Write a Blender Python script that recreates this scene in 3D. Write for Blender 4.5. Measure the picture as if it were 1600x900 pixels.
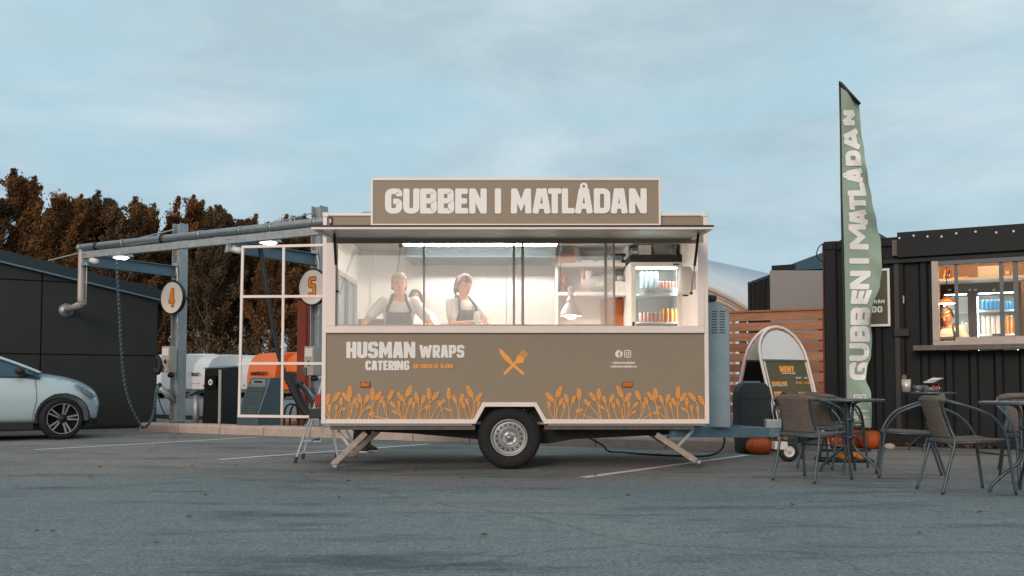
import bpy, bmesh, math, random
from mathutils import Vector, Matrix, noise
R = math.radians
random.seed(7)
for o in list(bpy.data.objects): bpy.data.objects.remove(o)
S = bpy.context.scene
COL = S.collection

# ---------------------------------------------------------------- camera
FPX, V0, PITCH, CAMH = 1500.0, 529.3, R(2.7), 0.853
cam = bpy.data.cameras.new('camera'); camo = bpy.data.objects.new('camera', cam); COL.objects.link(camo)
cam.sensor_width = 36; cam.lens = 36*FPX/1600; cam.shift_y = (V0-450)/1600
cam.clip_start = 0.1; cam.clip_end = 2000
camo.location = (0, 0, CAMH); camo.rotation_euler = (R(90)+PITCH, 0, 0)
S.camera = camo
S.render.resolution_x = 1024; S.render.resolution_y = 576
S.view_settings.view_transform = 'Standard'; S.view_settings.look = 'None'
S.view_settings.gamma = 1; S.view_settings.exposure = 0.0

# ---------------------------------------------------------------- sky and sun
SUN_EL, SUN_AZ = R(10), R(200)      # azimuth measured clockwise from +Y: behind the camera
W = bpy.data.worlds.new('World'); S.world = W; W.use_nodes = True
nt = W.node_tree; N = nt.nodes; L = nt.links; N.clear()
wout = N.new('ShaderNodeOutputWorld'); bg = N.new('ShaderNodeBackground'); L.new(bg.outputs[0], wout.inputs[0])
sky = N.new('ShaderNodeTexSky'); sky.sky_type = 'NISHITA'; sky.sun_disc = False
sky.sun_elevation = SUN_EL; sky.sun_rotation = SUN_AZ; sky.ozone_density = 3; sky.dust_density = 1.0
tc = N.new('ShaderNodeTexCoord'); mp = N.new('ShaderNodeMapping'); mp.inputs['Scale'].default_value = (1, 1, 3.2)
mp.inputs['Rotation'].default_value = (R(8), R(-14), 0)
L.new(tc.outputs['Generated'], mp.inputs[0])
def wnoise(scale, det, rough, dist=0.0):
    n = N.new('ShaderNodeTexNoise'); n.inputs['Scale'].default_value = scale; n.inputs['Detail'].default_value = det
    n.inputs['Roughness'].default_value = rough; n.inputs['Distortion'].default_value = dist
    L.new(mp.outputs[0], n.inputs['Vector']); return n
def wramp(src, stops):
    r = N.new('ShaderNodeValToRGB'); cr = r.color_ramp
    cr.elements[0].position, cr.elements[0].color = stops[0][0], stops[0][1]
    cr.elements[1].position, cr.elements[1].color = stops[1][0], stops[1][1]
    for p, c in stops[2:]:
        e = cr.elements.new(p); e.color = c
    L.new(src, r.inputs[0]); return r
SKS = 15.6                          # colours below are divided by the background strength 0.1
def g3(r, g, b): return (r, g, b, 1)
n1 = wnoise(2.1, 7, 0.56, 0.35); n2 = wnoise(3.0, 7, 0.58, 0.3)
cloudcol = wramp(n2.outputs[0], [(0.36, g3(0.285, 0.385, 0.430)), (0.64, g3(0.43, 0.515, 0.550))])
mask = wramp(n1.outputs[0], [(0.36, g3(0.10, 0.10, 0.10)), (0.52, g3(1, 1, 1))])
clear = wramp(n1.outputs[0], [(0.0, g3(0.265, 0.415, 0.49)), (1.0, g3(0.31, 0.455, 0.52))])
mx = N.new('ShaderNodeMixRGB'); L.new(mask.outputs[0], mx.inputs[0]); L.new(clear.outputs[0], mx.inputs[1]); L.new(cloudcol.outputs[0], mx.inputs[2])
# elevation shade: a little deeper and bluer towards the horizon
sep = N.new('ShaderNodeSeparateXYZ'); L.new(tc.outputs['Generated'], sep.inputs[0])
elr = wramp(sep.outputs[2], [(0.0, g3(0.80, 0.84, 0.88)), (0.34, g3(1.10, 1.07, 1.05))])
e2 = elr.color_ramp.elements.new(0.14); e2.color = g3(0.93, 0.96, 0.98)
m2 = N.new('ShaderNodeMixRGB'); m2.blend_type = 'MULTIPLY'; m2.inputs[0].default_value = 1
L.new(mx.outputs[0], m2.inputs[1]); L.new(elr.outputs[0], m2.inputs[2])
# warm evening side of the sky (towards the sun, behind the camera)
sep2 = N.new('ShaderNodeVectorMath'); sep2.operation = 'DOT_PRODUCT'
sd = Vector((math.sin(SUN_AZ), math.cos(SUN_AZ), 0.12)).normalized()
L.new(tc.outputs['Generated'], sep2.inputs[0]); sep2.inputs[1].default_value = sd
wr = wramp(sep2.outputs['Value'], [(0.0, g3(1, 1, 1)), (1.0, g3(1.75, 1.18, 0.98))])
m3 = N.new('ShaderNodeMixRGB'); m3.blend_type = 'MULTIPLY'; m3.inputs[0].default_value = 1
L.new(m2.outputs[0], m3.inputs[1]); L.new(wr.outputs[0], m3.inputs[2])
sc = N.new('ShaderNodeMixRGB'); sc.blend_type = 'MULTIPLY'; sc.inputs[0].default_value = 1
sc.inputs[2].default_value = (SKS, SKS, SKS, 1); L.new(m3.outputs[0], sc.inputs[1])
m4 = N.new('ShaderNodeMixRGB'); m4.inputs[0].default_value = 0.88
L.new(sky.outputs[0], m4.inputs[1]); L.new(sc.outputs[0], m4.inputs[2])
L.new(m4.outputs[0], bg.inputs[0]); bg.inputs[1].default_value = 0.1

sl = bpy.data.lights.new('sun', 'SUN'); sl.energy = 1.35; sl.angle = R(20); sl.color = (1.0, 0.82, 0.70)
so = bpy.data.objects.new('sun', sl); COL.objects.link(so)
so.rotation_euler = Vector((math.sin(SUN_AZ)*math.cos(SUN_EL+R(8)), math.cos(SUN_AZ)*math.cos(SUN_EL+R(8)), math.sin(SUN_EL+R(8)))).to_track_quat('Z', 'Y').to_euler()

# ---------------------------------------------------------------- photograph pixel -> world point (used to measure positions)
def ray(u, v):
    a, b = (u-800)/FPX, (V0-v)/FPX
    return Vector((a, math.cos(PITCH)-b*math.sin(PITCH), math.sin(PITCH)+b*math.cos(PITCH)))
def D(u, v, d):
    r = ray(u, v); return Vector((0, 0, CAMH))+r*(d/r.y)
def G(u, v, z=0.0):
    r = ray(u, v); return Vector((0, 0, CAMH))+r*((z-CAMH)/r.z)
def PL(u, v, p, n):
    r = ray(u, v); o = Vector((0, 0, CAMH)); t = (Vector(p)-o).dot(n)/r.dot(n); return o+r*t

# ---------------------------------------------------------------- materials
def lin(h):
    h = h.lstrip('#'); c = [int(h[i:i+2], 16)/255 for i in (0, 2, 4)]
    return tuple(x/12.92 if x <= 0.04045 else ((x+0.055)/1.055)**2.4 for x in c)
MATS = {}
def mat(name, col, rough=0.6, metal=0.0, var=0.12, scale=6.0, bump=0.0, bscale=60.0, emit=None, es=0.0, spec=0.5, stretch=(1, 1, 1), coat=0.0, trans=0.0):
    m = bpy.data.materials.new(name); m.use_nodes = True; n = m.node_tree.nodes; l = m.node_tree.links
    b = n['Principled BSDF']
    if isinstance(col, str): col = lin(col)
    b.inputs['Roughness'].default_value = rough; b.inputs['Metallic'].default_value = metal
    b.inputs['Specular IOR Level'].default_value = spec
    b.inputs['Coat Weight'].default_value = coat
    b.inputs['Transmission Weight'].default_value = trans
    t = n.new('ShaderNodeTexCoord'); mpn = n.new('ShaderNodeMapping'); l.new(t.outputs['Object'], mpn.inputs[0]); mpn.inputs['Scale'].default_value = stretch
    ns = n.new('ShaderNodeTexNoise'); ns.inputs['Scale'].default_value = scale; ns.inputs['Detail'].default_value = 6; ns.inputs['Roughness'].default_value = 0.6
    l.new(mpn.outputs[0], ns.inputs['Vector'])
    r = n.new('ShaderNodeValToRGB'); e = r.color_ramp.elements
    e[0].position = 0.25; e[1].position = 0.75
    e[0].color = tuple(max(0, c*(1-var)) for c in col)+(1,); e[1].color = tuple(min(1, c*(1+var)) for c in col)+(1,)
    l.new(ns.outputs[0], r.inputs[0]); l.new(r.outputs[0], b.inputs['Base Color'])
    rr = n.new('ShaderNodeMapRange'); rr.inputs[3].default_value = max(0.02, rough-0.08); rr.inputs[4].default_value = min(1, rough+0.10)
    l.new(ns.outputs[0], rr.inputs[0]); l.new(rr.outputs[0], b.inputs['Roughness'])
    if bump:
        n2_ = n.new('ShaderNodeTexNoise'); n2_.inputs['Scale'].default_value = bscale; n2_.inputs['Detail'].default_value = 4
        l.new(mpn.outputs[0], n2_.inputs['Vector'])
        bp = n.new('ShaderNodeBump'); bp.inputs['Strength'].default_value = bump; bp.inputs['Distance'].default_value = 0.01
        l.new(n2_.outputs[0], bp.inputs['Height']); l.new(bp.outputs[0], b.inputs['Normal'])
    if emit:
        if isinstance(emit, str): emit = lin(emit)
        b.inputs['Emission Color'].default_value = tuple(emit)+(1,); b.inputs['Emission Strength'].default_value = es
    MATS[name] = m; return m
def glass_mat(name, tint, refl=1.0, haze=0.05, rough=0.0):
    m = bpy.data.materials.new(name); m.use_nodes = True; n = m.node_tree.nodes; l = m.node_tree.links; n.clear()
    o = n.new('ShaderNodeOutputMaterial'); tr = n.new('ShaderNodeBsdfTransparent'); tr.inputs[0].default_value = tint+(1,)
    gl = n.new('ShaderNodeBsdfGlossy'); gl.inputs['Roughness'].default_value = rough
    df = n.new('ShaderNodeBsdfDiffuse'); df.inputs[0].default_value = (0.8, 0.8, 0.8, 1)
    fr = n.new('ShaderNodeFresnel'); fr.inputs[0].default_value = 1.5
    mu = n.new('ShaderNodeMath'); mu.operation = 'MULTIPLY'; mu.inputs[1].default_value = refl; mu.use_clamp = True
    ns = n.new('ShaderNodeTexNoise'); ns.inputs['Scale'].default_value = 2.5; ns.inputs['Detail'].default_value = 5
    hz = n.new('ShaderNodeMapRange'); hz.inputs[3].default_value = haze*0.5; hz.inputs[4].default_value = haze*1.5
    t = n.new('ShaderNodeTexCoord'); l.new(t.outputs['Object'], ns.inputs['Vector']); l.new(ns.outputs[0], hz.inputs[0])
    m1 = n.new('ShaderNodeMixShader'); l.new(hz.outputs[0], m1.inputs[0]); l.new(tr.outputs[0], m1.inputs[1]); l.new(df.outputs[0], m1.inputs[2])
    m2_ = n.new('ShaderNodeMixShader'); l.new(fr.outputs[0], mu.inputs[0]); l.new(mu.outputs[0], m2_.inputs[0]); l.new(m1.outputs[0], m2_.inputs[1]); l.new(gl.outputs[0], m2_.inputs[2])
    l.new(m2_.outputs[0], o.inputs[0]); MATS[name] = m; return m

mat('asphalt_plain', (0.12, 0.13, 0.135), 0.85)
mat('gravel', '#75777a', 0.95, var=0.5, scale=18, bump=0.8, bscale=90)
mat('kerb', '#b3a399', 0.85, var=0.16, scale=9, bump=0.5, bscale=60)
mat('line', '#cfcfca', 0.8, var=0.2, scale=12, bump=0.3)
mat('khaki', '#8a7d6b', 0.5, var=0.05, scale=14, bump=0.08, bscale=220)
mat('khaki_sign', '#8c7e6b', 0.5, var=0.05, scale=14, bump=0.08, bscale=220)
mat('trim', '#e6dbd4', 0.38, var=0.05, scale=5)
mat('shell', '#c9cbc8', 0.45, var=0.05, scale=4)
mat('flap', '#959c98', 0.35, var=0.08, scale=4)
mat('inner', '#dedad2', 0.55, var=0.05, scale=3)
mat('print_white', '#e9e8e5', 0.55, var=0.03, scale=10)
mat('print_orange', '#f2a348', 0.55, var=0.06, scale=12)
mat('tyre', '#17181a', 0.8, var=0.25, scale=25, bump=0.35, bscale=80)
mat('steel', '#8d9498', 0.42, 0.75, var=0.15, scale=8)
mat('rim', '#a9adad', 0.38, 0.7, var=0.12, scale=10)
mat('galv', '#a3abad', 0.5, 0.55, var=0.22, scale=14, bump=0.1)
mat('galv_blue', '#5f7a88', 0.5, 0.3, var=0.2, scale=8)
mat('steady', '#a0948a', 0.6, 0.2, var=0.3, scale=14)
mat('rust', '#6f5a50', 0.75, 0.2, var=0.35, scale=16, bump=0.3)
mat('chassis', '#2e3132', 0.7, 0.3, var=0.35, scale=10)
mat('chassis_light', '#66605b', 0.65, 0.3, var=0.3, scale=14)
mat('black', '#16181a', 0.55, var=0.3, scale=8)
mat('black_gloss', '#101214', 0.18, var=0.2, scale=8)
mat('rubber', '#1b1d1f', 0.6, var=0.2)
mat('stainless', '#c9c6c0', 0.42, 0.55, var=0.08, scale=3, stretch=(1, 1, 8))
mat('hood_dark', '#3f4a4c', 0.6, 0.0, var=0.12, scale=3, spec=0.2)
mat('hood_steel', '#6d7576', 0.38, 0.8, var=0.15, scale=3)
mat('white_plastic', '#d6d4cf', 0.4, var=0.04)
mat('amber', '#c8690c', 0.3, var=0.1, scale=30)
mat('red_lens', '#8e1f12', 0.25, var=0.1)
mat('cabinet', '#7f949f', 0.5, 0.3, var=0.12, scale=5, bump=0.05)
mat('skin', '#dd9a76', 0.55, var=0.06, scale=20)
mat('skin_b', '#c98f70', 0.55, var=0.06, scale=20)
mat('hair_brown', '#5a3a22', 0.7, var=0.3, scale=60, stretch=(1, 1, 0.2))
mat('hair_dark', '#2c221c', 0.7, var=0.3, scale=60)
mat('cap', '#b7a48e', 0.8, var=0.08, scale=30)
mat('tee', '#d8d3ca', 0.9, var=0.06, scale=9, bump=0.25, bscale=14)
mat('apron', '#3e454b', 0.9, var=0.12, scale=12, bump=0.25, bscale=18)
mat('trousers', '#16181c', 0.9, var=0.2, bump=0.3, bscale=20)
mat('eye', '#20140f', 0.3)
mat('lip', '#a85a4c', 0.5)
mat('shoe_white', '#d8d8d6', 0.6)
mat('lamp_on', (1, 1, 1), 0.5, emit=(1.0, 0.96, 0.91), es=125.0)
mat('flood_on', (1, 1, 1), 0.5, emit=(1.0, 0.98, 0.94), es=4.5)
mat('bulb_warm', (1, 1, 1), 0.5, emit=(1.0, 0.50, 0.24), es=260.0)
mat('fridge_light', (1, 1, 1), 0.5, emit=(0.80, 0.93, 1.0), es=28.0)
mat('pendant_on', (1, 1, 1), 0.5, emit=(1.0, 0.62, 0.32), es=60.0)
mat('added_warm_glow', (1, 1, 1), 0.5, emit=(1.0, 0.60, 0.32), es=38.0)  # glow of the strips added to warm the container interior
mat('car_paint', '#afc3cb', 0.30, 0.15, var=0.03, scale=3, coat=0.8)
mat('car_black', '#191b1d', 0.6, var=0.15)
mat('car_glass', '#104557', 0.05, var=0.1, spec=0.6, coat=0.2)
mat('headlight', '#7f9aa5', 0.08, 0.3, var=0.5, scale=18, coat=1.0)
mat('wood', '#a87458', 0.72, var=0.3, scale=3.5, bump=0.3, bscale=30, stretch=(1, 8, 9))
mat('wood_b', '#97634a', 0.72, var=0.3, scale=3.5, bump=0.3, bscale=30, stretch=(1, 8, 9))
mat('tent_white', '#c3cdd4', 0.6, var=0.04, scale=1.5)
mat('tent_beam', '#b9a99c', 0.6)
mat('tent_black', '#17191a', 0.8, var=0.25, scale=3, bump=0.4, bscale=5)
mat('tent_navy', '#20404f', 0.7, var=0.12, scale=2)
mat('grey_panel', '#8d8a88', 0.8, var=0.05, scale=1.5)
mat('container', '#191d1e', 0.6, 0.0, var=0.25, scale=7, bump=0.08, spec=0.25)
mat('container_rib', '#2b2725', 0.55, 0.0, var=0.25, scale=7, bump=0.08)
mat('container_edge', '#5a2a20', 0.7, var=0.3)
mat('window_alu', '#a39993', 0.4, 0.15, var=0.12)
mat('window_alu_dark', '#545a5c', 0.45, 0.4, var=0.12)
mat('dark_inside', '#6a4c36', 0.8, var=0.3, scale=5)
mat('fridge_black', '#0d0f10', 0.4, var=0.1)
mat('flag', '#8fa595', 0.75, var=0.07, scale=3.5, bump=0.2, bscale=12)
mat('wicker', '#675e57', 0.75, var=0.4, scale=60, bump=0.9, bscale=90, stretch=(0.5, 0.5, 2.5))
mat('chair_tube', '#4b5860', 0.38, 0.55, var=0.2, scale=6)
mat('table_top', '#4d5a60', 0.35, 0.3, var=0.2, scale=8)
mat('pumpkin', '#aa4c12', 0.5, var=0.22, scale=10, bump=0.15, bscale=14)
mat('pumpkin_light', '#dd8c52', 0.5, var=0.15, scale=10)
mat('squash', '#e0800f', 0.5, var=0.2, scale=14)
mat('stem', '#5c5030', 0.8)
mat('stone', '#b0a8a0', 0.8, var=0.15, scale=12)
mat('bin', '#15262b', 0.6, var=0.15, scale=5)
mat('facade', '#2a2f31', 0.6, 0.0, var=0.14, scale=1.2, spec=0.3)
mat('facade_dark', '#0f1112', 0.8)
mat('fascia', '#1d2f38', 0.5, 0.2, var=0.1, scale=1)
mat('pipe', '#8d979a', 0.42, 0.6, var=0.15, scale=9)
mat('pipe_white', '#b4aba5', 0.5, 0.3, var=0.08)
mat('sign_face', '#e2dad0', 0.45, var=0.04)
mat('sign_rim', '#131517', 0.4)
mat('number_orange', '#f08a1a', 0.5, var=0.05)
mat('kiosk', '#52646b', 0.45, 0.3, var=0.15, scale=6)
mat('kiosk_light', '#8a9598', 0.5, 0.2, var=0.1)
mat('kiosk_black', '#191a1a', 0.3, 0.1, var=0.3, scale=5)
mat('red_column', '#7d3524', 0.75, var=0.15, scale=4)
mat('box_grey', '#aaa59e', 0.6, var=0.1)
mat('hose', '#1c2c33', 0.45, var=0.15)
mat('hose_stripe', '#5f8390', 0.4, var=0.15)
mat('caravan_white', '#c7cfd2', 0.45, var=0.05, scale=2)
mat('caravan_orange', '#d8682a', 0.45, var=0.08, scale=2)
mat('caravan_skirt', '#6a6560', 0.7)
mat('plate_blue', '#12303f', 0.5)
mat('bark', '#5a4c42', 0.9, var=0.3, scale=8, bump=0.6, bscale=20)
mat('bark_pale', '#7d746c', 0.85, var=0.4, scale=9, bump=0.4, bscale=20)
mat('shelf_white', '#dfdcd6', 0.5, var=0.03)
mat('can_silver', '#cfd6d8', 0.3, 0.5, var=0.2, scale=60)
mat('can_orange', '#c98a4c', 0.35, 0.3, var=0.5, scale=60)
mat('can_blue', '#4a93ba', 0.35, 0.3, var=0.5, scale=50)
mat('can_pink', '#c98d7e', 0.35, 0.3, var=0.3, scale=60)
mat('carton', '#d8d4cd', 0.6, var=0.1, scale=20)
mat('copper', '#b06a3a', 0.35, 0.6)
mat('tub', '#b8c4c4', 0.3, var=0.1)
mat('book_yellow', '#d99a1a', 0.6); mat('book_purple', '#5d3d66', 0.6); mat('book_red', '#8e2f22', 0.6)
mat('cardboard', '#a07850', 0.8)
mat('paper', '#d2cbc0', 0.7)
mat('menu_board', '#5a553f', 0.6, var=0.06, scale=4)
mat('dry_leaf', '#6e4c34', 0.8, var=0.5, scale=20)
mat('menu_white', '#d9dcdc', 0.45, var=0.03)
glass_mat('pane', (0.97, 0.97, 0.97), 4.2, 0.11)
glass_mat('pane_clear', (0.95, 0.96, 0.96), 1.2, 0.03)
glass_mat('pane_dark', (0.92, 0.92, 0.90), 0.8, 0.008)
glass_mat('bowl_glass', (0.8, 0.88, 0.9), 2.0, 0.1)

def leaf_mat(name, c0, c1):
    m = bpy.data.materials.new(name); m.use_nodes = True; n = m.node_tree.nodes; l = m.node_tree.links
    b = n['Principled BSDF']; b.inputs['Roughness'].default_value = 0.8; b.inputs['Specular IOR Level'].default_value = 0.2
    t = n.new('ShaderNodeTexCoord'); ns = n.new('ShaderNodeTexNoise'); ns.inputs['Scale'].default_value = 0.9; ns.inputs['Detail'].default_value = 8
    oi = n.new('ShaderNodeObjectInfo'); ad = n.new('ShaderNodeVectorMath'); ad.operation = 'ADD'
    l.new(t.outputs['Object'], ad.inputs[0]); l.new(oi.outputs['Location'], ad.inputs[1]); l.new(ad.outputs[0], ns.inputs['Vector'])
    r = n.new('ShaderNodeValToRGB'); e = r.color_ramp.elements; e[0].position = 0.38; e[1].position = 0.62
    e[0].color = c0+(1,); e[1].color = c1+(1,)
    l.new(ns.outputs[0], r.inputs[0]); l.new(r.outputs[0], b.inputs['Base Color'])
    MATS[name] = m
leaf_mat('leaf_rust', (0.080, 0.041, 0.017), (0.230, 0.112, 0.042))
leaf_mat('leaf_brown', (0.060, 0.038, 0.020), (0.150, 0.088, 0.042))
leaf_mat('leaf_teal', (0.045, 0.042, 0.028), (0.135, 0.088, 0.044))

def asphalt():
    m = bpy.data.materials.new('asphalt'); m.use_nodes = True; n = m.node_tree.nodes; l = m.node_tree.links
    b = n['Principled BSDF']; t = n.new('ShaderNodeTexCoord')
    def ns(scale, det=6, st=(1, 1, 1), rough=0.6):
        mp_ = n.new('ShaderNodeMapping'); mp_.inputs['Scale'].default_value = st; l.new(t.outputs['Object'], mp_.inputs[0])
        x = n.new('ShaderNodeTexNoise'); x.inputs['Scale'].default_value = scale; x.inputs['Detail'].default_value = det; x.inputs['Roughness'].default_value = rough
        l.new(mp_.outputs[0], x.inputs['Vector']); return x
    def ramp(x, *st):
        r = n.new('ShaderNodeValToRGB'); e = r.color_ramp.elements
        e[0].position, e[0].color = st[0][0], st[0][1]+(1,); e[1].position, e[1].color = st[1][0], st[1][1]+(1,)
        l.new(x.outputs[0], r.inputs[0]); return r
    near_sky_tint = ramp(ns(0.5, 5), (0.3, (0.122, 0.170, 0.190)), (0.7, (0.178, 0.212, 0.222)))  # near tone: teal sky reflection painted into the colour
    bay = ramp(ns(0.6, 5), (0.3, (0.172, 0.176, 0.172)), (0.7, (0.250, 0.232, 0.212)))  # far tone: warm light painted into the colour, not another surfacing
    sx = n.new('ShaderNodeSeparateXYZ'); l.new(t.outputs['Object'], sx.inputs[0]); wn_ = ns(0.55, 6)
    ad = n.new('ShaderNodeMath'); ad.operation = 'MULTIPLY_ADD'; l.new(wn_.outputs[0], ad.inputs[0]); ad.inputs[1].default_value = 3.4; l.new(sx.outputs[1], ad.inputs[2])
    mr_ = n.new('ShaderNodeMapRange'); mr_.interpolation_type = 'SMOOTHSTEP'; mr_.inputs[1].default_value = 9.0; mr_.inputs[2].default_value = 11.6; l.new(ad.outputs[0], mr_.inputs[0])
    base = n.new('ShaderNodeMixRGB'); l.new(mr_.outputs[0], base.inputs[0]); l.new(near_sky_tint.outputs[0], base.inputs[1]); l.new(bay.outputs[0], base.inputs[2])  # sky reflection near and warm light far, blended into the base colour
    grain = ramp(ns(42, 4, rough=0.85), (0.30, (0.30, 0.31, 0.32)), (0.72, (1.75, 1.72, 1.68)))
    fine = ramp(ns(11, 5), (0.3, (0.80, 0.81, 0.82)), (0.7, (1.16, 1.15, 1.14)))
    stain = ramp(ns(1.15, 9, (0.42, 1.6, 1), 0.72), (0.36, (0.42, 0.50, 0.57)), (0.48, (1, 1, 1)))
    def mul(a, c):
        x = n.new('ShaderNodeMixRGB'); x.blend_type = 'MULTIPLY'; x.inputs[0].default_value = 1
        l.new(a.outputs[0], x.inputs[1]); l.new(c.outputs[0], x.inputs[2]); return x
    stain2 = ramp(ns(0.32, 7, (0.5, 1.9, 1), 0.62), (0.30, (0.60, 0.68, 0.76)), (0.46, (1, 1, 1)))
    vo = n.new('ShaderNodeTexVoronoi'); vo.feature = 'DISTANCE_TO_EDGE'; vo.inputs['Scale'].default_value = 0.22
    dn = ns(0.9, 5); dv_ = n.new('ShaderNodeMixRGB'); dv_.inputs[0].default_value = 0.42; l.new(t.outputs['Object'], dv_.inputs[1]); l.new(dn.outputs['Color'], dv_.inputs[2]); l.new(dv_.outputs[0], vo.inputs['Vector'])
    cr = n.new('ShaderNodeValToRGB'); e = cr.color_ramp.elements; e[0].position = 0.0; e[0].color = (0.72, 0.72, 0.72, 1); e[1].position = 0.0018; e[1].color = (1, 1, 1, 1); l.new(vo.outputs['Distance'], cr.inputs[0])
    spots = ramp(ns(7.5, 2, rough=0.4), (0.20, (0.62, 0.64, 0.66)), (0.27, (1, 1, 1)))
    o = mul(mul(mul(mul(mul(mul(base, grain), fine), stain), stain2), cr), spots); l.new(o.outputs[0], b.inputs['Base Color'])
    b.inputs['Roughness'].default_value = 0.82; b.inputs['Specular IOR Level'].default_value = 0.35
    bp = n.new('ShaderNodeBump'); bp.inputs['Strength'].default_value = 0.55; bp.inputs['Distance'].default_value = 0.006
    h = ns(110, 3); l.new(h.outputs[0], bp.inputs['Height']); l.new(bp.outputs[0], b.inputs['Normal'])
    MATS['asphalt'] = m
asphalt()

# ---------------------------------------------------------------- object helpers
WM = {}
def thing(name, label, cat, loc=(0, 0, 0), rotz=0.0, group=None):
    o = bpy.data.objects.new(name, None); COL.objects.link(o); o.empty_display_size = 0.2
    o.location = loc; o.rotation_euler = (0, 0, rotz); o['label'] = label; o['category'] = cat
    if group: o['group'] = group
    WM[o.name] = Matrix.Translation(Vector(loc)) @ Matrix.Rotation(rotz, 4, 'Z'); return o
def tag(o, label=None, cat=None, group=None, kind=None):
    if label: o['label'] = label
    if cat: o['category'] = cat
    if group: o['group'] = group
    if kind: o['kind'] = kind
    return o
def link_mesh(name, me, material, parent=None, smooth=False, bevel=0.0, shade_auto=True):
    o = bpy.data.objects.new(name, me); COL.objects.link(o)
    if material:
        me.materials.clear(); me.materials.append(MATS[material] if isinstance(material, str) else material)
    if parent: o.parent = parent; WM[o.name] = WM.get(parent.name, Matrix())
    if smooth: me.polygons.foreach_set('use_smooth', [True]*len(me.polygons))
    if bevel:
        b = o.modifiers.new('bevel', 'BEVEL'); b.width = bevel; b.segments = 2; b.limit_method = 'ANGLE'; b.angle_limit = R(40)
    return o
class MB:
    """collects shapes, then links them as ONE mesh object. Coordinates are local to the parent unless world=True."""
    def __init__(s): s.v = []; s.f = []
    def add(s, vs, fs):
        k = len(s.v); s.v += [tuple(x) for x in vs]; s.f += [tuple(i+k for i in f) for f in fs]; return s
    def box(s, x0, x1, y0, y1, z0, z1):
        vs = [(x, y, z) for z in (z0, z1) for y in (y0, y1) for x in (x0, x1)]
        return s.add(vs, [(0, 2, 3, 1), (4, 5, 7, 6), (0, 1, 5, 4), (2, 6, 7, 3), (0, 4, 6, 2), (1, 3, 7, 5)])
    def bar(s, p, q, w, h, up=(0, 0, 1)):
        p, q = Vector(p), Vector(q); d = (q-p).normalized(); a = d.cross(Vector(up))
        if a.length < 1e-4: a = d.cross(Vector((0, 1, 0)))
        a.normalize(); b = a.cross(d).normalized(); vs = []
        for c in (p, q):
            for sx, sy in ((-1, -1), (1, -1), (1, 1), (-1, 1)): vs.append(c+a*(sx*w/2)+b*(sy*h/2))
        return s.add(vs, [(0, 3, 2, 1), (4, 5, 6, 7), (0, 1, 5, 4), (1, 2, 6, 5), (2, 3, 7, 6), (3, 0, 4, 7)])
    def tube(s, pts, r, n=8, caps=True, closed=False):
        pts = [Vector(p) for p in pts]; m = len(pts); rs = r if isinstance(r, (list, tuple)) else [r]*m
        k = len(s.v); prev = None
        for i, p in enumerate(pts):
            if closed: t = (pts[(i+1) % m]-pts[i-1])
            else: t = pts[min(i+1, m-1)]-pts[max(i-1, 0)]
            t.normalize()
            if prev is None:
                a = t.cross(Vector((0, 0, 1)))
                if a.length < 0.05: a = t.cross(Vector((0, 1, 0)))
            else: a = prev-t*prev.dot(t)
            a.normalize(); prev = a; b = t.cross(a)
            for j in range(n):
                an = 2*math.pi*j/n; s.v.append(tuple(p+a*(math.cos(an)*rs[i])+b*(math.sin(an)*rs[i])))
        for i in range(m if closed else m-1):
            i2 = (i+1) % m
            for j in range(n): s.f.append((k+i*n+j, k+i*n+(j+1) % n, k+i2*n+(j+1) % n, k+i2*n+j))
        if caps and not closed: s.f.append(tuple(k+j for j in range(n-1, -1, -1))); s.f.append(tuple(k+(m-1)*n+j for j in range(n)))
        return s
    def cyl(s, p, q, r, r2=None, n=16): return s.tube([p, q], [r, r if r2 is None else r2], n)
    def lathe(s, prof, c=(0, 0, 0), axis=(0, 0, 1), n=24, a0=0.0, a1=2*math.pi):
        ax = Vector(axis).normalized(); u = ax.cross(Vector((0, 0, 1)))
        if u.length < 0.05: u = Vector((1, 0, 0))
        u.normalize(); w = ax.cross(u); c = Vector(c); k = len(s.v); m = len(prof); full = abs(a1-a0-2*math.pi) < 1e-6; nn = n if full else n+1
        for j in range(nn):
            an = a0+(a1-a0)*j/n
            for (r, h) in prof: s.v.append(tuple(c+ax*h+(u*math.cos(an)+w*math.sin(an))*r))
        for j in range(n):
            j2 = (j+1) % nn
            for i in range(m-1): s.f.append((k+j*m+i, k+j2*m+i, k+j2*m+i+1, k+j*m+i+1))
        return s
    def prism(s, poly, f0, f1):
        """poly: 2-D points; f0, f1 map a 2-D point to the two 3-D faces"""
        k = len(s.v); m = len(poly); s.v += [tuple(f0(*p)) for p in poly]+[tuple(f1(*p)) for p in poly]
        s.f.append(tuple(k+i for i in range(m))); s.f.append(tuple(k+m+i for i in range(m-1, -1, -1)))
        for i in range(m): s.f.append((k+i, k+(i+1) % m, k+m+(i+1) % m, k+m+i))
        return s
    def ell(s, c, r, n=12, m=8, rot=None):
        c = Vector(c); k = len(s.v); rot = rot or Matrix.Identity(3)
        for i in range(1, m):
            th = math.pi*i/m
            for j in range(n):
                ph = 2*math.pi*j/n; s.v.append(tuple(c+rot @ Vector((r[0]*math.sin(th)*math.cos(ph), r[1]*math.sin(th)*math.sin(ph), r[2]*math.cos(th)))))
        s.v.append(tuple(c+rot @ Vector((0, 0, r[2])))); s.v.append(tuple(c-rot @ Vector((0, 0, r[2])))); T = k+(m-1)*n
        for i in range(m-2):
            for j in range(n): s.f.append((k+i*n+j, k+(i+1)*n+j, k+(i+1)*n+(j+1) % n, k+i*n+(j+1) % n))
        for j in range(n): s.f.append((T, k+j, k+(j+1) % n)); s.f.append((T+1, k+(m-2)*n+(j+1) % n, k+(m-2)*n+j))
        return s
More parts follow.
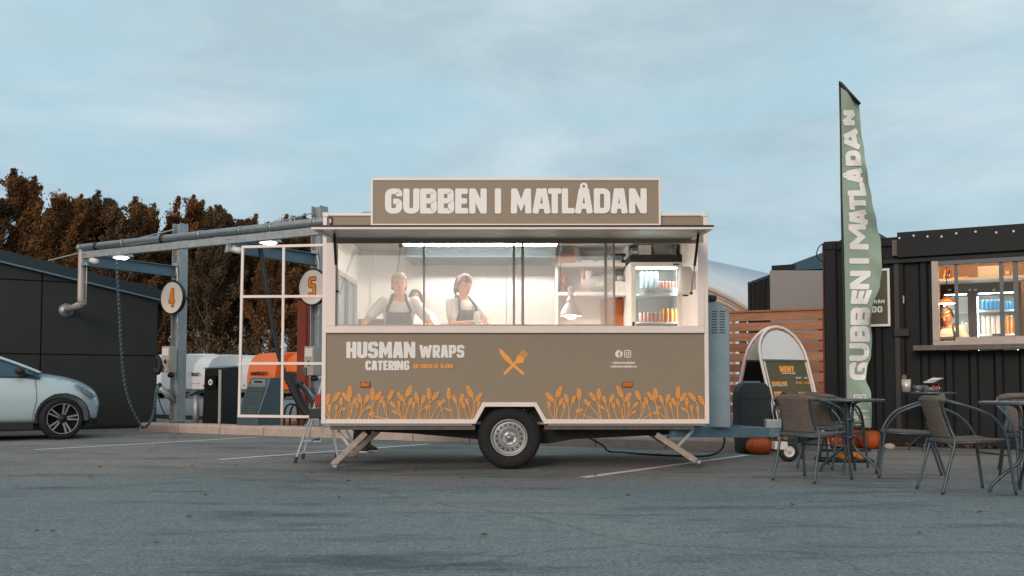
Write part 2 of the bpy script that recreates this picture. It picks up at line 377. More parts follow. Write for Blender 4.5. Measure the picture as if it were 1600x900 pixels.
    def build(s, name, material, parent=None, smooth=False, bevel=0.0, world=False, fix=True):
        vs = s.v
        if world and parent:
            inv = WM[parent.name].inverted(); vs = [tuple(inv @ Vector(v)) for v in vs]
        me = bpy.data.meshes.new(name); me.from_pydata(vs, [], s.f)
        if fix:
            bm = bmesh.new(); bm.from_mesh(me); bmesh.ops.recalc_face_normals(bm, faces=bm.faces); bm.to_mesh(me); bm.free()
        me.update(); return link_mesh(name, me, material, parent, smooth, bevel)
def auto_smooth(o, ang=35):
    me = o.data; me.polygons.foreach_set('use_smooth', [True]*len(me.polygons))
    try: me.set_sharp_from_angle(angle=R(ang))
    except Exception: pass
    return o
def spline(pts, k=6, closed=False):
    pts = [Vector(p) for p in pts]; out = []; m = len(pts)
    rng = range(m) if closed else range(m-1)
    for i in rng:
        if closed: p0, p1, p2, p3 = pts[i-1], pts[i], pts[(i+1) % m], pts[(i+2) % m]
        else: p0, p1, p2, p3 = pts[max(i-1, 0)], pts[i], pts[i+1], pts[min(i+2, m-1)]
        for j in range(k):
            t = j/k; out.append(0.5*((2*p1)+(p2-p0)*t+(2*p0-5*p1+4*p2-p3)*t*t+(3*p1-p0-3*p2+p3)*t**3))
    if not closed: out.append(pts[-1])
    return out
def copy_thing(o, loc, rotz, label=None, group=None, mats=None):
    r = o.copy(); COL.objects.link(r); r.location = loc; r.rotation_euler = (0, 0, rotz)
    if label: r['label'] = label
    if group: r['group'] = group
    WM[r.name] = Matrix.Translation(Vector(loc)) @ Matrix.Rotation(rotz, 4, 'Z')
    for ch in list(o.children):
        c = ch.copy(); COL.objects.link(c); c.parent = r
        for gch in ch.children:
            d = gch.copy(); COL.objects.link(d); d.parent = c
    return r

# ---------------------------------------------------------------- lettering: heavy rounded strokes
def rpath(pts, rad, closed=False, k=4):
    out = []; m = len(pts)
    for i, p in enumerate(pts):
        p = Vector(p)
        if not closed and i in (0, m-1): out.append(p); continue
        a, b = Vector(pts[i-1]), Vector(pts[(i+1) % m]); da, db = a-p, b-p
        rr = min(rad, da.length*0.499, db.length*0.499); pa, pb = p+da.normalized()*rr, p+db.normalized()*rr
        for j in range(k+1):
            t = j/k; out.append(pa*(1-t)**2+p*2*t*(1-t)+pb*t*t)
    return out
def glyph(ch, x0, x1, y0, y1, sw, sh, rad=None):
    """returns (path, closed) strokes inside the box"""
    H = y1-y0; l, r, b, t = x0+sw/2, x1-sw/2, y0+sh/2, y1-sh/2; m = (y0+y1)/2; cx = (x0+x1)/2
    q = rad if rad is not None else min(r-l, H)*0.42; q2 = q*0.75
    V = lambda *p: [Vector(a) for a in p]
    if ch == 'G': return [(rpath([(r, y1-0.31*H), (r, t), (l, t), (l, b), (r, b), (r, m-0.01*H), (cx-0.02*H, m-0.01*H)], q), 0)]
    if ch == 'U': return [(rpath([(l, y1), (l, b), (r, b), (r, y1)], q), 0)]
    if ch == 'B': return [(rpath([(l, t), (r-0.02*H, t), (r-0.02*H, m+0.01*H), (l, m+0.01*H)], q2*0.8, True), 1), (rpath([(l, m+0.01*H), (r, m+0.01*H), (r, b), (l, b)], q2*0.8, True), 1), (V((l, y0), (l, y1)), 0)]
    if ch in 'DOÖ0':
        if ch == 'D': return [(rpath([(l, t), (r, t), (r, b), (l, b)], q, True), 1), (V((l, y0), (l, y1)), 0)]
        o = [(rpath([(l, t), (r, t), (r, b), (l, b)], q, True), 1)]
        if ch == 'Ö': o += [(V((l, y1+0.08*H), (l, y1+0.24*H)), 0), (V((r, y1+0.08*H), (r, y1+0.24*H)), 0)]
        return o
    if ch == 'E': return [(V((l, y0), (l, y1)), 0), (V((x0, t), (x1-0.02*H, t)), 0), (V((x0, m), (x1-0.05*H, m)), 0), (V((x0, b), (x1, b)), 0)]
    if ch == 'F': return [(V((l, y0), (l, y1)), 0), (V((x0, t), (x1, t)), 0), (V((x0, m), (x1-0.05*H, m)), 0)]
    if ch == 'N': return [(V((l, y0), (l, y1)), 0), (V((r, y0), (r, y1)), 0), (V((l, y1-0.03*H), (r, y0+0.03*H)), 0)]
    if ch in 'I': return [(V((cx, y0), (cx, y1)), 0)]
    if ch == '1': return [(V((r, y0), (r, y1)), 0), (V((x0, y1-0.26*H), (r, y1-0.06*H)), 0)]
    if ch == 'M': return [(V((l, y0), (l+0.02*H, y1)), 0), (V((r, y0), (r-0.02*H, y1)), 0), ([Vector((l+0.02*H, y1-0.05*H)), Vector((cx, y0+0.32*H)), Vector((r-0.02*H, y1-0.05*H))], 0)]
    if ch in 'AÅ':
        o = [(V((l-0.01*H, y0), (cx-sw*0.28, y1)), 0), (V((r+0.01*H, y0), (cx+sw*0.28, y1)), 0), (V((l+0.08*H, y0+0.29*H), (r-0.08*H, y0+0.29*H)), 0)]
        if ch == 'Å': o.append(([Vector((cx+0.105*H*math.cos(a*math.pi/8), y1+0.08*H+0.105*H*math.sin(a*math.pi/8))) for a in range(16)], 2))
        return o
    if ch == 'T': return [(V((x0, t), (x1, t)), 0), (V((cx, y0), (cx, y1)), 0)]
    if ch == 'L': return [(V((l, y0), (l, y1)), 0), (V((x0, b), (x1, b)), 0)]
    if ch == 'H': return [(V((l, y0), (l, y1)), 0), (V((r, y0), (r, y1)), 0), (V((l, m), (r, m)), 0)]
    if ch == 'S': return [(rpath([(r+0.02*H, y1-0.29*H), (r, t), (l, t), (l, m), (r, m), (r, b), (l, b), (l-0.02*H, y0+0.29*H)], q2), 0)]
    if ch == '5': return [(rpath([(x1, t), (l, t), (l, m+0.06*H), (r, m+0.06*H), (r, b), (l, b), (l, y0+0.26*H)], q2*0.5), 0)]
    if ch == '4': return [(V((r-0.06*H, y0), (r-0.06*H, y1)), 0), (rpath([(r-0.06*H, t+0.05*H), (l, y0+0.3*H), (x1, y0+0.3*H)], 0.01), 0)]
    if ch == 'C': return [(rpath([(r, y1-0.33*H), (r, t), (l, t), (l, b), (r, b), (r, y0+0.33*H)], q), 0)]
    if ch == 'R': return [(rpath([(l, t), (r, t), (r, m-0.04*H), (l, m-0.04*H)], q2, True), 1), (V((l, y0), (l, y1)), 0), (V((cx, m), (r+0.02*H, y0)), 0)]
    if ch == 'P': return [(rpath([(l, t), (r, t), (r, m-0.08*H), (l, m-0.08*H)], q2, True), 1), (V((l, y0), (l, y1)), 0)]
    if ch == 'K': return [(V((l, y0), (l, y1)), 0), (V((l, m-0.05*H), (r, y1)), 0), (V((l+0.1*H, m), (r, y0)), 0)]
    if ch == 'W': return [(V((l, y1), (l+(r-l)*0.24, y0)), 0), (V((l+(r-l)*0.24, y0), (cx, y1-0.1*H)), 0), (V((cx, y1-0.1*H), (r-(r-l)*0.24, y0)), 0), (V((r-(r-l)*0.24, y0), (r, y1)), 0)]
    if ch == 'Y': return [(V((l, y1), (cx, m-0.05*H)), 0), (V((r, y1), (cx, m-0.05*H)), 0), (V((cx, y0), (cx, m)), 0)]
    return []
def ribbon(mb, path, closed, hx, hy, fn, layer):
    """fat stroke along path; fn(x, y, layer) gives the 3-D point"""
    if closed == 2: hx, hy = hx*0.42, hy*0.42
    P = [Vector((p.x/hx, p.y/hy)) for p in path]; Q = []
    for p in P:
        if not Q or (p-Q[-1]).length > 1e-4: Q.append(p)
    if closed and (Q[0]-Q[-1]).length < 1e-4: Q.pop()
    m = len(Q); k = len(mb.v); Ls, Rs = [], []
    for i in range(m):
        if closed: d0, d1 = Q[i]-Q[i-1], Q[(i+1) % m]-Q[i]
        else: d0 = Q[i]-Q[i-1] if i else Q[1]-Q[0]; d1 = Q[i+1]-Q[i] if i < m-1 else Q[i]-Q[i-1]
        d0.normalize(); d1.normalize(); n0 = Vector((-d0.y, d0.x)); n1_ = Vector((-d1.y, d1.x)); n = n0+n1_
        if n.length < 1e-3: n = n0
        n.normalize(); c = max(0.45, n.dot(n0)); Ls.append(Q[i]+n/c); Rs.append(Q[i]-n/c)
    if not closed:      # rounded-corner ends
        for end, sgn in ((0, -1), (-1, 1)):
            d = (Q[-1]-Q[-2]) if end else (Q[1]-Q[0]); seg = d.length; d.normalize(); rc = min(0.5, seg*0.45)
            n = Vector((-d.y, d.x)); base = Q[end]-d*(sgn*rc)
            a_, b_ = base+n, base-n
            caps = [base+n*(1-rc)+(n*math.cos(t)+d*sgn*math.sin(t))*rc for t in (0.5, 1.0, 1.5708)]
            caps += [base-n*(1-rc)+(-n*math.cos(t)+d*sgn*math.sin(t))*rc for t in (1.5708, 1.0, 0.5)]
            kk = len(mb.v); pts = [a_]+caps+[b_]
            mb.v += [tuple(fn(p.x*hx, p.y*hy, layer)) for p in pts]; mb.f.append(tuple(range(kk, kk+len(pts))))
            if end: Ls[-1], Rs[-1] = a_, b_
            else: Ls[0], Rs[0] = a_, b_
    k = len(mb.v)
    for a, b in zip(Ls, Rs):
        mb.v.append(tuple(fn(a.x*hx, a.y*hy, layer))); mb.v.append(tuple(fn(b.x*hx, b.y*hy, layer)))
    for i in range(m if closed else m-1):
        j = (i+1) % m; mb.f.append((k+2*i, k+2*i+1, k+2*j+1, k+2*j))
def subdiv_path(path, closed, step):
    out = []; m = len(path)
    for i in range(m if closed else m-1):
        a, b = path[i], path[(i+1) % m]; n = max(1, int((b-a).length/step))
        for j in range(n): out.append(a+(b-a)*(j/n))
    if not closed: out.append(path[-1])
    return out
def letters(mb, items, y0, y1, sw, sh, fn, step=None, layer0=0):
    """items: (char, x0, x1)"""
    ly = layer0
    for ch, x0, x1 in items:
        a, b = min(x0, x1), max(x0, x1)
        for path, closed in glyph(ch, a, b, y0, y1, sw, sh):
            if step and closed != 2 and len(path) < 8: path = subdiv_path(path, closed, step)
            ribbon(mb, path, closed, sw/2, sh/2, fn, ly); ly += 1
    return ly
WID = dict(I=0.30, M=1.15, W=1.5, N=1.0, E=0.72, L=0.68, T=0.78, F=0.7)
WID['1'] = 0.5
def auto_items(txt, x0, x1, gap=0.10):
    ws = [0.45 if c == ' ' else WID.get(c, 0.88) for c in txt]; tot = sum(ws)+gap*(len(txt)-1); k = (x1-x0)/tot; x = x0; out = []
    for c, w in zip(txt, ws):
        if c != ' ': out.append((c, x, x+w*k))
        x += (w+gap)*k
    return out
def font_text(mb, txt, x0, x1, y0, fn, offset=0.02, layer=0, h=None):
    cu = bpy.data.curves.new('t', 'FONT'); cu.body = txt; cu.size = 1.0; cu.offset = offset; cu.resolution_u = 2
    ob = bpy.data.objects.new('t', cu); COL.objects.link(ob); dg = bpy.context.evaluated_depsgraph_get(); dg.update()
    me = bpy.data.meshes.new_from_object(ob.evaluated_get(dg)); vs = [v.co.copy() for v in me.vertices]; fs = [tuple(p.vertices) for p in me.polygons]
    bpy.data.objects.remove(ob); bpy.data.curves.remove(cu); bpy.data.meshes.remove(me)
    a = min(v.x for v in vs); b = max(v.x for v in vs); k = (x1-x0)/(b-a); ky = (h/0.73) if h else k
    mb.add([fn(x0+(v.x-a)*k, y0+v.y*ky, layer) for v in vs], fs)

# ================================================================ GROUND
def sheet(name, pts, z, material, kind='structure', grid=1):
    mb = MB(); mb.add([(x, y, z) for x, y in pts], [tuple(range(len(pts)))]); o = mb.build(name, material); o['kind'] = kind; return o
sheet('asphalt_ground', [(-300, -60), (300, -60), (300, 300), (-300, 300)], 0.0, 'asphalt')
# line of the kerb, wash bays, fence and container: direction U (to the right, nearer), normal Nn (away)
ANG = R(-29.0); U = Vector((math.cos(ANG), math.sin(ANG), 0)); Nn = Vector((-math.sin(ANG), math.cos(ANG), 0))
K0 = G(278, 676); K0.z = 0
def KP(a, b, z=0.0): p = K0+U*a+Nn*b; return (p.x, p.y, z)
gy_ = MB().prism([KP(-0.9, 0.30)[:2], KP(10.2, 0.30)[:2], KP(10.2, 60)[:2], KP(-90, 130)[:2], KP(-60, 12)[:2], KP(-0.9, 4)[:2]], lambda a, b: (a, b, 0.10), lambda a, b: (a, b, 0.002)).build('gravel_yard', 'gravel'); gy_['kind'] = 'structure'
kerb = bpy.data.objects.new('kerb', None); COL.objects.link(kerb); kerb['kind'] = 'structure'; WM[kerb.name] = Matrix()
a = -1.0; rk = random.Random(3)
while a < 9.9:
    ln = 1.0; mb = MB(); e = 0.006; jz = rk.uniform(-0.006, 0.006)
    prof = [(0.0, -0.02), (0.0, 0.12+jz), (0.03, 0.155+jz), (0.27, 0.16+jz), (0.32, 0.15+jz), (0.32, -0.02)]
    A = [KP(a+e, p) for p, z in prof]; B = [KP(a+ln-e, p) for p, z in prof]
    mb.add([(A[i][0], A[i][1], prof[i][1]) for i in range(6)]+[(B[i][0], B[i][1], prof[i][1]) for i in range(6)],
           [tuple(range(6)), tuple(range(11, 5, -1))]+[(i, (i+1) % 6, 6+(i+1) % 6, 6+i) for i in range(6)])
    mb.build('kerb_stone', 'kerb', kerb, bevel=0.008); a += ln
def pline(u0, v0, u1, v1, w=0.10):
    p, q = G(u0, v0), G(u1, v1); d = (q-p).normalized(); n = Vector((-d.y, d.x, 0))*w/2
    mb = MB(); rr = random.Random(int(u0)); m = 24; vs = []
    for i in range(m+1):
        c = p+(q-p)*(i/m); j = rr.uniform(-0.006, 0.006)
        vs += [(c+n*(1+j*8)).to_tuple(), (c-n*(1-j*8)).to_tuple()]
    vs = [(x, y, 0.004) for x, y, z in vs]; mb.add(vs, [(2*i, 2*i+1, 2*i+3, 2*i+2) for i in range(m)])
    o = mb.build('parking_line', 'line'); o['kind'] = 'structure'
pline(55, 703, 400, 683.5); pline(342, 718.5, 672, 694); pline(912, 746.5, 1167, 711.5)

# ================================================================ TREES
def tree_meshes(seed, H, Wd, n, tall):
    rr = random.Random(seed); v = []; f = []; limbs = MB()
    lean = rr.uniform(0.02, 0.10)*H
    trunk = spline([(0, 0, 0), (lean*0.15, 0, H*0.35), (lean*0.5, 0.1, H*0.65), (lean, 0, H*0.97)], 5)
    limbs.tube(trunk, [0.16*(1-i/len(trunk))*H/12+0.02 for i in range(len(trunk))], 6)
    clumps = []
    nb = 26
    for i in range(nb):
        z = H*(0.10+0.82*(i/nb)**0.85); a = i*2.4+rr.uniform(-.5, .5); t = z/H
        reach = Wd*(1.0-max(0, t-0.35)/0.75)*rr.uniform(0.55, 1.1)
        b = trunk[min(len(trunk)-1, int(t*len(trunk)))]
        e = Vector((b.x+math.cos(a)*reach*0.9+0.25, b.y+math.sin(a)*reach*0.9, z+reach*rr.uniform(0.8, 1.5)))
        mid = (b+e)/2+Vector((0, 0, -0.12*reach)); limbs.tube([b, mid, e], [0.05, 0.035, 0.012], 4, caps=False)
        for k in range(4):
            tt = 0.35+0.65*k/3; c = b.lerp(e, tt)+Vector((rr.gauss(0, .2), rr.gauss(0, .2), rr.gauss(0, .15)))
            
            if z > 0.36*H or rr.random() < 0.45: clumps.append((c, (0.42+0.5*(1-tt))*Wd*0.40, ((e-b).normalized()+Vector((0.12, 0, 0.55))).normalized()))
    for i in range(12):
        c = Vector((lean+rr.gauss(0, .55), rr.gauss(0, .55), H*rr.uniform(0.80, 0.97))); clumps.append((c, 0.34, Vector((0.3, 0, 1)).normalized()))
    for i in range(n):
        c, r, d = rr.choice(clumps); s = rr.uniform(0.038, 0.095)
        g = Vector((rr.gauss(0, 1), rr.gauss(0, 1), rr.gauss(0, 1)))*0.5; g *= min(1, 1.1/max(.01, g.length)); g = (g-d*g.dot(d))*0.62; ta = rr.uniform(-1.0, 1.0); lo_ = 1.9 if rr.random() < 0.16 else 1.0; p = c+g*r*(1-0.55*abs(ta))*lo_+d*ta*1.55*r
        if p.z < 0.3: continue
        dd = (d*1.2+Vector((0.35, 0, 0.3))+Vector((rr.gauss(0, .6), rr.gauss(0, .6), rr.gauss(0, .5)))).normalized()
        w = dd.cross(Vector((rr.gauss(0, 1), rr.gauss(0, 1), rr.gauss(0, 1)))).normalized()
        k = len(v); v += [tuple(p-dd*s), tuple(p+w*s*0.5), tuple(p+dd*s*1.3), tuple(p-w*s*0.5)]; f.append((k, k+1, k+2, k+3))
    me = bpy.data.meshes.new('crown'); me.from_pydata(v, [], f)
    tm = bpy.data.meshes.new('trunk'); tm.from_pydata(limbs.v, [], limbs.f)
    return me, tm
TM = [tree_meshes(11+i, 12.0, (2.3, 2.0, 2.6, 1.8, 2.2)[i], 42000, 0) for i in range(5)]
tree_profile = [(-160, 300), (-90, 268), (-40, 285), (22, 256), (62, 292), (100, 300), (138, 294), (172, 312), (212, 300), (246, 322), (290, 303), (322, 318), (345, 322), (385, 326), (418, 339), (452, 331), (484, 328), (528, 340), (575, 360), (625, 368), (680, 372)]
adj = ['tallest dark rust tree with wind-bent tip', 'broad rust-brown tree', 'loose orange-brown tree', 'upright brown tree', 'ragged rust-leaved tree']
kinds = ['leaf_rust', 'leaf_brown', 'leaf_rust', 'leaf_teal', 'leaf_rust']
def put_tree(u, vtop, d, i, label, group):
    p = D(u, 600, d); top = D(u, vtop, d).z; me, tm = TM[i % 5]; sc = top/12.5
    mname = kinds[(i*3) % 5]
    key = (i % 5, mname)
    if key not in put_tree.cache:
        m2_ = me.copy(); m2_.materials.append(MATS[mname]); put_tree.cache[key] = m2_
    if not tm.materials: tm.materials.append(MATS['bark_pale'])
    t = thing('tree', label, 'tree', (p.x, p.y, 0), random.uniform(-0.5, 0.5), group); t.scale = (sc*1.05, sc*1.05, sc)
    c = bpy.data.objects.new('crown', put_tree.cache[key]); COL.objects.link(c); c.parent = t
    k = bpy.data.objects.new('trunk', tm); COL.objects.link(k); k.parent = t
put_tree.cache = {}
places = {22: 'tallest tree at the left end of the wood, its tip bent by the wind', 62: 'shorter brown tree just right of the tallest tree', 100: 'rust tree above the low end of the dark building roof', 138: 'rust tree above the corner of the vent pipe',
 172: 'brown tree above the first floodlight', 212: 'round-headed rust tree between the floodlight and post 4', 246: 'low brown tree left of post 4', 290: 'rust tree rising directly behind post 4', 322: 'brown tree right of post 4', 345: 'thin-topped tree with bare twigs right of post 4',
 385: 'rust tree above the left edge of the white grid frame', 418: 'lowest tree crown between posts 4 and 5', 452: 'dark tree above the second floodlight', 484: 'brown tree left of post 5'}
for i, (u, v) in enumerate(tree_profile):
    lab = places.get(u, 'rust-brown tree in the wood, hidden behind the trailer or beyond the left edge')
    put_tree(u, v, 64+(i*37 % 7)*0.9, i, lab, 'trees of the autumn wood')
for i, u in enumerate(range(-140, 720, 44)):
    put_tree(u, 352+(i*53 % 40), 74+(i*29 % 5), i+2, 'dark brown tree in the second row of the wood', 'back row of the autumn wood')
# undergrowth below the crowns: a far-off thicket that reads as one mass
def thicket():
    rr = random.Random(5); v = []; f = []
    for i in range(42000):
        u = rr.uniform(-170, 720); d = rr.uniform(58.5, 63); p = D(u, 600, d); z = 0.1+abs(rr.gauss(0, 1.9))*(0.7+0.5*noise.noise(Vector((p.x*0.35, 3.1, 0))))
        if z > 8: continue
        s = rr.uniform(0.08, 0.17); a = Vector((rr.gauss(0, 1), rr.gauss(0, 1), rr.gauss(0.4, 1))).normalized(); w = a.cross(Vector((rr.gauss(0, 1), rr.gauss(0, 1), rr.gauss(0, 1)))).normalized()
        p.z = z; k = len(v); v += [tuple(p-a*s), tuple(p+w*s*.5), tuple(p+a*s), tuple(p-w*s*.5)]; f.append((k, k+1, k+2, k+3))
    me = bpy.data.meshes.new('thicket'); me.from_pydata(v, [], f); o = link_mesh('thicket', me, 'leaf_brown'); tag(o, 'dark brown undergrowth along the foot of the autumn wood', 'undergrowth', kind='stuff')
thicket()

# ================================================================ FOOD TRAILER
Y0, Y1 = 9.60, 11.75
def tx(u, y=Y0): return D(u, 560, y).x
def tz(v, y=Y0): return D(800, v, y).z
X0, X1, ZB, ZT = tx(503), tx(1107), tz(662), tz(334)
TR = thing('food_trailer', 'khaki and white food trailer with lit serving hatch and orange wheat print', 'food trailer', ((X0+X1)/2, (Y0+Y1)/2, 0))
TW = dict(parent=TR, world=True)
T = 0.035
ZF = ZB+0.03                                         # floor top
def tbox(name, m, x0, x1, y0, y1, z0, z1, bev=0.0, par=TR): return MB().box(x0, x1, y0, y1, z0, z1).build(name, m, par, bevel=bev, world=True)
tbox('floor', 'stainless', X0+0.02, X1-0.02, Y0+0.33, Y1-0.33, ZB-0.02, ZF)
for ya_, yb_ in ((Y0+0.04, Y0+0.3295), (Y1-0.3295, Y1-0.02)):
    for xa_, xb_ in ((X0+0.02, tx(738)), (tx(856), X1-0.02)): tbox('floor_edge', 'stainless', xa_, xb_, ya_, yb_, ZB-0.02, ZF)
tbox('roof', 'shell', X0, X1, Y0+0.02, Y1, ZT-0.04, ZT, 0.012)
tbox('rear_wall', 'inner', X0+0.01, X1-0.01, Y1-T, Y1, ZB+0.035, ZT-0.042)
lw = tbox('side_wall', 'inner', X0, X0+T, Y0+0.045, Y1-T-0.002, ZB+0.035, ZT-0.042)
tbox('side_wall', 'inner', X1-T, X1, Y0+0.045, Y1-T-0.002, ZB+0.035, ZT-0.042)
# front skin below the hatch, with the wheel-arch cut-out
arch = [(744, 655.5), (757, 632), (835.5, 632), (850, 655.5)]
outl = [(509, 519), (1101, 519), (1101, 655.5)]+arch[::-1]+[(509, 655.5)]
P3 = lambda y: (lambda u, v: (tx(u), y, tz(v)))
skin = MB().prism(outl, P3(Y0), P3(Y0+0.03)).build('front_panel', 'khaki', **TW)
tbox('arch_liner', 'black', tx(738), tx(856), Y0+0.032, Y0+0.30, tz(631.5), tz(628)); tbox('arch_liner', 'black', tx(738), tx(856), Y0+0.302, Y0+0.32, tz(661), tz(628))
# white edge trims (each proud of the skin)
def trim(name, pts, y0=Y0-0.014, y1=Y0+0.012, m='trim'): return MB().prism(pts, P3(y0), P3(y1)).build(name, m, parent=TR, world=True, bevel=0.004)
trim('edge_trim', [(503, 334), (509.5, 334), (509.5, 662), (503, 662)])
trim('edge_trim', [(1100.5, 334), (1107, 334), (1107, 662), (1100.5, 662)])
trim('bottom_trim', [(509.6, 655), (740, 655), (754, 628.5), (838, 628.5), (853.5, 655), (1100.4, 655), (1100.4, 662), (850, 662), (835, 635.5), (758, 635.5), (743.5, 662), (509.6, 662)], Y0-0.018)
trim('top_trim', [(509.6, 333), (1100.4, 333), (1100.4, 337.5), (509.6, 337.5)], Y0-0.016)
tbox('corner_cap', 'trim', X0-0.006, X0+0.06, Y0-0.022, Y0+0.05, ZT-0.035, ZT+0.012, 0.01)
tbox('corner_cap', 'trim', X1-0.06, X1+0.006, Y0-0.022, Y0+0.05, ZT-0.035, ZT+0.012, 0.01)
MB().prism([(509.6, 337.6), (1100.4, 337.6), (1100.4, 380), (509.6, 380)], P3(Y0), P3(Y0+0.03)).build('upper_panel', 'khaki', **TW)
# hatch frame: sill, jambs, head
trim('window_sill', [(509.6, 509.5), (1100.4, 509.5), (1100.4, 520.5), (509.6, 520.5)], Y0-0.035, Y0+0.02)
trim('window_jamb', [(509.6, 380), (524, 380), (524, 509.4), (509.6, 509.4)], Y0-0.030, Y0+0.06)
trim('window_jamb', [(1090.5, 380), (1100.4, 380), (1100.4, 509.4), (1090.5, 509.4)], Y0-0.030, Y0+0.06)
tbox('window_head', 'window_alu_dark', tx(524), tx(1090), Y0+0.005, Y0+0.06, tz(378), tz(372.5))
# roller blind strip seen behind the head at the left pane
tbox('blind_roll', 'black', tx(531), tx(660), Y0+0.08, Y0+0.12, tz(378), tz(371))
# sliding panes
def sash(u0, u1, y, w0, w1, refl='pane'):
    fr = tbox('sash_frame', 'window_alu', tx(u0), tx(u0+w0), y, y+0.022, tz(509.2), tz(374), 0.002)
    MB().box(tx(u1-w1), tx(u1), y+0.0005, y+0.0225, tz(509.2), tz(374)).build('sash_stile', 'window_alu', fr, bevel=0.002, world=True)
    MB().box(tx(u0+w0), tx(u1-w1), y+0.002, y+0.02, tz(509.1), tz(506.5)).build('sash_rail', 'window_alu', fr, world=True)
    MB().box(tx(u0+w0)-0.002, tx(u1-w1)+0.002, y+0.009, y+0.014, tz(508), tz(374)).build('pane', refl, fr, world=True)
sash(524.5, 663, Y0+0.012, 1.5, 3.0); sash(661, 804, Y0+0.037, 1.5, 3.0); sash(801, 818, Y0+0.012, 4.0, 3.5)
sash(817, 950, Y0+0.037, 2.0, 4.0); sash(945.5, 962, Y0+0.012, 3.5, 3.5)
# counter behind the sill
tbox('counter', 'stainless', X0+T+0.002, X1-T-0.7, Y0+0.065, Y0+0.36, 1.32, 1.36)
tbox('inner_lining', 'inner', X0+T+0.004, X1-T-0.004, Y0+0.033, Y0+0.05, tz(627.5), tz(521))
for ua_, ub_ in ((506, 737), (857, 1103)): tbox('inner_lining', 'inner', tx(ua_)+0.03, tx(ub_)-0.03, Y0+0.033, Y0+0.05, ZF+0.01, tz(628))
tbox('ceiling', 'inner', X0+T+0.004, X1-T-0.004, Y0+0.05, Y1-T-0.004, ZT-0.075, ZT-0.045)
# name board on the roof edge
sb = tbox('sign_board', 'khaki_sign', tx(581), tx(1031), Y0-0.045, Y0-0.02, tz(352), tz(282))
for nm, q in (('frame_rail', (579, 1033, 279.5, 283.5)), ('frame_rail', (579, 1033, 351, 355.0))):
    MB().box(tx(q[0]), tx(q[1]), Y0-0.055, Y0-0.016, tz(q[3]), tz(q[2])).build(nm, 'trim', sb, bevel=0.003, world=True)
for q in ((579, 582.3), (1029.7, 1033)):
    MB().box(tx(q[0]), tx(q[1]), Y0-0.055, Y0-0.016, tz(350.9), tz(283.6)).build('frame_stile', 'trim', sb, bevel=0.003, world=True)
for u in (640, 806, 972):
    MB().bar((tx(u), Y0+0.0, tz(290)), (tx(u), Y0+0.45, ZT), 0.03, 0.03).build('brace', 'galv', sb, world=True)
def on_front(y): return lambda x, yy, l: (tx(x), y-0.0003*l, tz(-yy))
name_items = [('G', 601, 628), ('U', 629.5, 655), ('B', 656, 682.5), ('B', 683.5, 709.5), ('E', 711, 731.5), ('N', 733, 760.5), ('I', 773, 783), ('M', 798, 830.5), ('A', 832, 860.5), ('T', 856.5, 877.5), ('L', 878, 898), ('Å', 898.5, 926.5), ('D', 928, 954), ('A', 954.5, 981), ('N', 983, 1011)]
mb = MB(); letters(mb, name_items, -335, -296, 9.9, 8.6, on_front(Y0-0.0465)); mb.build('lettering', 'print_white', sb, world=True, fix=False)
# print on the front panel
mb = MB(); letters(mb, auto_items('HUSMAN', 541, 649, 0.06), -559.5, -534, 6.6, 5.6, on_front(Y0-0.0015)); letters(mb, auto_items('WRAPS', 655, 725.5, 0.06), -559, -539, 5.0, 4.3, on_front(Y0-0.0015))
letters(mb, auto_items('CATERING', 571, 640, 0.06), -578.5, -563.5, 3.9, 3.3, on_front(Y0-0.0015)); mb.build('lettering', 'print_white', parent=TR, world=True, fix=False)
mb = MB(); letters(mb, auto_items('EN TOUCH OF ÖLAND', 646, 708, 0.12), -575.5, -569, 1.5, 1.35, on_front(Y0-0.0015)); mb.build('lettering', 'print_orange', parent=TR, world=True, fix=False)
mb = MB(); font_text(mb, 'gubbenimatladan', 956, 992, -568.3, on_front(Y0-0.0015), 0.03); font_text(mb, 'gubbenimatladan.se', 953, 995, -574.0, on_front(Y0-0.0015), 0.03); mb.build('lettering', 'print_white', parent=TR, world=True, fix=False)
def circle(cx, cy, r, n=28): return [Vector((cx+r*math.cos(2*math.pi*i/n), cy+r*math.sin(2*math.pi*i/n))) for i in range(n)]
mb = MB(); F0 = on_front(Y0-0.0015)
c = circle(967, -553, 5.8); mb.add([F0(p.x, p.y, 0) for p in c], [tuple(range(len(c)))])
q = [Vector(p) for p in ((975.5, -547.6), (985.5, -547.6), (985.5, -558.0), (975.5, -558.0))]
ribbon(mb, rpath(q, 3, True), True, 0.65, 0.65, F0, 1); ribbon(mb, circle(980.5, -552.8, 2.4), True, 0.6, 0.6, F0, 2)
c = circle(983.4, -549.9, 0.6, 10); mb.add([F0(p.x, p.y, 3) for p in c], [tuple(range(len(c)))])
mb.build('social_icons', 'print_white', parent=TR, world=True, fix=False)
mb = MB(); ribbon(mb, rpath([(970, -549.6), (967.6, -549.6), (967.6, -558.3)], 2.0), 0, 0.85, 0.85, F0, 5); ribbon(mb, [Vector((965.3, -553.4)), Vector((970, -553.4))], 0, 0.75, 0.75, F0, 6)
mb.build('icon_letter', 'khaki', parent=TR, world=True, fix=False)
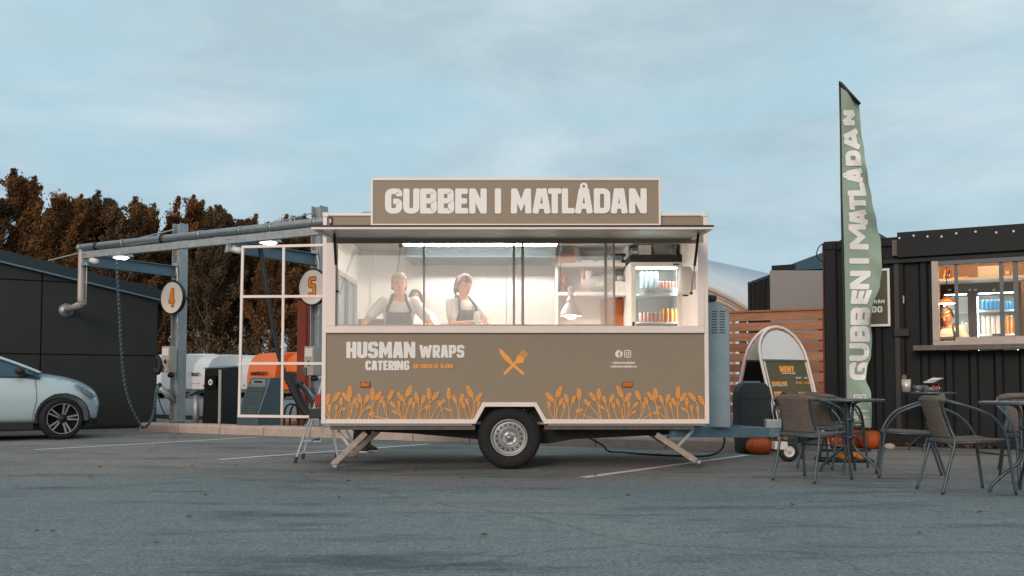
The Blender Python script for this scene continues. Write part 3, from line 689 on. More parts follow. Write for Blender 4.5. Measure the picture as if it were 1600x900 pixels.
# crossed knife and fork
mb = MB(); F1 = on_front(Y0-0.002)
mb.add([F1(x, -y, 0) for x, y in ((779.5, 544.5), (784.5, 547), (790, 552), (796.5, 559), (800.5, 565), (799, 568), (795, 567.5), (789.5, 563), (784, 556.5), (780.5, 549.5))], [tuple(range(10))])
ribbon(mb, [Vector((797, -565.5)), Vector((818.5, -584.8))], 0, 2.3, 2.3, F1, 1)
ribbon(mb, [Vector((808, -563.8)), Vector((787.5, -584.6))], 0, 2.3, 2.3, F1, 2)
mb.add([F1(x, -y, 3) for x, y in ((805, 566.8), (808, 556), (812.5, 554.5), (819.5, 561.5), (818, 566), (813, 567.5), (809, 568))], [tuple(range(7))])
for k, (dx, dy) in enumerate(((0, 0), (2.1, 1.9), (4.2, 3.9), (6.3, 5.9))):
    ribbon(mb, [Vector((810.5+dx, -556.5-dy)), Vector((818.7+dx, -546.2-dy))], 0, 0.75, 0.75, F1, 4+k)
mb.build('knife_and_fork_print', 'print_orange', parent=TR, world=True, fix=False)
# wheat print
WL = [(128,405,105,478,135),(125,470,130,515,120),(190,400,150,455,130),(168,475,168,505,160),(195,403,240,455,235),(243,362,243,435,230),(195,430,195,480,180),(278,432,262,472,240),(225,495,195,505,165),(290,410,305,465,290),(285,460,285,495,262),(348,415,330,465,300),(370,375,370,450,345),(420,397,388,450,370),(365,480,332,500,300),(385,520,350,530,470),(430,425,410,470,400),(432,450,437,495,460),(487,390,460,450,455),(465,455,497,490,530),(475,510,510,525,530),(505,403,545,455,550),(517,450,520,490,545),(590,362,560,430,550),(592,435,575,480,555),(605,455,600,495,585),(610,400,625,465,630),(665,418,645,468,640),(685,375,688,445,690),(745,398,705,450,665),(700,478,660,495,625),(735,450,750,485,770),(780,445,745,475,700),(798,375,798,445,820),(820,510,780,500,730),(820,418,838,468,850),(880,408,862,465,862),(872,455,885,498,905),(890,437,908,478,925),(897,362,930,435,930),(985,405,950,455,935),(968,450,962,490,945)]
WR = [(185,405,232,455,240),(207,450,207,495,235),(280,365,252,435,240),(285,435,265,480,250),(292,458,292,497,270),(298,410,312,465,315),(355,420,337,470,320),(375,378,378,448,355),(400,445,435,480,500),(400,505,360,510,465),(440,455,425,485,400),(433,402,470,455,480),(487,378,487,445,500),(480,480,515,497,550),(510,422,525,470,545),(570,412,550,465,550),(565,458,572,498,595),(587,365,620,435,625),(585,440,600,480,620),(670,405,635,455,625),(655,450,655,492,630),(710,460,680,490,645),(698,510,672,525,640),(695,392,718,450,715),(740,455,740,495,710),(745,430,760,472,778),(757,403,795,452,820),(805,378,805,445,825),(825,520,790,525,730),(840,490,815,495,870),(825,418,845,468,865),(882,412,868,465,880),(885,455,893,495,910),(895,435,918,480,930),(933,365,930,440,930),(980,405,945,455,930),(945,490,975,510,990),(980,432,980,482,1000),(990,405,1028,455,1040),(1005,475,1008,510,1020),(1040,480,1042,520,1050),(1045,420,1075,475,1078)]
def wheat(data, ox):
    mb = MB(); lay = 0
    for (ax, ay, bx, by, sx) in data:
        k = 1/3.6; A = Vector((ox+ax*k, -(500+ay*k))); B = Vector((ox+bx*k, -(500+by*k))); Sx = Vector((max(510.5, min(1100, ox+sx*k)), -655.0))
        d = (A-B); ln = d.length; d.normalize(); n = Vector((-d.y, d.x)); h = ln*0.5
        lo, hi = 510.0, 1100.0
        cl = lambda p: Vector((min(hi, max(lo, p.x)), p.y))
        Cc = B-d*abs(Sx.y-B.y)*0.45; path = [cl(Sx*(1-t)**2+Cc*2*t*(1-t)+B*t*t) for t in [i/8 for i in range(9)]]
        ribbon(mb, path, 0, 0.52, 0.52, F0, lay % 40); lay += 1
        rows = max(3, int(ln/3.9)); w0 = ln*0.115+0.85
        for i in range(rows):
            k_ = i/rows; w = w0*(0.72+0.55*math.sin(math.pi*min(1, k_*0.9+0.12)))*(1-0.25*k_); c = B+d*(ln*0.80*k_); st_ = ln/rows
            for sg in (-1, 1):
                b0 = c+n*sg*0.12; o1 = c+d*(st_*0.12)+n*sg*w*0.62; tip = c+d*(st_*1.18)+n*sg*w*1.35; o2 = c+d*(st_*0.55)+n*sg*0.08
                mb.add([F0(p.x, p.y, lay % 40) for p in (cl(b0), cl(o1), cl(tip), cl(o2))], [(0, 1, 2, 3)]); lay += 1
        tp = B+d*ln*0.78; w = w0*0.62
        mb.add([F0(p.x, p.y, lay % 40) for p in (cl(tp-n*w*0.5), cl(tp+d*ln*0.22), cl(tp+n*w*0.5), cl(tp-d*ln*0.1))], [(0, 1, 2, 3)]); lay += 1
        if ln > 14:
            for sg in (-0.5, 0, 0.5):
                mb.add([F0(p.x, p.y, lay % 40) for p in (cl(tp+n*sg*w-n*0.2), cl(tp+n*sg*w+n*0.2), cl(A+n*sg*w*1.6))], [(0, 1, 2)]); lay += 1
    mb.build('wheat_print', 'print_orange', parent=TR, world=True, fix=False)
wheat(WL, 480); wheat(WR, 800)
for u in (571, 980):
    ml = MB().box(tx(u-7), tx(u+7), Y0-0.018, Y0-0.0005, tz(604.5), tz(598)).build('marker_lamp', 'amber', TR, bevel=0.006, world=True)
    MB().box(tx(u-8), tx(u+8), Y0-0.006, Y0+0.001, tz(605.5), tz(597)).build('lamp_base', 'rust', ml, world=True)
MB().box(tx(513), tx(517.5), Y0-0.03, Y0-0.0005, tz(351), tz(339.5)).build('position_lamp', 'black_gloss', TR, bevel=0.006, world=True)
MB().box(tx(514), tx(516.5), Y0-0.034, Y0-0.031, tz(349), tz(343)).build('lamp_lens', 'white_plastic', TR, world=True)
# raised flap over the hatch, with gas struts
ZH = D(800, 373.5, Y0).z-0.02; YF = 8.72; ZFl = D(800, 357.5, YF).z
fx0, fx1 = D(488, 380, YF).x, D(1113, 380, YF).x
fl = MB(); nfl = Vector((0, (ZFl-ZH), (Y0-YF))).normalized()
def flp(x, t, o): p = Vector((x, Y0-0.03, ZH+0.02)).lerp(Vector((x, YF, ZFl)), t)+Vector((0, nfl.y, nfl.z))*o; return tuple(p)
fl.add([flp(fx0, 0, 0), flp(fx1, 0, 0), flp(fx1, 1, 0), flp(fx0, 1, 0), flp(fx0, 0, .035), flp(fx1, 0, .035), flp(fx1, 1, .035), flp(fx0, 1, .035)], [(0, 1, 2, 3), (4, 7, 6, 5), (0, 4, 5, 1), (1, 5, 6, 2), (2, 6, 7, 3), (3, 7, 4, 0)])
flap = fl.build('hatch_flap', 'flap', TR, world=True)
def fbar(x0, x1, t0, t1, o0, o1, name, m):
    b = MB(); b.add([flp(x0, t0, o0), flp(x1, t0, o0), flp(x1, t1, o0), flp(x0, t1, o0), flp(x0, t0, o1), flp(x1, t0, o1), flp(x1, t1, o1), flp(x0, t1, o1)], [(0, 1, 2, 3), (4, 7, 6, 5), (0, 4, 5, 1), (1, 5, 6, 2), (2, 6, 7, 3), (3, 7, 4, 0)]); b.build(name, m, flap, world=True)
fbar(fx0-0.01, fx1+0.01, 0.985, 1.006, -0.004, 0.016, 'flap_edge', 'trim')
fbar(fx0-0.014, fx1+0.014, 0.95, 1.012, 0.018, 0.034, 'flap_seal', 'black')
fbar(fx0, fx0+0.04, 0.0, 0.983, -0.012, -0.001, 'flap_rib', 'trim'); fbar(fx1-0.04, fx1, 0.0, 0.983, -0.012, -0.001, 'flap_rib', 'trim')
for (ua, va, ub, vb) in ((524, 371, 527, 455), (1089.5, 371, 1080, 458)):
    top = Vector(flp(D(ua, va, 9.1).x, 0.62, -0.01)); bot = D(ub, vb, Y0-0.045); mid = top.lerp(bot, 0.52)
    st = MB().cyl(top, mid, 0.013, n=10).build('gas_strut', 'black', TR, True, world=True)
    MB().cyl(mid, bot, 0.006, n=8).build('strut_rod', 'steel', st, True, world=True)
    MB().ell(bot, (0.016, 0.016, 0.016), 8, 6).build('strut_joint', 'black', st, True, world=True)
# thin white grid frame hung off the rear end of the trailer
YG = 9.95; mb = MB(); gx = lambda u, v: tuple(D(u, v, YG))
for a_, b_ in (((379, 386), (506, 383)), ((378, 463.5), (506, 463)), ((375, 568), (506, 568)), ((374, 650), (506, 651.5))):
    mb.bar(gx(*a_), gx(*b_), 0.024, 0.028)
MB.bar(mb, gx(379.5, 384.5), gx(373.5, 652), 0.026, 0.026, up=(0, 1, 0)); mb.bar(gx(443.5, 385), gx(440.5, 650), 0.026, 0.026, up=(0, 1, 0))
mb.build('grid_frame', 'trim', TR, world=True, bevel=0.003)
# rear lamp, number-plate side
MB().box(X0-0.07, X0-0.004, Y0+0.02, Y0+0.12, tz(636), tz(616)).build('tail_lamp', 'red_lens', TR, bevel=0.01, world=True)
MB().box(X0-0.16, X0-0.003, Y0+0.16, Y1-0.2, tz(655), tz(640)).build('rear_bumper', 'black', TR, bevel=0.01, world=True)
# chassis
tbox('side_rail', 'chassis_light', tx(515), tx(742), Y0+0.06, Y0+0.12, tz(672), tz(663)); tbox('side_rail', 'chassis_light', tx(851), tx(1086), Y0+0.06, Y0+0.12, tz(671.5), tz(663)); tbox('side_rail', 'chassis_light', tx(515), tx(1086), Y1-0.12, Y1-0.06, tz(672), ZB-0.024)
mb = MB()
for ya in (Y0+0.42, Y1-0.48):
    mb.prism([(540, 664), (740, 664), (790, 664), (900, 664), (1060, 664), (1060, 682), (985, 686), (900, 690), (860, 697), (800, 698), (742, 690), (640, 681), (540, 676)], lambda u, v, y=ya: (tx(u), y, tz(v)), lambda u, v, y=ya: (tx(u), y+0.05, tz(v)))
for u in (560, 640, 720, 880, 960, 1050): mb.box(tx(u), tx(u)+0.05, Y0+0.13, Y1-0.13, tz(672), ZB-0.022)
mb.build('chassis_beam', 'chassis', TR, world=True)
AX = tx(795.5); AZ = 0.318
MB().cyl((AX, Y0+0.25, AZ+0.01), (AX, Y1-0.25, AZ+0.01), 0.045, n=14).build('axle', 'chassis', TR, True, world=True)
for ya in (Y0+0.5, Y1-0.5): MB().bar((AX, ya, AZ), (tx(905), ya, tz(676)), 0.06, 0.09).build('trailing_arm', 'chassis', TR, world=True)
def wheel(c, face, r, w, rimr, parent, world=True, holes=16, mrim='rim', spokes=False):
    """steel wheel, tyre + rim; face: unit vector pointing out of the visible side"""
    f = Vector(face); c = Vector(c)
    g = MB(); g.lathe([(rimr*0.98, -w), (rimr+0.01, -w*1.0), (r*0.90, -w*0.98), (r*0.985, -w*0.80), (r, -w*0.55), (r, -w*0.45), (r*0.985, -w*0.18), (r*0.93, -0.008), (r*0.86, 0.004), (rimr*1.12, 0.004), (rimr*1.02, -0.008), (rimr*0.99, -0.03)], c, f, 56)
    ty = g.build('wheel', 'tyre', parent, True, world=world)
    h = MB(); R_ = rimr
    prof = [(R_*1.0, -0.012), (R_*1.015, -0.002), (R_*0.985, 0.004), (R_*0.94, -0.006), (R_*0.90, -0.05), (R_*0.86, -0.058), (R_*0.78, -0.045), (R_*0.62, -0.040), (R_*0.575, -0.028), (R_*0.54, -0.018), (R_*0.50, -0.020), (R_*0.46, -0.045), (R_*0.30, -0.050), (R_*0.15, -0.046), (R_*0.145, -0.018), (R_*0.12, -0.006), (0.0005, -0.002)]
    h.lathe(prof, c, f, 56); h.build('rim', mrim, ty, True, world=world)
    u = f.cross(Vector((0, 0, 1))).normalized(); z = u.cross(f).normalized(); k = MB()
    for i in range(holes):
        a = 2*math.pi*i/holes+0.1; p = c+(u*math.cos(a)+z*math.sin(a))*R_*0.70; t = (u*-math.sin(a)+z*math.cos(a))
        n = 8; rad = (u*math.cos(a)+z*math.sin(a))
        pts = [p+t*R_*0.062*math.cos(j*2*math.pi/n)+rad*R_*0.05*math.sin(j*2*math.pi/n)-f*0.0405 for j in range(n)]; pts2 = [q_-f*0.03 for q_ in pts]
        pts = [q_+f*0.0035 for q_ in pts]
        k.add([tuple(x) for x in pts+pts2], [tuple(range(n))]+[(j, (j+1) % n, n+(j+1) % n, n+j) for j in range(n)])
    tag(k.build('vent_holes', 'black', ty, world=world), kind='stuff')
    b = MB()
    for i in range(5):
        a = 2*math.pi*i/5+0.3; p = c+(u*math.cos(a)+z*math.sin(a))*R_*0.30; b.cyl(p-f*0.045, p-f*0.026, R_*0.052, R_*0.035, 6)
    tag(b.build('wheel_nuts', 'steel', ty, world=world), kind='stuff'); return ty
wheel((AX, Y0+0.03, AZ), (0, -1, 0), 0.318, 0.195, 0.183, TR)
wheel((AX, Y1-0.03, AZ), (0, 1, 0), 0.318, 0.195, 0.183, TR)
# corner steadies
def steady(fu, fv, tu, tv, su, sv, mu, mv, d, w=0.06):
    foot, top, s0, s1 = D(fu, fv, d), D(tu, tv, d), D(su, sv, d), D(mu, mv, d)
    up = Vector((0, -1, 0)); l = MB().bar(foot, top, w, 0.045, up=up).build('steady_leg', 'steady', TR, world=True, bevel=0.004)
    MB().bar(s0+Vector((0, .03, 0)), s1+Vector((0, .03, 0)), 0.03, 0.02, up=up).build('strut', 'galv', l, world=True)
    MB().cyl(foot+Vector((0.03, -0.03, -0.015)), foot+Vector((0.03, 0.03, -0.015)), 0.035, n=14).build('foot_roller', 'steel', l, True, world=True)
steady(519.5, 727, 572, 676, 527, 672, 547, 700, 9.78)
steady(546, 714.5, 592, 672, 540, 672, 556, 700, 11.35)
steady(1088, 720.5, 1025, 679, 1084, 672, 1056, 701, 9.78)
steady(1062, 705, 1010, 674, 1058, 672, 1036, 690, 11.35)
# drawbar, coupling, jockey wheel
YC = 10.75; HX = D(1238, 690, YC).x
mb = MB(); mb.bar((X1-0.35, Y0+0.15, 0.37), (HX-0.30, YC-0.06, 0.315), 0.07, 0.11); mb.bar((X1-0.35, Y1-0.15, 0.37), (HX-0.30, YC+0.06, 0.315), 0.07, 0.11); mb.box(HX-0.34, HX-0.02, YC-0.08, YC+0.08, 0.27, 0.36)
mb.build('drawbar', 'galv_blue', TR, world=True, bevel=0.005)
hp = MB(); hp.box(HX-0.30, HX+0.02, YC-0.055, YC+0.055, 0.36, 0.46); hp.cyl((HX+0.02, YC, 0.40), (HX+0.12, YC, 0.40), 0.05, 0.045, 12)
cp = hp.build('coupling', 'galv', TR, world=True, bevel=0.01)
MB().tube(spline([(HX-0.18, YC, 0.46), (HX-0.20, YC-0.02, 0.58), (HX-0.13, YC-0.02, 0.70), (HX-0.09, YC-0.02, 0.76)], 5), [0.016]*8+[0.022]*8, 10).build('handbrake', 'rubber', cp, True, world=True)
jw = MB().cyl((HX-0.10, YC-0.12, 0.24), (HX-0.10, YC-0.12, 0.72), 0.024, n=14).build('jockey_post', 'galv', TR, True, world=True)
MB().cyl((HX-0.10, YC-0.12, 0.70), (HX-0.10, YC-0.12, 0.74), 0.03, n=14).bar((HX-0.10, YC-0.12, 0.735), (HX-0.02, YC-0.16, 0.735), 0.02, 0.012).build('crank', 'rubber', jw, world=True)
JX = D(1232, 690, YC-0.15).x
MB().box(JX-0.16, JX-0.02, YC-0.19, YC-0.05, 0.135, 0.22).bar((JX-0.09, YC-0.12, 0.2), (JX, YC-0.20, 0.115), 0.02, 0.03).build('fork', 'white_plastic', jw, world=True, bevel=0.006)
jt = MB().lathe([(0.06, -0.05), (0.085, -0.055), (0.105, -0.04), (0.112, -0.02), (0.105, 0.0), (0.085, 0.012), (0.06, 0.008)], (JX, YC-0.17, 0.112), (0, -1, 0), 32).build('jockey_tyre', 'rubber', jw, True, world=True)
MB().lathe([(0.062, -0.02), (0.064, 0.006), (0.055, 0.01), (0.045, -0.008), (0.025, -0.008), (0.022, 0.012), (0.001, 0.014)], (JX, YC-0.17, 0.112), (0, -1, 0), 24).build('jockey_hub', 'white_plastic', jw, True, world=True)
# gas locker standing on the drawbar
gb = MB(); gy0, gy1 = 10.05, 11.0; gx0, gx1 = X1+0.012, D(1140.5, 560, gy0).x; gt = D(800, 471, gy0).z
def GP(a, b, y): return (a, y, b)
pp = [(gx0, 0.40), (gx1, 0.40), (gx1, gt-0.12), (gx1-0.12, gt), (gx0, gt)]
gk = gb.prism(pp, lambda a_, b_: GP(a_, b_, gy0), lambda a_, b_: GP(a_, b_, gy1)).build('gas_locker', 'cabinet', TR, world=True, bevel=0.008)
mb = MB()
for i in range(9):
    z = gt-0.10-0.028*i
    for xx in (gx0+0.12, gx0+0.20): mb.box(xx, xx+0.055, gy0-0.006, gy0+0.002, z-0.008, z)
tag(mb.build('vent_louvres', 'black', gk, world=True), kind='stuff')
MB().tube([(gx0+0.02, gy0, gt-0.47), (gx0+0.045, gy0-0.045, gt-0.47), (gx0+0.055, gy0-0.045, gt-0.36), (gx0+0.055, gy0-0.045, gt-0.27), (gx0+0.02, gy0, gt-0.25)], 0.008, 8).build('door_handle', 'black', gk, True, world=True)
MB().box(gx0-0.005, gx0+0.17, gy0-0.03, gy0+0.10, gt+0.002, gt+0.065).build('work_lamp', 'black', gk, bevel=0.018, world=True)

# ================================================================ INSIDE THE TRAILER
# extractor hood, back panels and strip light (parts of the trailer)
hy = 10.95
hd = MB().prism([(633, 384), (869, 384), (869, 402), (633, 402)], lambda u, v: tuple(D(u, v, hy)), lambda u, v: (D(u, v, hy).x, Y1-T-0.004, D(u, v, hy).z)).build('extractor_hood', 'hood_dark', TR, world=True, bevel=0.004)
for i in range(3):
    a0, a1 = D(634+79*i, 450, 11.66).x, D(634+79*(i+1)-1.2, 450, 11.66).x
    tbox('back_panel', 'stainless', a0, a1, 11.66, 11.70, 0.95, D(800, 402, hy).z-0.003)
la = D(630, 380, 10.55); lb = D(871, 380, 10.55)
lf = MB().box(la.x, lb.x, 10.52, 10.62, la.z+0.012, ZT-0.078).build('lamp_housing', 'white_plastic', TR, world=True)
MB().box(la.x+0.01, lb.x-0.01, 10.525, 10.615, la.z-0.022, la.z+0.010).build('strip_light', 'lamp_on', lf, world=True)
# side window in the end wall, seen obliquely at the left
for za, zb in ((1.05, 1.10), (2.02, 2.07)): tbox('window_rail', 'window_alu', X0+T+0.001, X0+T+0.03, Y0+0.55, 11.35, za, zb)
for ya in (Y0+0.55, 10.75, 11.31): tbox('window_post', 'window_alu', X0+T+0.001, X0+T+0.035, ya, ya+0.04, 1.101, 2.019)
tbox('side_pane', 'car_glass', X0+T+0.002, X0+T+0.008, Y0+0.60, 11.30, 1.101, 2.019)
# oven back rim at the left, wall joint post
tbox('wall_joint', 'inner', D(579, 500, 11.69).x, D(586, 500, 11.69).x, 11.69, 11.714, 0.6, ZT-0.08)
# shelf unit
sy0, sy1 = 11.30, 11.70
sx0, sx1 = D(868, 450, sy0).x, D(983, 450, sy0).x
su = thing('shelf_unit', 'white three-tier shelf unit beside the drinks fridge', 'shelf', ((sx0+sx1)/2, (sy0+sy1)/2, ZF))
sW = dict(parent=su, world=True)
def shz(v): return D(800, v, sy0).z
for nm, xa, xb in (('side_board', sx0, sx0+0.03), ('side_board', sx1-0.03, sx1)): MB().box(xa, xb, sy0, sy1, ZF+0.001, ZT-0.08).build(nm, 'shelf_white', **sW)
for v in (410.5, 456): MB().box(sx0+0.031, sx1-0.031, sy0+0.002, sy1-0.012, shz(v+5.5), shz(v)).build('shelf', 'shelf_white', **sW)
MB().box(sx0+0.031, sx1-0.031, sy1-0.011, sy1, ZF+0.001, ZT-0.08).build('back_board', 'inner', **sW)
MB().box(sx0+0.031, sx1-0.031, sy0+0.002, sy1-0.012, 1.22, 1.26).build('shelf', 'shelf_white', **sW)
Z1, Z2, Z3 = shz(410.5), shz(456), 1.26
def on_shelf(name, label, cat, u, z, build, d=11.42, group=None):
    p = D(u, 450, d); t = thing(name, label, cat, (p.x, d, z), 0, group); build(t); return t
def b_pizza(t):
    MB().box(-0.145, 0.145, -0.12, 0.14, 0, 0.40).build('case', 'copper', t, bevel=0.012)
    MB().prism([(-0.11, 0.06)]+[(0.11*math.cos(a*math.pi/10), 0.15+0.13*math.sin(a*math.pi/10)) for a in range(11)][::-1]+[(0.11, 0.06)][:0]+[(0.11, 0.06)], lambda a, b: (a, -0.135, b), lambda a, b: (a, -0.121, b)).build('door', 'black', t)
    MB().box(-0.10, 0.10, -0.142, -0.136, 0.06, 0.10).build('grate', 'red_lens', t)
on_shelf('oven_box', 'small copper-coloured oven box with black arched door on the top shelf', 'oven', 881, Z1, b_pizza)
def b_spray(t):
    MB().lathe([(0.001, 0), (0.05, 0.002), (0.055, 0.03), (0.05, 0.16), (0.022, 0.21), (0.016, 0.26), (0.001, 0.262)], n=16).build('bottle_body', 'tub', t, True)
    MB().box(-0.045, 0.02, -0.014, 0.014, 0.262, 0.30).bar((-0.02, 0, 0.262), (-0.04, 0, 0.22), 0.012, 0.01).build('spray_head', 'white_plastic', t, bevel=0.004)
on_shelf('spray_bottle', 'clear spray bottle beside the oven box on the top shelf', 'bottle', 900, Z1, b_spray)
def b_bags(t):
    rr = random.Random(4); mb = MB()
    for i in range(9): mb.ell((-0.26+0.065*i, rr.uniform(-.05, .05), 0.03+rr.uniform(0, .02)), (0.06, 0.09, 0.03+rr.uniform(0, .02)), 10, 6)
    mb.build('folded_bags', 'galv_blue', t, True); MB().box(-0.3, 0.3, -0.11, -0.10, 0.001, 0.03).build('bag_edge', 'paper', t)
on_shelf('bag_pile', 'pile of blue and grey folded bags lying on the top shelf', 'bags', 930, Z1, b_bags)
def b_radio(t):
    MB().box(-0.10, 0.10, -0.06, 0.06, 0, 0.12).build('body', 'black', t, bevel=0.01); MB().box(-0.08, 0.03, -0.064, -0.0605, 0.03, 0.09).build('front', 'galv_blue', t); MB().box(0.045, 0.08, -0.065, -0.0605, 0.04, 0.08).build('dial', 'stainless', t)
on_shelf('radio', 'black radio at the right end of the top shelf', 'radio', 968, Z1, b_radio)
def b_roll(m, r, h, tilt=0.0):
    def f(t):
        MB().cyl((0, 0, 0.002), (tilt, 0, h), r, n=18).build('roll', m, t, True); MB().cyl((tilt, 0, h+0.001), (tilt*1.02, 0, h+0.006), r*0.5, n=14).build('core', 'cardboard', t, True)
    return f
on_shelf('foil_roll', 'copper-toned foil roll leaning at the left of the middle shelf', 'roll', 877, Z2, b_roll('copper', 0.04, 0.24, 0.05))
on_shelf('spice_tin', 'orange-red spice tin standing on the middle shelf', 'tin', 911, Z2, b_roll('can_pink', 0.035, 0.27))
on_shelf('paper_roll', 'white paper roll next to the spice tin', 'paper roll', 920, Z2, b_roll('white_plastic', 0.045, 0.26))
def b_sack(t): MB().ell((0, 0, 0.10), (0.23, 0.10, 0.10), 18, 10).ell((0.12, 0, 0.15), (0.12, 0.08, 0.08), 14, 8).build('sack_body', 'box_grey', t, True); MB().box(-0.05, 0.05, -0.10, -0.095, 0.07, 0.13).build('sack_label', 'paper', t)
on_shelf('flour_sack', 'grey slumped flour sack on the middle shelf', 'sack', 936, Z2, b_sack)
def b_carton(t): MB().box(-0.09, 0.09, -0.08, 0.08, 0, 0.13).build('carton', 'carton', t, bevel=0.004); MB().ell((0, 0, 0.17), (0.05, 0.05, 0.045), 12, 8).build('bag_knot', 'tub', t, True)
on_shelf('carton_box', 'small white carton with a clear bag on top at the right of the middle shelf', 'box', 968, Z2, b_carton)
def b_jar(t): MB().lathe([(0.001, 0), (0.05, 0.001), (0.052, 0.12), (0.035, 0.14), (0.035, 0.15), (0.001, 0.151)], n=16).build('jar_body', 'tub', t, True); MB().cyl((0, 0, 0.151), (0, 0, 0.175), 0.038, n=14).build('lid', 'white_plastic', t, True)
on_shelf('jar', 'clear lidded jar between the flour sack and the carton box', 'jar', 955, Z2, b_jar)
tbox('side_panel', 'copper', sx1-0.30, sx1-0.032, 11.62, 11.68, 1.262, Z2-0.06, par=TR)
# heat lamp hanging over the pass
hl = D(892, 480, 10.15)
t = thing('heat_lamp', 'polished dome heat lamp glowing over the counter', 'lamp', (hl.x, hl.y, D(892, 500, 10.15).z))
zz = lambda v: D(892, v, 10.15).z-t.location.z
MB().tube(spline([(-0.10, 0, zz(372)), (-0.11, 0, zz(410)), (-0.095, 0, zz(440)), (0.0, 0, zz(462))], 6), 0.006, 6).build('cord', 'black', t, True)
MB().lathe([(0.016, zz(462)), (0.028, zz(463)), (0.028, zz(466)), (0.045, zz(468)), (0.05, zz(471)), (0.04, zz(472)), (0.06, zz(476)), (0.095, zz(483)), (0.115, zz(491)), (0.12, zz(494)), (0.114, zz(494)), (0.09, zz(484)), (0.05, zz(476)), (0.001, zz(472))], n=32).build('lamp_shade', 'stainless', t, True)
MB().ell((0, 0, zz(491)), (0.062, 0.062, 0.052), 18, 12).build('bulb', 'bulb_warm', t, True)
MB().ell((0, 0, zz(455)), (0.035, 0.03, 0.05), 12, 8).build('cord_cover', 'paper', t, True)
# coiled cable above the cook
t = thing('coiled_cable', 'black coiled cable hanging from the ceiling above the capped cook', 'cable', tuple(D(626, 385, 10.35)))
p0, p1 = D(626, 385, 10.35), D(620, 428, 10.35); pts = []
for i in range(160):
    k = i/159; c = (p1-p0)*k; r = 0.010*min(1, max(0, (k-0.28)*8)); pts.append((c.x+r*math.cos(i*0.9), r*math.sin(i*0.9), c.z))
MB().tube(pts, 0.0032, 5).build('coil', 'rubber', t, True); MB().cyl((0, 0, -0.01), (0, 0.0, 0.03), 0.022, n=12).build('plug', 'black', t, True); MB().cyl((0, 0, 0.03), (0, 0, ZT-0.078-p0.z), 0.006, n=6).build('drop_cord', 'black', t)
# drinks fridge
fd = 10.85; fxa, fxb = D(986, 450, fd).x, D(1066, 450, fd).x; FZ0, FZ1 = ZF, D(1020, 398, fd).z
fr = thing('drinks_fridge', 'white glass-door drinks fridge with a black top strip, lit inside', 'fridge', ((fxa+fxb)/2, 11.15, FZ0))
def fB(name, m, x0, x1, y0, y1, z0, z1, bev=0.0, par=None): return MB().box(x0, x1, y0, y1, z0, z1).build(name, m, par or fr, bevel=bev, world=True)
fB('side_wall', 'shelf_white', fxa, fxa+0.03, fd+0.05, 11.55, FZ0, FZ1-0.001); fB('side_wall', 'shelf_white', fxb-0.03, fxb, fd+0.05, 11.55, FZ0, FZ1-0.001)
fB('rear_wall', 'shelf_white', fxa+0.031, fxb-0.031, 11.52, 11.55, FZ0, FZ1-0.001); fB('base', 'shelf_white', fxa+0.031, fxb-0.031, fd+0.05, 11.519, FZ0, FZ0+0.12)
zs = lambda v: D(1020, v, fd).z
fB('top_strip', 'black', fxa-0.01, fxb+0.01, fd-0.01, 11.55, zs(409), FZ1, 0.006)
fB('cabinet_top', 'shelf_white', fxa+0.031, fxb-0.031, fd+0.05, 11.519, zs(415), zs(409.5))
dr = fB('door', 'shelf_white', fxa, fxb, fd, fd+0.045, zs(417), zs(409.4), 0.004)
fB('door_stile', 'shelf_white', fxa, fxa+0.055, fd, fd+0.045, FZ0+0.05, zs(417.2), 0.004, dr); fB('door_stile', 'shelf_white', fxb-0.055, fxb, fd, fd+0.045, FZ0+0.05, zs(417.2), 0.004, dr)
fB('door_pane', 'pane_clear', fxa+0.056, fxb-0.056, fd+0.02, fd+0.026, FZ0+0.05, zs(417.2), 0, dr)
fB('door_handle', 'black', fxa+0.012, fxa+0.032, fd-0.025, fd-0.001, zs(510), zs(503), 0.003, dr)
fB('maker_plate', 'black', fxb-0.10, fxb-0.03, fd-0.003, fd-0.0005, zs(414), zs(412), 0, dr)
fB('fridge_lamp', 'fridge_light', fxa+0.06, fxb-0.06, fd+0.06, fd+0.085, zs(418.5), zs(416.5))
for xa_ in (fxa+0.034, fxb-0.046): fB('side_lamp', 'fridge_light', xa_, xa_+0.008, fd+0.06, fd+0.075, FZ0+0.9, zs(420))
shv = []
for v in (458, 502): shv.append(zs(v)); fB('shelf', 'shelf_white', fxa+0.031, fxb-0.031, fd+0.08, 11.5, zs(v+2), zs(v))
tbz = zs(449)
def can(name, m, r, h, label, cat, x, y, z, group, mtop='can_silver'):
    key = (m, round(r, 4), round(h, 4)); t = thing(name, label, cat, (x, y, z), 0, group)
    if key not in can.c:
        a = MB().lathe([(r*0.8, 0), (r, 0.008), (r, h*0.86), (r*0.9, h*0.94), (r*0.86, h*0.94)], n=14); b = MB().lathe([(r*0.86, h*0.94), (r*0.86, h), (r*0.3, h*1.0), (0.001, h*0.99)], n=14); can.c[key] = (a, b)
        oa = a.build('can_body', m, t, True); ob = b.build('can_top', mtop, t, True); can.c[key] = (oa.data, ob.data)
    else:
        for nm, me in zip(('can_body', 'can_top'), can.c[key]):
            o = bpy.data.objects.new(nm, me); COL.objects.link(o); o.parent = t
can.c = {}
ORD = ['leftmost', 'second from the left', 'third from the left', 'fourth from the left', 'fifth from the left', 'sixth from the left', 'seventh from the left', 'eighth from the left', 'ninth from the left']
cy = fd+0.15; DX = lambda u: D(u, 450, cy).x
for i in range(4): can('bottle', 'tub', 0.027, zs(420)-shv[0]-0.02, ORD[i]+' of the tall pale bottles on the upper fridge shelf', 'bottle', DX(1003.5+7.3*i), cy, shv[0]+0.001, 'pale bottles on the upper fridge shelf', 'white_plastic')
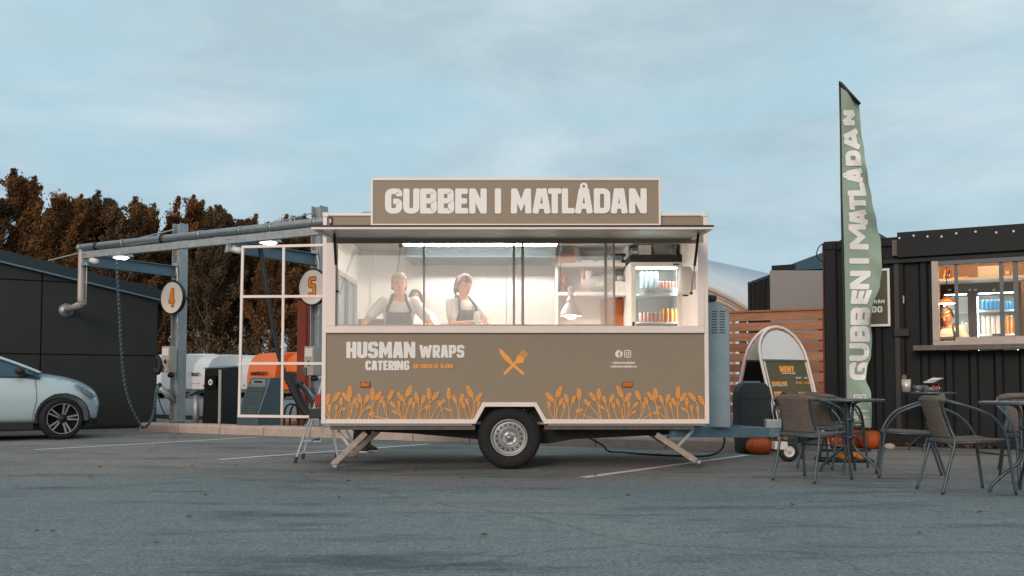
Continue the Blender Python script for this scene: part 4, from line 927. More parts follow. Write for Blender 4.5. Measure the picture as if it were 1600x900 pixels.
for i in range(6): can('drink_can', 'can_pink', 0.018, zs(438)-tbz, ORD[i]+' of the small cans in the tray on the upper fridge shelf', 'can', DX(1030+5.4*i), cy, tbz+0.002, 'small cans on the upper fridge shelf')
for i in range(5): can('drink_can', 'can_pink', 0.024, zs(483)-shv[1]-0.03, ORD[i]+' of the pink cans on the lower fridge shelf', 'can', DX(1001+6*i), cy, shv[1]+0.001, 'pink cans on the lower fridge shelf')
for i in range(4): can('drink_can', 'can_orange', 0.027, zs(481)-shv[1], ORD[i]+' of the orange cans on the lower fridge shelf', 'can', DX(1034+7.2*i), cy-0.02, shv[1]+0.001, 'orange cans on the lower fridge shelf', 'can_orange')
t = thing('drinks_tray', 'white carton tray with printed letters on the upper fridge shelf', 'tray', (DX(1028), cy-0.06, shv[0]+0.001))
MB().box(DX(997), DX(1059), cy-0.075, cy-0.07, shv[0]+0.002, tbz+0.002).build('tray_front', 'carton', t, world=True)
MB().box(DX(1030), DX(1059), cy-0.068, cy+0.07, tbz-0.01, tbz).build('tray_deck', 'carton', t, world=True)
fnf = lambda x, y, l: (DX(x), cy-0.0755, zs(-y))
mb = MB(); font_text(mb, 'LOKA', 1008, 1022, -455.5, fnf, 0.02); font_text(mb, 'LOKA', 1036, 1049, -455.5, fnf, 0.02); mb.build('tray_lettering', 'hose_stripe', t, world=True, fix=False)
for k, (nm, lab, u0, u1, v0, m) in enumerate((('storage_tub', 'clear plastic tub of white bags on top of the fridge', 1021, 1058, 377, 'bowl_glass'), ('white_case', 'white tilted box on top of the fridge', 1000, 1019, 382, 'carton'), ('metal_tin', 'dark metal tin at the left corner on top of the fridge', 988, 998, 386, 'galv_blue'))):
    xa, xb = D(u0, 450, 10.95).x, D(u1, 450, 10.95).x; t = thing(nm, lab, 'box', ((xa+xb)/2, 11.1, FZ1)); w = (xb-xa)/2; hh = D(1020, v0, 10.95).z-FZ1
    if k == 0:
        for q in ((-w, w, -0.15, -0.147, 0.002, hh), (-w, w, 0.147, 0.15, 0.002, hh), (-w, -w+0.003, -0.146, 0.146, 0.002, hh), (w-0.003, w, -0.146, 0.146, 0.002, hh)): MB().box(*q).build('tub_side', m, t)
        MB().box(-w-0.01, w+0.01, -0.16, 0.16, hh+0.001, hh+0.012).build('lid', 'tub', t, bevel=0.004); MB().ell((0, 0, 0.03), (w*0.8, 0.12, 0.05), 14, 8).build('contents', 'white_plastic', t, True)
    else:
        MB().box(-w, w, -0.12, 0.12, 0.001, hh).build('body', m, t, bevel=0.005); MB().box(-w*0.8, w*0.8, -0.124, -0.1205, hh*0.3, hh*0.6).build('label_strip', 'paper', t)
t = thing('towel_dispenser', 'white rounded towel dispenser on the end wall beside the fridge', 'dispenser', tuple(D(1070, 440, 10.0)))
pa, pb = D(1059, 416, 10.0), D(1082, 461, 10.0)
MB().lathe([(0.001, 0), (0.045, 0.004), (0.07, 0.02), (0.076, 0.05), (0.076, pa.z-pb.z-0.05), (0.06, pa.z-pb.z-0.01), (0.001, pa.z-pb.z)], ((pa.x+pb.x)/2, 10.0, pb.z), n=24).build('casing', 'white_plastic', t, True, world=True)
MB().box((pa.x+pb.x)/2+0.04, X1-T-0.002, 9.96, 10.04, pb.z+0.06, pa.z-0.06).build('wall_bracket', 'white_plastic', t, world=True)
MB().cyl(((pa.x+pb.x)/2, 9.99, pb.z-0.012), ((pa.x+pb.x)/2, 9.99, pb.z), 0.03, n=12).build('outlet', 'black', t, world=True)

# ================================================================ PEOPLE
def remesh(mb, vox, smooth=4):
    me = bpy.data.meshes.new('r'); me.from_pydata(mb.v, [], mb.f); bm = bmesh.new(); bm.from_mesh(me); bmesh.ops.recalc_face_normals(bm, faces=bm.faces); bm.to_mesh(me); bm.free()
    o = bpy.data.objects.new('r', me); COL.objects.link(o); m = o.modifiers.new('r', 'REMESH'); m.mode = 'VOXEL'; m.voxel_size = vox
    s = o.modifiers.new('s', 'SMOOTH'); s.iterations = smooth; s.factor = 0.5
    dg = bpy.context.evaluated_depsgraph_get(); dg.update(); out = bpy.data.meshes.new_from_object(o.evaluated_get(dg)); bpy.data.objects.remove(o); return out
def cap(mb, p, q, r0, r1, n=14):
    """tapered limb with round ends"""
    p, q = Vector(p), Vector(q); d = (q-p); ln = d.length; d.normalize(); prof = []
    for i in range(5): a = math.pi/2*(1-i/4.0); prof.append((max(0.0006, r0*math.cos(a)), -r0*math.sin(a)))
    for i in range(5): a = math.pi/2*(i/4.0); prof.append((max(0.0006, r1*math.cos(a)), ln+r1*math.sin(a)))
    k = len(mb.v); mb.lathe(prof, p, d, n); m = len(prof)
    mb.f.append(tuple(k+j*m for j in range(n))); mb.f.append(tuple(k+j*m+m-1 for j in range(n-1, -1, -1)))
def loft(mb, rings, n=20, mapf=None, sup=2.0):
    """rings: (x, y, z, half width, half depth)"""
    k = len(mb.v); f = mapf or (lambda p: p)
    for (x, y, z, a, b) in rings:
        for j in range(n):
            t = 2*math.pi*j/n; c, s = math.cos(t), math.sin(t); e = 2.0/sup
            mb.v.append(tuple(f(Vector((x+a*math.copysign(abs(c)**e, c), y+b*math.copysign(abs(s)**e, s), z)))))
    for i in range(len(rings)-1):
        for j in range(n): mb.f.append((k+i*n+j, k+i*n+(j+1) % n, k+(i+1)*n+(j+1) % n, k+(i+1)*n+j))
    mb.f.append(tuple(k+j for j in range(n-1, -1, -1))); mb.f.append(tuple(k+(len(rings)-1)*n+j for j in range(n)))
def person(label, loc, rotz, H, lean=0.0, head=(0, 0, 0), handR=None, handL=None, hair='hair_brown', cap_on=False, pony=False, apron=True, female=False, skin='skin', legs=None, shoes=None, shirt='tee', drop=0.0):
    """local frame: faces -Y, x to its left hand side is +x; hands are given as targets (x, y, z) in that frame"""
    t = thing('person', label, 'person', loc, rotz); k = H/1.75
    hip = Vector((0, 0, 0.90*k)); Rl = Matrix.Rotation(lean, 3, 'X')
    dz_ = Vector((0, 0, -drop))
    def up(p): p = Vector(p)*k; return hip+Rl @ (p-hip)+dz_              # leans the upper body forward
    sw = 0.185 if not female else 0.165; tk = 0.97 if not female else 0.90
    trunk = [(0, 0.01, 0.86, .150*tk, .100), (0, 0.01, 0.93, .160*tk, .108), (0, 0.0, 1.02, .148*tk, .102), (0, -.005, 1.12, .142*tk, .100), (0, -.005, 1.22, .155*tk, .108), (0, 0.0, 1.32, .168*tk, .110), (0, .005, 1.40, .160*tk, .092), (0, .01, 1.445, .115*tk, .070), (0, .01, 1.48, .062, .055)]
    body = MB(); loft(body, trunk, 20, lambda p: up(p), 2.4)
    neck0, neck1 = up((0, 0.008, 1.45)), up((0, -0.012, 1.53)); cap(body, neck0, neck1, 0.056*k, 0.050*k)
    # head
    hc = neck1+Vector((0, -0.015, 0.085))*k; Hr = Matrix.Rotation(head[2], 3, 'Z') @ Matrix.Rotation(head[0], 3, 'X') @ Matrix.Rotation(head[1], 3, 'Y')
    hm = lambda p: hc+Hr @ (Vector(p)*k)
    hr = [(0, -.028, -.118, .022, .022), (0, -.026, -.105, .040, .040), (0, -.018, -.085, .052, .060), (0, -.010, -.055, .061, .078), (0, -.004, -.02, .068, .088), (0, 0, .02, .073, .094), (0, .004, .055, .074, .094), (0, .006, .085, .066, .082), (0, .008, .108, .046, .058), (0, .008, .118, .018, .024)]
    loft(body, hr, 20, hm)
    loft(body, [(0, -.100, -.030, .016, .018), (0, -.098, -.015, .011, .016), (0, -.090, .020, .007, .010)], 10, hm)      # nose
    for s_ in (-1, 1):
        body.ell(hm((s_*.074, .008, -.005)), (0.010*k, 0.018*k, 0.030*k), 10, 8, Hr)
        body.ell(hm((s_*.030, -.082, .028)), (0.020*k, 0.010*k, 0.006*k), 8, 6, Hr)
    shirt_m = MB(); loft(shirt_m, [(x, y, z, a+.014, b+.014) for x, y, z, a, b in trunk if z < 1.46], 22, lambda p: up(p), 2.4)
    parts_eye = MB(); lip = MB(); nails = MB()
    for s_ in (-1, 1): parts_eye.ell(hm((s_*.030, -.086, .012)), (0.012*k, 0.006*k, 0.006*k), 10, 6, Hr)
    lip.ell(hm((0, -.090, -.062)), (0.022*k, 0.008*k, 0.007*k), 12, 6, Hr)
    for s_, tgt in ((-1, handR), (1, handL)):
        sh = up((s_*sw, 0.01, 1.41)); L1, L2 = 0.29*k, 0.255*k
        wr = Vector(tgt) if tgt else up((s_*(sw+.07), 0.0, 0.88))
        dv = wr-sh; dd = min(dv.length, (L1+L2)*0.995); dv.normalize(); wr = sh+dv*dd
        ca = (L1*L1+dd*dd-L2*L2)/(2*L1*dd); ca = max(-1, min(1, ca)); sa = math.sqrt(1-ca*ca)
        pole = Vector((s_*0.75, 0.45, -0.55)); pole = (pole-dv*pole.dot(dv)).normalized(); el = sh+dv*(L1*ca)+pole*(L1*sa)
        cap(body, sh, el, 0.046*k, 0.037*k); cap(body, el, wr, 0.038*k, 0.025*k)
        cap(shirt_m, sh+Vector((-s_*0.02, 0, 0.0)), sh.lerp(el, 0.62), 0.070*k, 0.061*k)
        f = (wr-el).normalized(); side = f.cross(Vector((0, 0, 1)));
        if side.length < 0.2: side = Vector((1, 0, 0))
        side.normalize(); nrm = side.cross(f)
        if nrm.z > 0: nrm = -nrm
        pc = wr+f*0.045*k; M3 = Matrix((side, f, nrm)).transposed()
        body.ell(pc, (0.040*k, 0.052*k, 0.017*k), 14, 10, M3)
        for i, (o, ln_) in enumerate(((-.030, .062), (-.010, .072), (.010, .068), (.029, .054))):
            b0 = pc+side*o*k+f*0.040*k; b1 = b0+(f*0.8+nrm*0.6)*ln_*0.5*k; b2 = b1+(f*0.25+nrm*0.95)*ln_*0.5*k
            cap(body, b0, b1, 0.0095*k, 0.0085*k, 8); cap(body, b1, b2, 0.0085*k, 0.0075*k, 8)
        b0 = pc-side*s_*0.030*k-f*0.015*k; b1 = b0+(-side*s_*0.7+f*0.6+nrm*0.3)*0.036*k; cap(body, b0, b1, 0.012*k, 0.010*k, 8); cap(body, b1, b1+(f*0.8+nrm*0.4)*0.028*k, 0.010*k, 0.008*k, 8)
    # legs
    tr = MB(); loft(tr, [(0, 0.012, 0.80, .150*tk, .105), (0, 0.012, 0.86, .162*tk, .115), (0, 0.01, 0.96, .166*tk, .118)], 20, lambda p: Vector(p)*k+dz_, 2.3)
    for s_ in (-1, 1):
        hp_ = Vector((s_*.085, .01, .86))*k+dz_; kn = Vector((s_*.095, -.015, .48))*k+Vector((0, -1.1*drop, -drop*0.45)); an = Vector((s_*.10, .02, .09))*k
        if legs: kn, an = [Vector(q) for q in legs[0 if s_ < 0 else 1]]
        cap(body, hp_, kn, .078*k, .052*k); cap(body, kn, an, .050*k, .034*k); cap(body, an+Vector((0, .02, -.03))*k, an+Vector((0, -.12, -.055))*k, .036*k, .028*k)
        cap(tr, hp_, kn, .092*k, .070*k); cap(tr, kn, an+Vector((0, 0, .02)), .068*k, .056*k)
        sh_ = MB(); fz = an.z-.09*k
        loft(sh_, [(an.x, an.y-.045*k, fz+.001, .045*k, .135*k), (an.x, an.y-.045*k, fz+.022, .048*k, .14*k)], 20, None, 2.4); sole = sh_.build('shoe_sole', 'shoe_white' if shoes else 'black', t, True)
        u_ = MB(); loft(u_, [(an.x, an.y-.045*k, fz+.0225, .044*k, .134*k), (an.x, an.y-.04*k, fz+.05, .042*k, .122*k), (an.x, an.y-.005*k, fz+.085, .040*k, .075*k), (an.x, an.y+.02*k, fz+.12, .040*k, .048*k)], 20); up_ = u_.build('shoe', 'black', t, True)
        if shoes and s_ < 0:
            sw_ = MB(); pts = [(0.06, .038), (0.01, .03), (-.05, .060), (0.0, .045)]
            sw_.add([(an.x-.0455*k*1.02, an.y-.045*k+a_*k, fz+b_*1.1) for a_, b_ in pts], [(0, 1, 2, 3)]); sw_.build('shoe_mark', 'shoe_white', t)
    link_mesh('body', remesh(body, 0.0068), skin, t, True)
    link_mesh('shirt', remesh(shirt_m, 0.011, 5), shirt, t, True)
    link_mesh('trousers', remesh(tr, 0.014, 4), 'trousers', t, True)
    parts_eye.build('eyes', 'eye', t, True); lip.build('mouth', 'lip', t, True)
    # hair: a shell over the skull, open at the face
    h = MB(); n = 26; rings = [(-.05 if not pony else -.06), -.02, .01, .04, .07, .095, .115, .128]
    rad = {0: (.076, .098)}
    k0 = len(h.v)
    for zi, z in enumerate(rings):
        sc_ = math.sqrt(max(0.02, 1-((z-.01)/.128)**2)) if z > .01 else 1.0
        for j in range(n+1):
            a = math.pi*(-0.5)+2*math.pi*j/n          # starts at the face (-Y)
            face = math.cos(a+math.pi/2)               # 1 at face
            zz_ = z
            if face > 0.35 and z < 0.062: zz_ = 0.062+z*0.06; 
            elif face > -0.1 and z < 0.0: zz_ = 0.0+z*0.4
            rr_ = 1.10 if face < 0.3 else 1.045
            h.v.append(tuple(hm((.076*rr_*sc_*math.cos(a), .006+.097*rr_*sc_*math.sin(a), zz_))))
    for i in range(len(rings)-1):
        for j in range(n): h.f.append((k0+i*(n+1)+j, k0+i*(n+1)+j+1, k0+(i+1)*(n+1)+j+1, k0+(i+1)*(n+1)+j))
    h.f.append(tuple(k0+(len(rings)-1)*(n+1)+j for j in range(n)))
    if pony:
        h.tube([hm(q) for q in spline([(0, .09, .06), (0, .13, .05), (0, .145, -.02), (0, .135, -.10), (0, .12, -.16)], 4)], [0.02*k]+[0.028*k]*12+[0.022*k, 0.016*k, 0.006*k, 0.002*k], 10)
        h.ell(hm((0.0, .05, -.05)), (.066*k, .055*k, .06*k), 14, 8, Hr)
    h.build('hair', hair, t, True)
    if cap_on:
        c = MB(); loft(c, [(0, .002, .060, .083, .104), (0, .002, .085, .081, .102), (0, .004, .112, .066, .084), (0, .006, .130, .036, .046), (0, .006, .134, .006, .008)], 22, hm)
        cc = c.build('cap', 'cap', t, True); b = MB(); b.prism([(-.06, -.085), (-.045, -.135), (0, -.155), (.045, -.135), (.06, -.085)], lambda a_, b_: hm((a_, b_, .062)), lambda a_, b_: hm((a_, b_, .068))); b.build('cap_peak', 'cap', cc)
    if apron:
        def surf(z, ang, off):
            for i in range(len(trunk)-1):
                if trunk[i][2] <= z <= trunk[i+1][2]:
                    f_ = (z-trunk[i][2])/(trunk[i+1][2]-trunk[i][2]); a_ = trunk[i][3]*(1-f_)+trunk[i+1][3]*f_; b_ = trunk[i][4]*(1-f_)+trunk[i+1][4]*f_; y_ = trunk[i][1]; break
            else: a_, b_, y_ = trunk[0][3], trunk[0][4], trunk[0][1]
            c, s__ = math.sin(ang), -math.cos(ang); e = 2/2.4
            return Vector(((a_+off)*math.copysign(abs(c)**e, c), y_+(b_+off)*math.copysign(abs(s__)**e, s__), z))
        ap = MB(); rows = [(0.50, 1.2), (0.70, 1.25), (0.88, 1.35), (1.00, 1.35), (1.10, 1.15), (1.20, 0.88), (1.29, 0.72), (1.345, 0.66)]; nc = 12; off = .034
        for zr, am in rows:
            for j in range(nc+1):
                an = -am+2*am*j/nc
                p = surf(max(zr, 0.87), an, off+.004*math.sin(j*1.9+zr*9))
                if zr < 0.87: p = Vector((p.x*1.05, p.y*1.02-.01, zr)); ap.v.append(tuple(p*k+dz_))
                else: ap.v.append(tuple(up(p)))
        for i in range(len(rows)-1):
            for j in range(nc): ap.f.append((i*(nc+1)+j, i*(nc+1)+j+1, (i+1)*(nc+1)+j+1, (i+1)*(nc+1)+j))
        ao = ap.build('apron', 'apron', t, True); sd_ = ao.modifiers.new('solid', 'SOLIDIFY'); sd_.thickness = 0.005
        for s_ in (-1, 1):
            sp = MB(); P_ = [up(surf(1.34, s_*0.62, off+.002)), up(surf(1.385, s_*0.62, off)), up((s_*.085, -.055, 1.445)), up((s_*.070, .02, 1.492)), up((s_*.04, .085, 1.46)), up((0, .10, 1.44))]
            sp.tube(spline(P_, 4), 0.017*k, 6); sp.build('apron_strap', 'apron', ao, True)
    return t
cf = ZF
# man in a cap bending over the counter
pm = D(620, 450, 10.22)
person('capped cook in white T-shirt and charcoal apron leaning over the counter', (pm.x+0.01, 10.36, cf), R(6), 1.70, lean=R(24), head=(R(0), 0, R(4)), handR=(-0.40, -0.44, 0.86), handL=(0.27, -0.40, 0.86), hair='hair_dark', cap_on=True, drop=0.10)
# woman with tied hair holding a bottle
pw = D(716, 450, 10.32)
person('cook with tied-back brown hair and charcoal apron looking down at a bottle in her hands', (pw.x, 10.42, cf), R(38), 1.66, lean=R(8), head=(R(22), 0, R(4)), handR=(-0.02, -0.34, 1.02), handL=(0.17, -0.36, 1.0), hair='hair_brown', pony=True, female=True, drop=0.095)
bt = D(745, 497, 10.12)
t = thing('squeeze_bottle', 'white squeeze bottle with dark cap held by the cook with tied hair', 'bottle', (bt.x, bt.y, bt.z-0.06))
MB().lathe([(0.001, 0), (0.032, 0.002), (0.034, 0.02), (0.034, 0.10), (0.018, 0.13), (0.001, 0.131)], n=16).build('bottle_body', 'white_plastic', t, True); MB().cyl((0, 0, 0.131), (0, 0, 0.165), 0.012, 0.006, 10).build('nozzle', 'black', t, True)
pt = D(651, 470, 11.25)
person('cook in a white shirt half hidden behind the capped cook', (pt.x+0.02, 11.30, cf), R(-15), 1.62, lean=R(8), head=(R(18), 0, R(-10)), handR=(-0.10, -0.34, 0.98), handL=(0.16, -0.32, 0.94), hair='hair_dark', apron=False, drop=0.14)
pb_ = D(566, 700, 12.05)
person('person in black trousers and trainers whose legs show below the trailer', (pb_.x, 12.12, 0), R(62), 1.74, hair='hair_brown', apron=False, shoes=True, shirt='trousers')
t = thing('grill_plate', 'dark grill plate by the capped cook at the left end of the counter', 'grill', tuple(D(588, 509, 10.2)))
q = D(588, 509, 10.25); MB().box(q.x-0.24, q.x+0.16, 10.06, 10.44, 1.30, 1.39).build('hotplate', 'black', t, world=True, bevel=0.006); MB().box(q.x-0.22, q.x+0.14, 10.40, 10.43, 1.391, 1.56).build('splash_guard', 'hood_steel', t, world=True, bevel=0.004); MB().box(q.x-0.24, q.x+0.16, 10.07, 10.43, ZF+0.001, 1.299).build('cabinet', 'stainless', t, world=True)

# ================================================================ STEP LADDER, CABLE
t = thing('step_ladder', 'bare aluminium folding step ladder standing at the rear end of the trailer', 'ladder', (D(505, 700, 10.6).x, 10.6, 0))
tW = dict(parent=t, world=True)
ya, yb = 10.45, 10.95
apA, apB = Vector((D(506, 592, ya).x, ya, D(506, 592, ya).z)), Vector((D(503, 596, yb).x, yb, D(503, 596, yb).z))
fl1, fl2 = G(462, 722), G(471, 716.5); fl1.y = ya-0.03; fl1.x = D(462, 700, ya).x; fl2 = Vector((D(473, 700, yb).x, yb, 0))
fr1, fr2 = Vector((D(529, 700, ya).x, ya, 0)), Vector((D(527, 700, yb).x, yb, 0)); fl1.z = 0
for nm, p, q in (('front_leg', fl1, apA), ('front_leg', fl2, apB), ('rear_leg', fr1, apA+Vector((0.02, 0, 0))), ('rear_leg', fr2, apB+Vector((0.02, 0, 0)))):
    lg = MB().bar(p+Vector((0, 0, 0.02)), q, 0.020, 0.016, up=(0, 1, 0)).build(nm, 'steel', **tW)
    MB().bar(p+Vector((0, 0, 0.0)), p+(q-p).normalized()*0.07, 0.034, 0.026, up=(0, 1, 0)).build('foot', 'rubber', lg, world=True)
for k in (0.26, 0.52, 0.78):
    a_, b_ = fl1.lerp(apA, k), fl2.lerp(apB, k); MB().box(a_.x, a_.x+0.10, a_.y, b_.y, a_.z-0.012, a_.z+0.012).build('step', 'steel', bevel=0.003, **tW)
k = 0.26; a_, c_ = fl1.lerp(apA, k), fr1.lerp(apA, k); MB().bar((a_.x+0.08, ya, a_.z), (a_.x+0.19, ya, a_.z-0.005), 0.012, 0.012).bar((a_.x+0.19, ya, a_.z-0.005), (a_.x+0.225, ya, a_.z+0.20), 0.010, 0.010).build('hinge_brace', 'steel', **tW)
MB().box(apA.x-0.06, apA.x+0.10, ya-0.02, yb+0.02, apA.z, apA.z+0.03).build('top_step', 'steel', bevel=0.004, **tW)
cb = spline([G(905, 676, 0.25), G(930, 688, 0.1), G(950, 703, 0.012), G(1000, 709, 0.012), G(1060, 712, 0.012), G(1105, 712, 0.012), G(1125, 704, 0.03), D(1132, 690, 11.0), D(1128, 672, 10.9)], 6)
for p in cb: p.y = min(p.y, 12.0)
tag(MB().tube(cb, 0.011, 6).build('power_cable', 'rubber', None, True), 'black power cable looping on the asphalt below the trailer', 'cable')

# ================================================================ CAR
def hatch_car():
    """local frame: x forward with 0 at the front axle, y to the far side (near flank at y=0), z up"""
    th = R(27); p = D(104, 655, 14.75)
    p = D(98.5, 655, 14.75); t = thing('parked_car', 'silver hatchback parked at the left edge with its front wheel turned', 'car', (p.x, p.y, 0), th)
    Wc = 1.72; yc = Wc/2
    st = [(-3.30-0.62, .55, .40, .82, .98, 1.00), (-3.85, .72, .30, .82, 1.0, 1.05), (-3.60, .80, .25, .82, 1.0, 1.08), (-3.2, .85, .24, .80, 1.00, 1.08), (-2.6, .86, .24, .78, .99, 1.06), (-1.8, .86, .24, .76, .985, 1.05), (-1.1, .86, .24, .75, .98, 1.04), (-0.72, .86, .24, .75, .97, 1.03), (-0.45, .86, .24, .75, .955, 1.03), (-0.30, .858, .24, .75, .94, 1.025), (-0.05, .85, .25, .74, .90, .99), (0.15, .835, .26, .72, .855, .945), (0.30, .80, .27, .69, .80, .90), (0.42, .74, .28, .65, .74, .84), (0.52, .66, .29, .60, .69, .78), (0.60, .52, .30, .54, .62, .70), (0.64, .36, .34, .46, .52, .58)]
    st = [(x*0.86 if x > 0 else x,)+q for x, *q in [(a_[0], *a_[1:]) for a_ in st] for q in [tuple(q)]]
    g = MB(); m = 0; prev = 0
    def sect(w, zb, zm, zs, zt):
        pts = [(0.0, zb), (w*.80, zb), (w*.93, zb+.03), (w*.985, zb+.12), (w*1.0, (zb+zm)/2), (w*1.0, zm-.05), (w*.985, zm+.03), (w*.955, zs-.05), (w*.925, zs-.015), (w*.88, zs+.005), (w*.60, zt-.012), (w*.30, zt), (0.0, zt+.004)]
        return pts+[(-a, b) for a, b in pts[-2:0:-1]]
    for (x, w, zb, zm, zs, zt) in st:
        s_ = sect(w, zb, zm, zs, zt); m = len(s_); g.v += [(x, yc-a, b) for a, b in s_]
    for i in range(len(st)-1):
        for j in range(m): g.f.append((i*m+j, i*m+(j+1) % m, (i+1)*m+(j+1) % m, (i+1)*m+j))
    g.f.append(tuple(range(m))); g.f.append(tuple((len(st)-1)*m+j for j in range(m-1, -1, -1)))
    body = g.build('body', 'car_paint', t, True)
    cut = MB()
    for ax in (0.0, -2.645):
        cut.cyl((ax, -0.3, 0.325), (ax, 0.34, 0.325), 0.385, n=40); cut.cyl((ax, Wc-0.34, 0.325), (ax, Wc+0.3, 0.325), 0.385, n=40)
    co = cut.build('cutter', 'car_black', t)
    sub = body.modifiers.new('sub', 'SUBSURF'); sub.levels = 3; sub.render_levels = 3
    bo = body.modifiers.new('arch', 'BOOLEAN'); bo.operation = 'DIFFERENCE'; bo.object = co; bo.solver = 'EXACT'
    dg = bpy.context.evaluated_depsgraph_get(); dg.update(); me = bpy.data.meshes.new_from_object(body.evaluated_get(dg)); body.modifiers.clear(); old = body.data; body.data = me
    bpy.data.objects.remove(co); me.polygons.foreach_set('use_smooth', [True]*len(me.polygons))
    try: me.set_sharp_from_angle(angle=R(38))
    except Exception: pass
    wn = body.modifiers.new('wn', 'WEIGHTED_NORMAL'); wn.weight = 80
    # dark wheel wells and underbody
    MB().box(-2.20, -0.45, 0.12, Wc-0.12, 0.17, 0.26).build('underbody', 'car_black', t)
    MB().box(-0.5, 0.45, 0.40, Wc-0.40, 0.20, 0.30).build('front_underbody', 'car_black', t)
    for ax in (0.0, -2.645):
        al = MB(); al.v = [(ax+.381*math.cos(q), y_, .325+.381*math.sin(q)) for q in [R(-12+204*i/24) for i in range(25)] for y_ in (0.03, 0.33)]; al.f = [(2*i, 2*i+1, 2*i+3, 2*i+2) for i in range(24)]; al.build('arch_liner', 'car_black', t, True)
    # side skirt
    MB().box(-2.24, -0.40, 0.012, 0.05, 0.155, 0.275).build('side_skirt', 'car_black', t, bevel=0.015)
    # front bumper lip
    MB().prism([(0.36, 0.19), (0.60, 0.24), (0.655, 0.40), (0.66, 0.50), (0.645, 0.52), (0.55, 0.34), (0.38, 0.285)], lambda a, b: (a*0.875, yc-0.50, b), lambda a, b: (a*0.875, yc+0.50, b)).build('bumper_grille', 'car_black', t, bevel=0.01)
    MB().prism([(0.34, 0.17), (0.45, 0.19), (0.475, 0.27), (0.46, 0.33), (0.40, 0.29), (0.352, 0.27)], lambda a, b: (a*.9, 0.07+(a-.33)*.8, b), lambda a, b: (a, yc, b)).build('bumper_lip', 'car_black', t)
    # greenhouse: glass block with painted roof and pillars
    gs = [(-3.75, .60, 1.05, 1.12), (-3.50, .66, 1.03, 1.34), (-3.1, .70, 1.02, 1.425), (-2.4, .72, 1.01, 1.455), (-1.8, .72, 1.0, 1.45), (-1.35, .71, 1.0, 1.405), (-1.05, .70, .99, 1.33), (-0.75, .72, .985, 1.215), (-0.52, .74, .98, 1.115), (-0.32, .76, .965, 1.02)]
    def gsect(w, zb, zt, sh=0.0):
        h = zt-zb; wt = w*(0.99-0.22*min(1, h/.45)); return [(w*1.10, zb-.02), (w*1.06, zb+.15*h), (wt+(w*1.05-wt)*.35, zb+.62*h), (wt+0.01, zt-.03*h/.4), (wt*.86, zt), (0, zt+.012)]
    gg = MB(); rows = []
    for x, w, zb, zt in gs:
        s_ = gsect(w, zb, zt); full = s_+[(-a, b) for a, b in s_[-2::-1]]; rows.append([(x, yc-a, b) for a, b in full])
    m = len(rows[0]); gg.v = [p_ for r_ in rows for p_ in r_]
    for i in range(len(rows)-1):
        for j in range(m-1): gg.f.append((i*m+j, i*m+j+1, (i+1)*m+j+1, (i+1)*m+j))
    gg.f.append(tuple(range(m))); gg.f.append(tuple((len(rows)-1)*m+j for j in range(m-1, -1, -1)))
    gl = gg.build('glasshouse', 'car_glass', t, True)
    rf = MB(); mid = [r_ for r_ in rows]
    for r_ in mid[:7]:
        for p_ in r_[3:m-3]: rf.v.append((p_[0], p_[1], p_[2]+0.008))
    w_ = m-6
    for i in range(6):
        for j in range(w_-1): rf.f.append((i*w_+j, i*w_+j+1, (i+1)*w_+j+1, (i+1)*w_+j))
    ro = rf.build('roof', 'car_paint', t, True); sd_ = ro.modifiers.new('s', 'SOLIDIFY'); sd_.thickness = 0.02
    for sgn in (0, 1):
        def gp(i, j):
            q = rows[i][j if sgn == 0 else m-1-j]; return Vector(q)+Vector((0, (-0.006 if sgn == 0 else 0.006), 0.006))
        a_ = MB(); pts = [gp(5, 3), gp(6, 3), gp(7, 3), gp(8, 3), gp(9, 3)]; a_.tube(spline(pts, 4), 0.022, 8); a_.build('windscreen_pillar', 'car_paint', t, True)
        b_ = MB(); b_.tube([gp(4, 1)+Vector((0.1, 0, -.03)), gp(4, 2)+Vector((0.08, 0, 0)), gp(4, 3)], 0.035, 8); b_.build('door_pillar', 'car_black', t, True)
        c_ = MB(); c_.tube([gp(0, 1), gp(1, 2), gp(2, 3)], 0.05, 8); c_.build('rear_pillar', 'car_paint', t, True)
        d_ = MB(); d_.tube([gp(1, 3), gp(2, 3), gp(3, 3), gp(4, 3), gp(5, 3)], 0.022, 8); d_.build('roof_rail', 'car_black', t, True)
    # belt moulding, seams, mirror, lights
    MB().bar((-3.2, 0.052, 0.975), (-0.52, 0.055, 0.955), 0.012, 0.016).build('belt_moulding', 'car_black', t)
    MB().tube(spline([(-0.40, 0.055, 0.93), (-0.385, 0.02, 0.85), (-0.37, -0.004, 0.62), (-0.41, -0.004, 0.42), (-0.42, 0.006, 0.29)], 5), 0.0035, 6).build('door_seam', 'car_black', t)
    MB().tube(spline([(-1.50, 0.055, 0.95), (-1.50, 0.012, 0.85), (-1.49, -0.004, 0.62), (-1.50, -0.004, 0.42), (-1.50, 0.006, 0.29)], 5), 0.0035, 6).build('door_seam', 'car_black', t)
    MB().box(-1.42, -1.22, -0.022, -0.002, 0.80, 0.825).build('door_handle', 'car_paint', t, bevel=0.008)
    mr = MB().ell((-0.60, -0.115, 1.045), (0.075, 0.085, 0.062), 18, 12).build('door_mirror', 'car_black', t, True)
    MB().bar((-0.60, -0.05, 1.0), (-0.58, 0.07, 0.965), 0.05, 0.03).build('mirror_arm', 'car_black', mr)
    MB().box(-0.535, -0.525, -0.16, -0.08, 1.05, 1.062).build('turn_light', 'headlight', mr)
    MB().prism([(-0.62, 0.975), (-0.36, 0.965), (-0.62, 1.05)], lambda a, b: (a, 0.045, b), lambda a, b: (a, 0.060, b)).build('corner_trim', 'car_black', t)
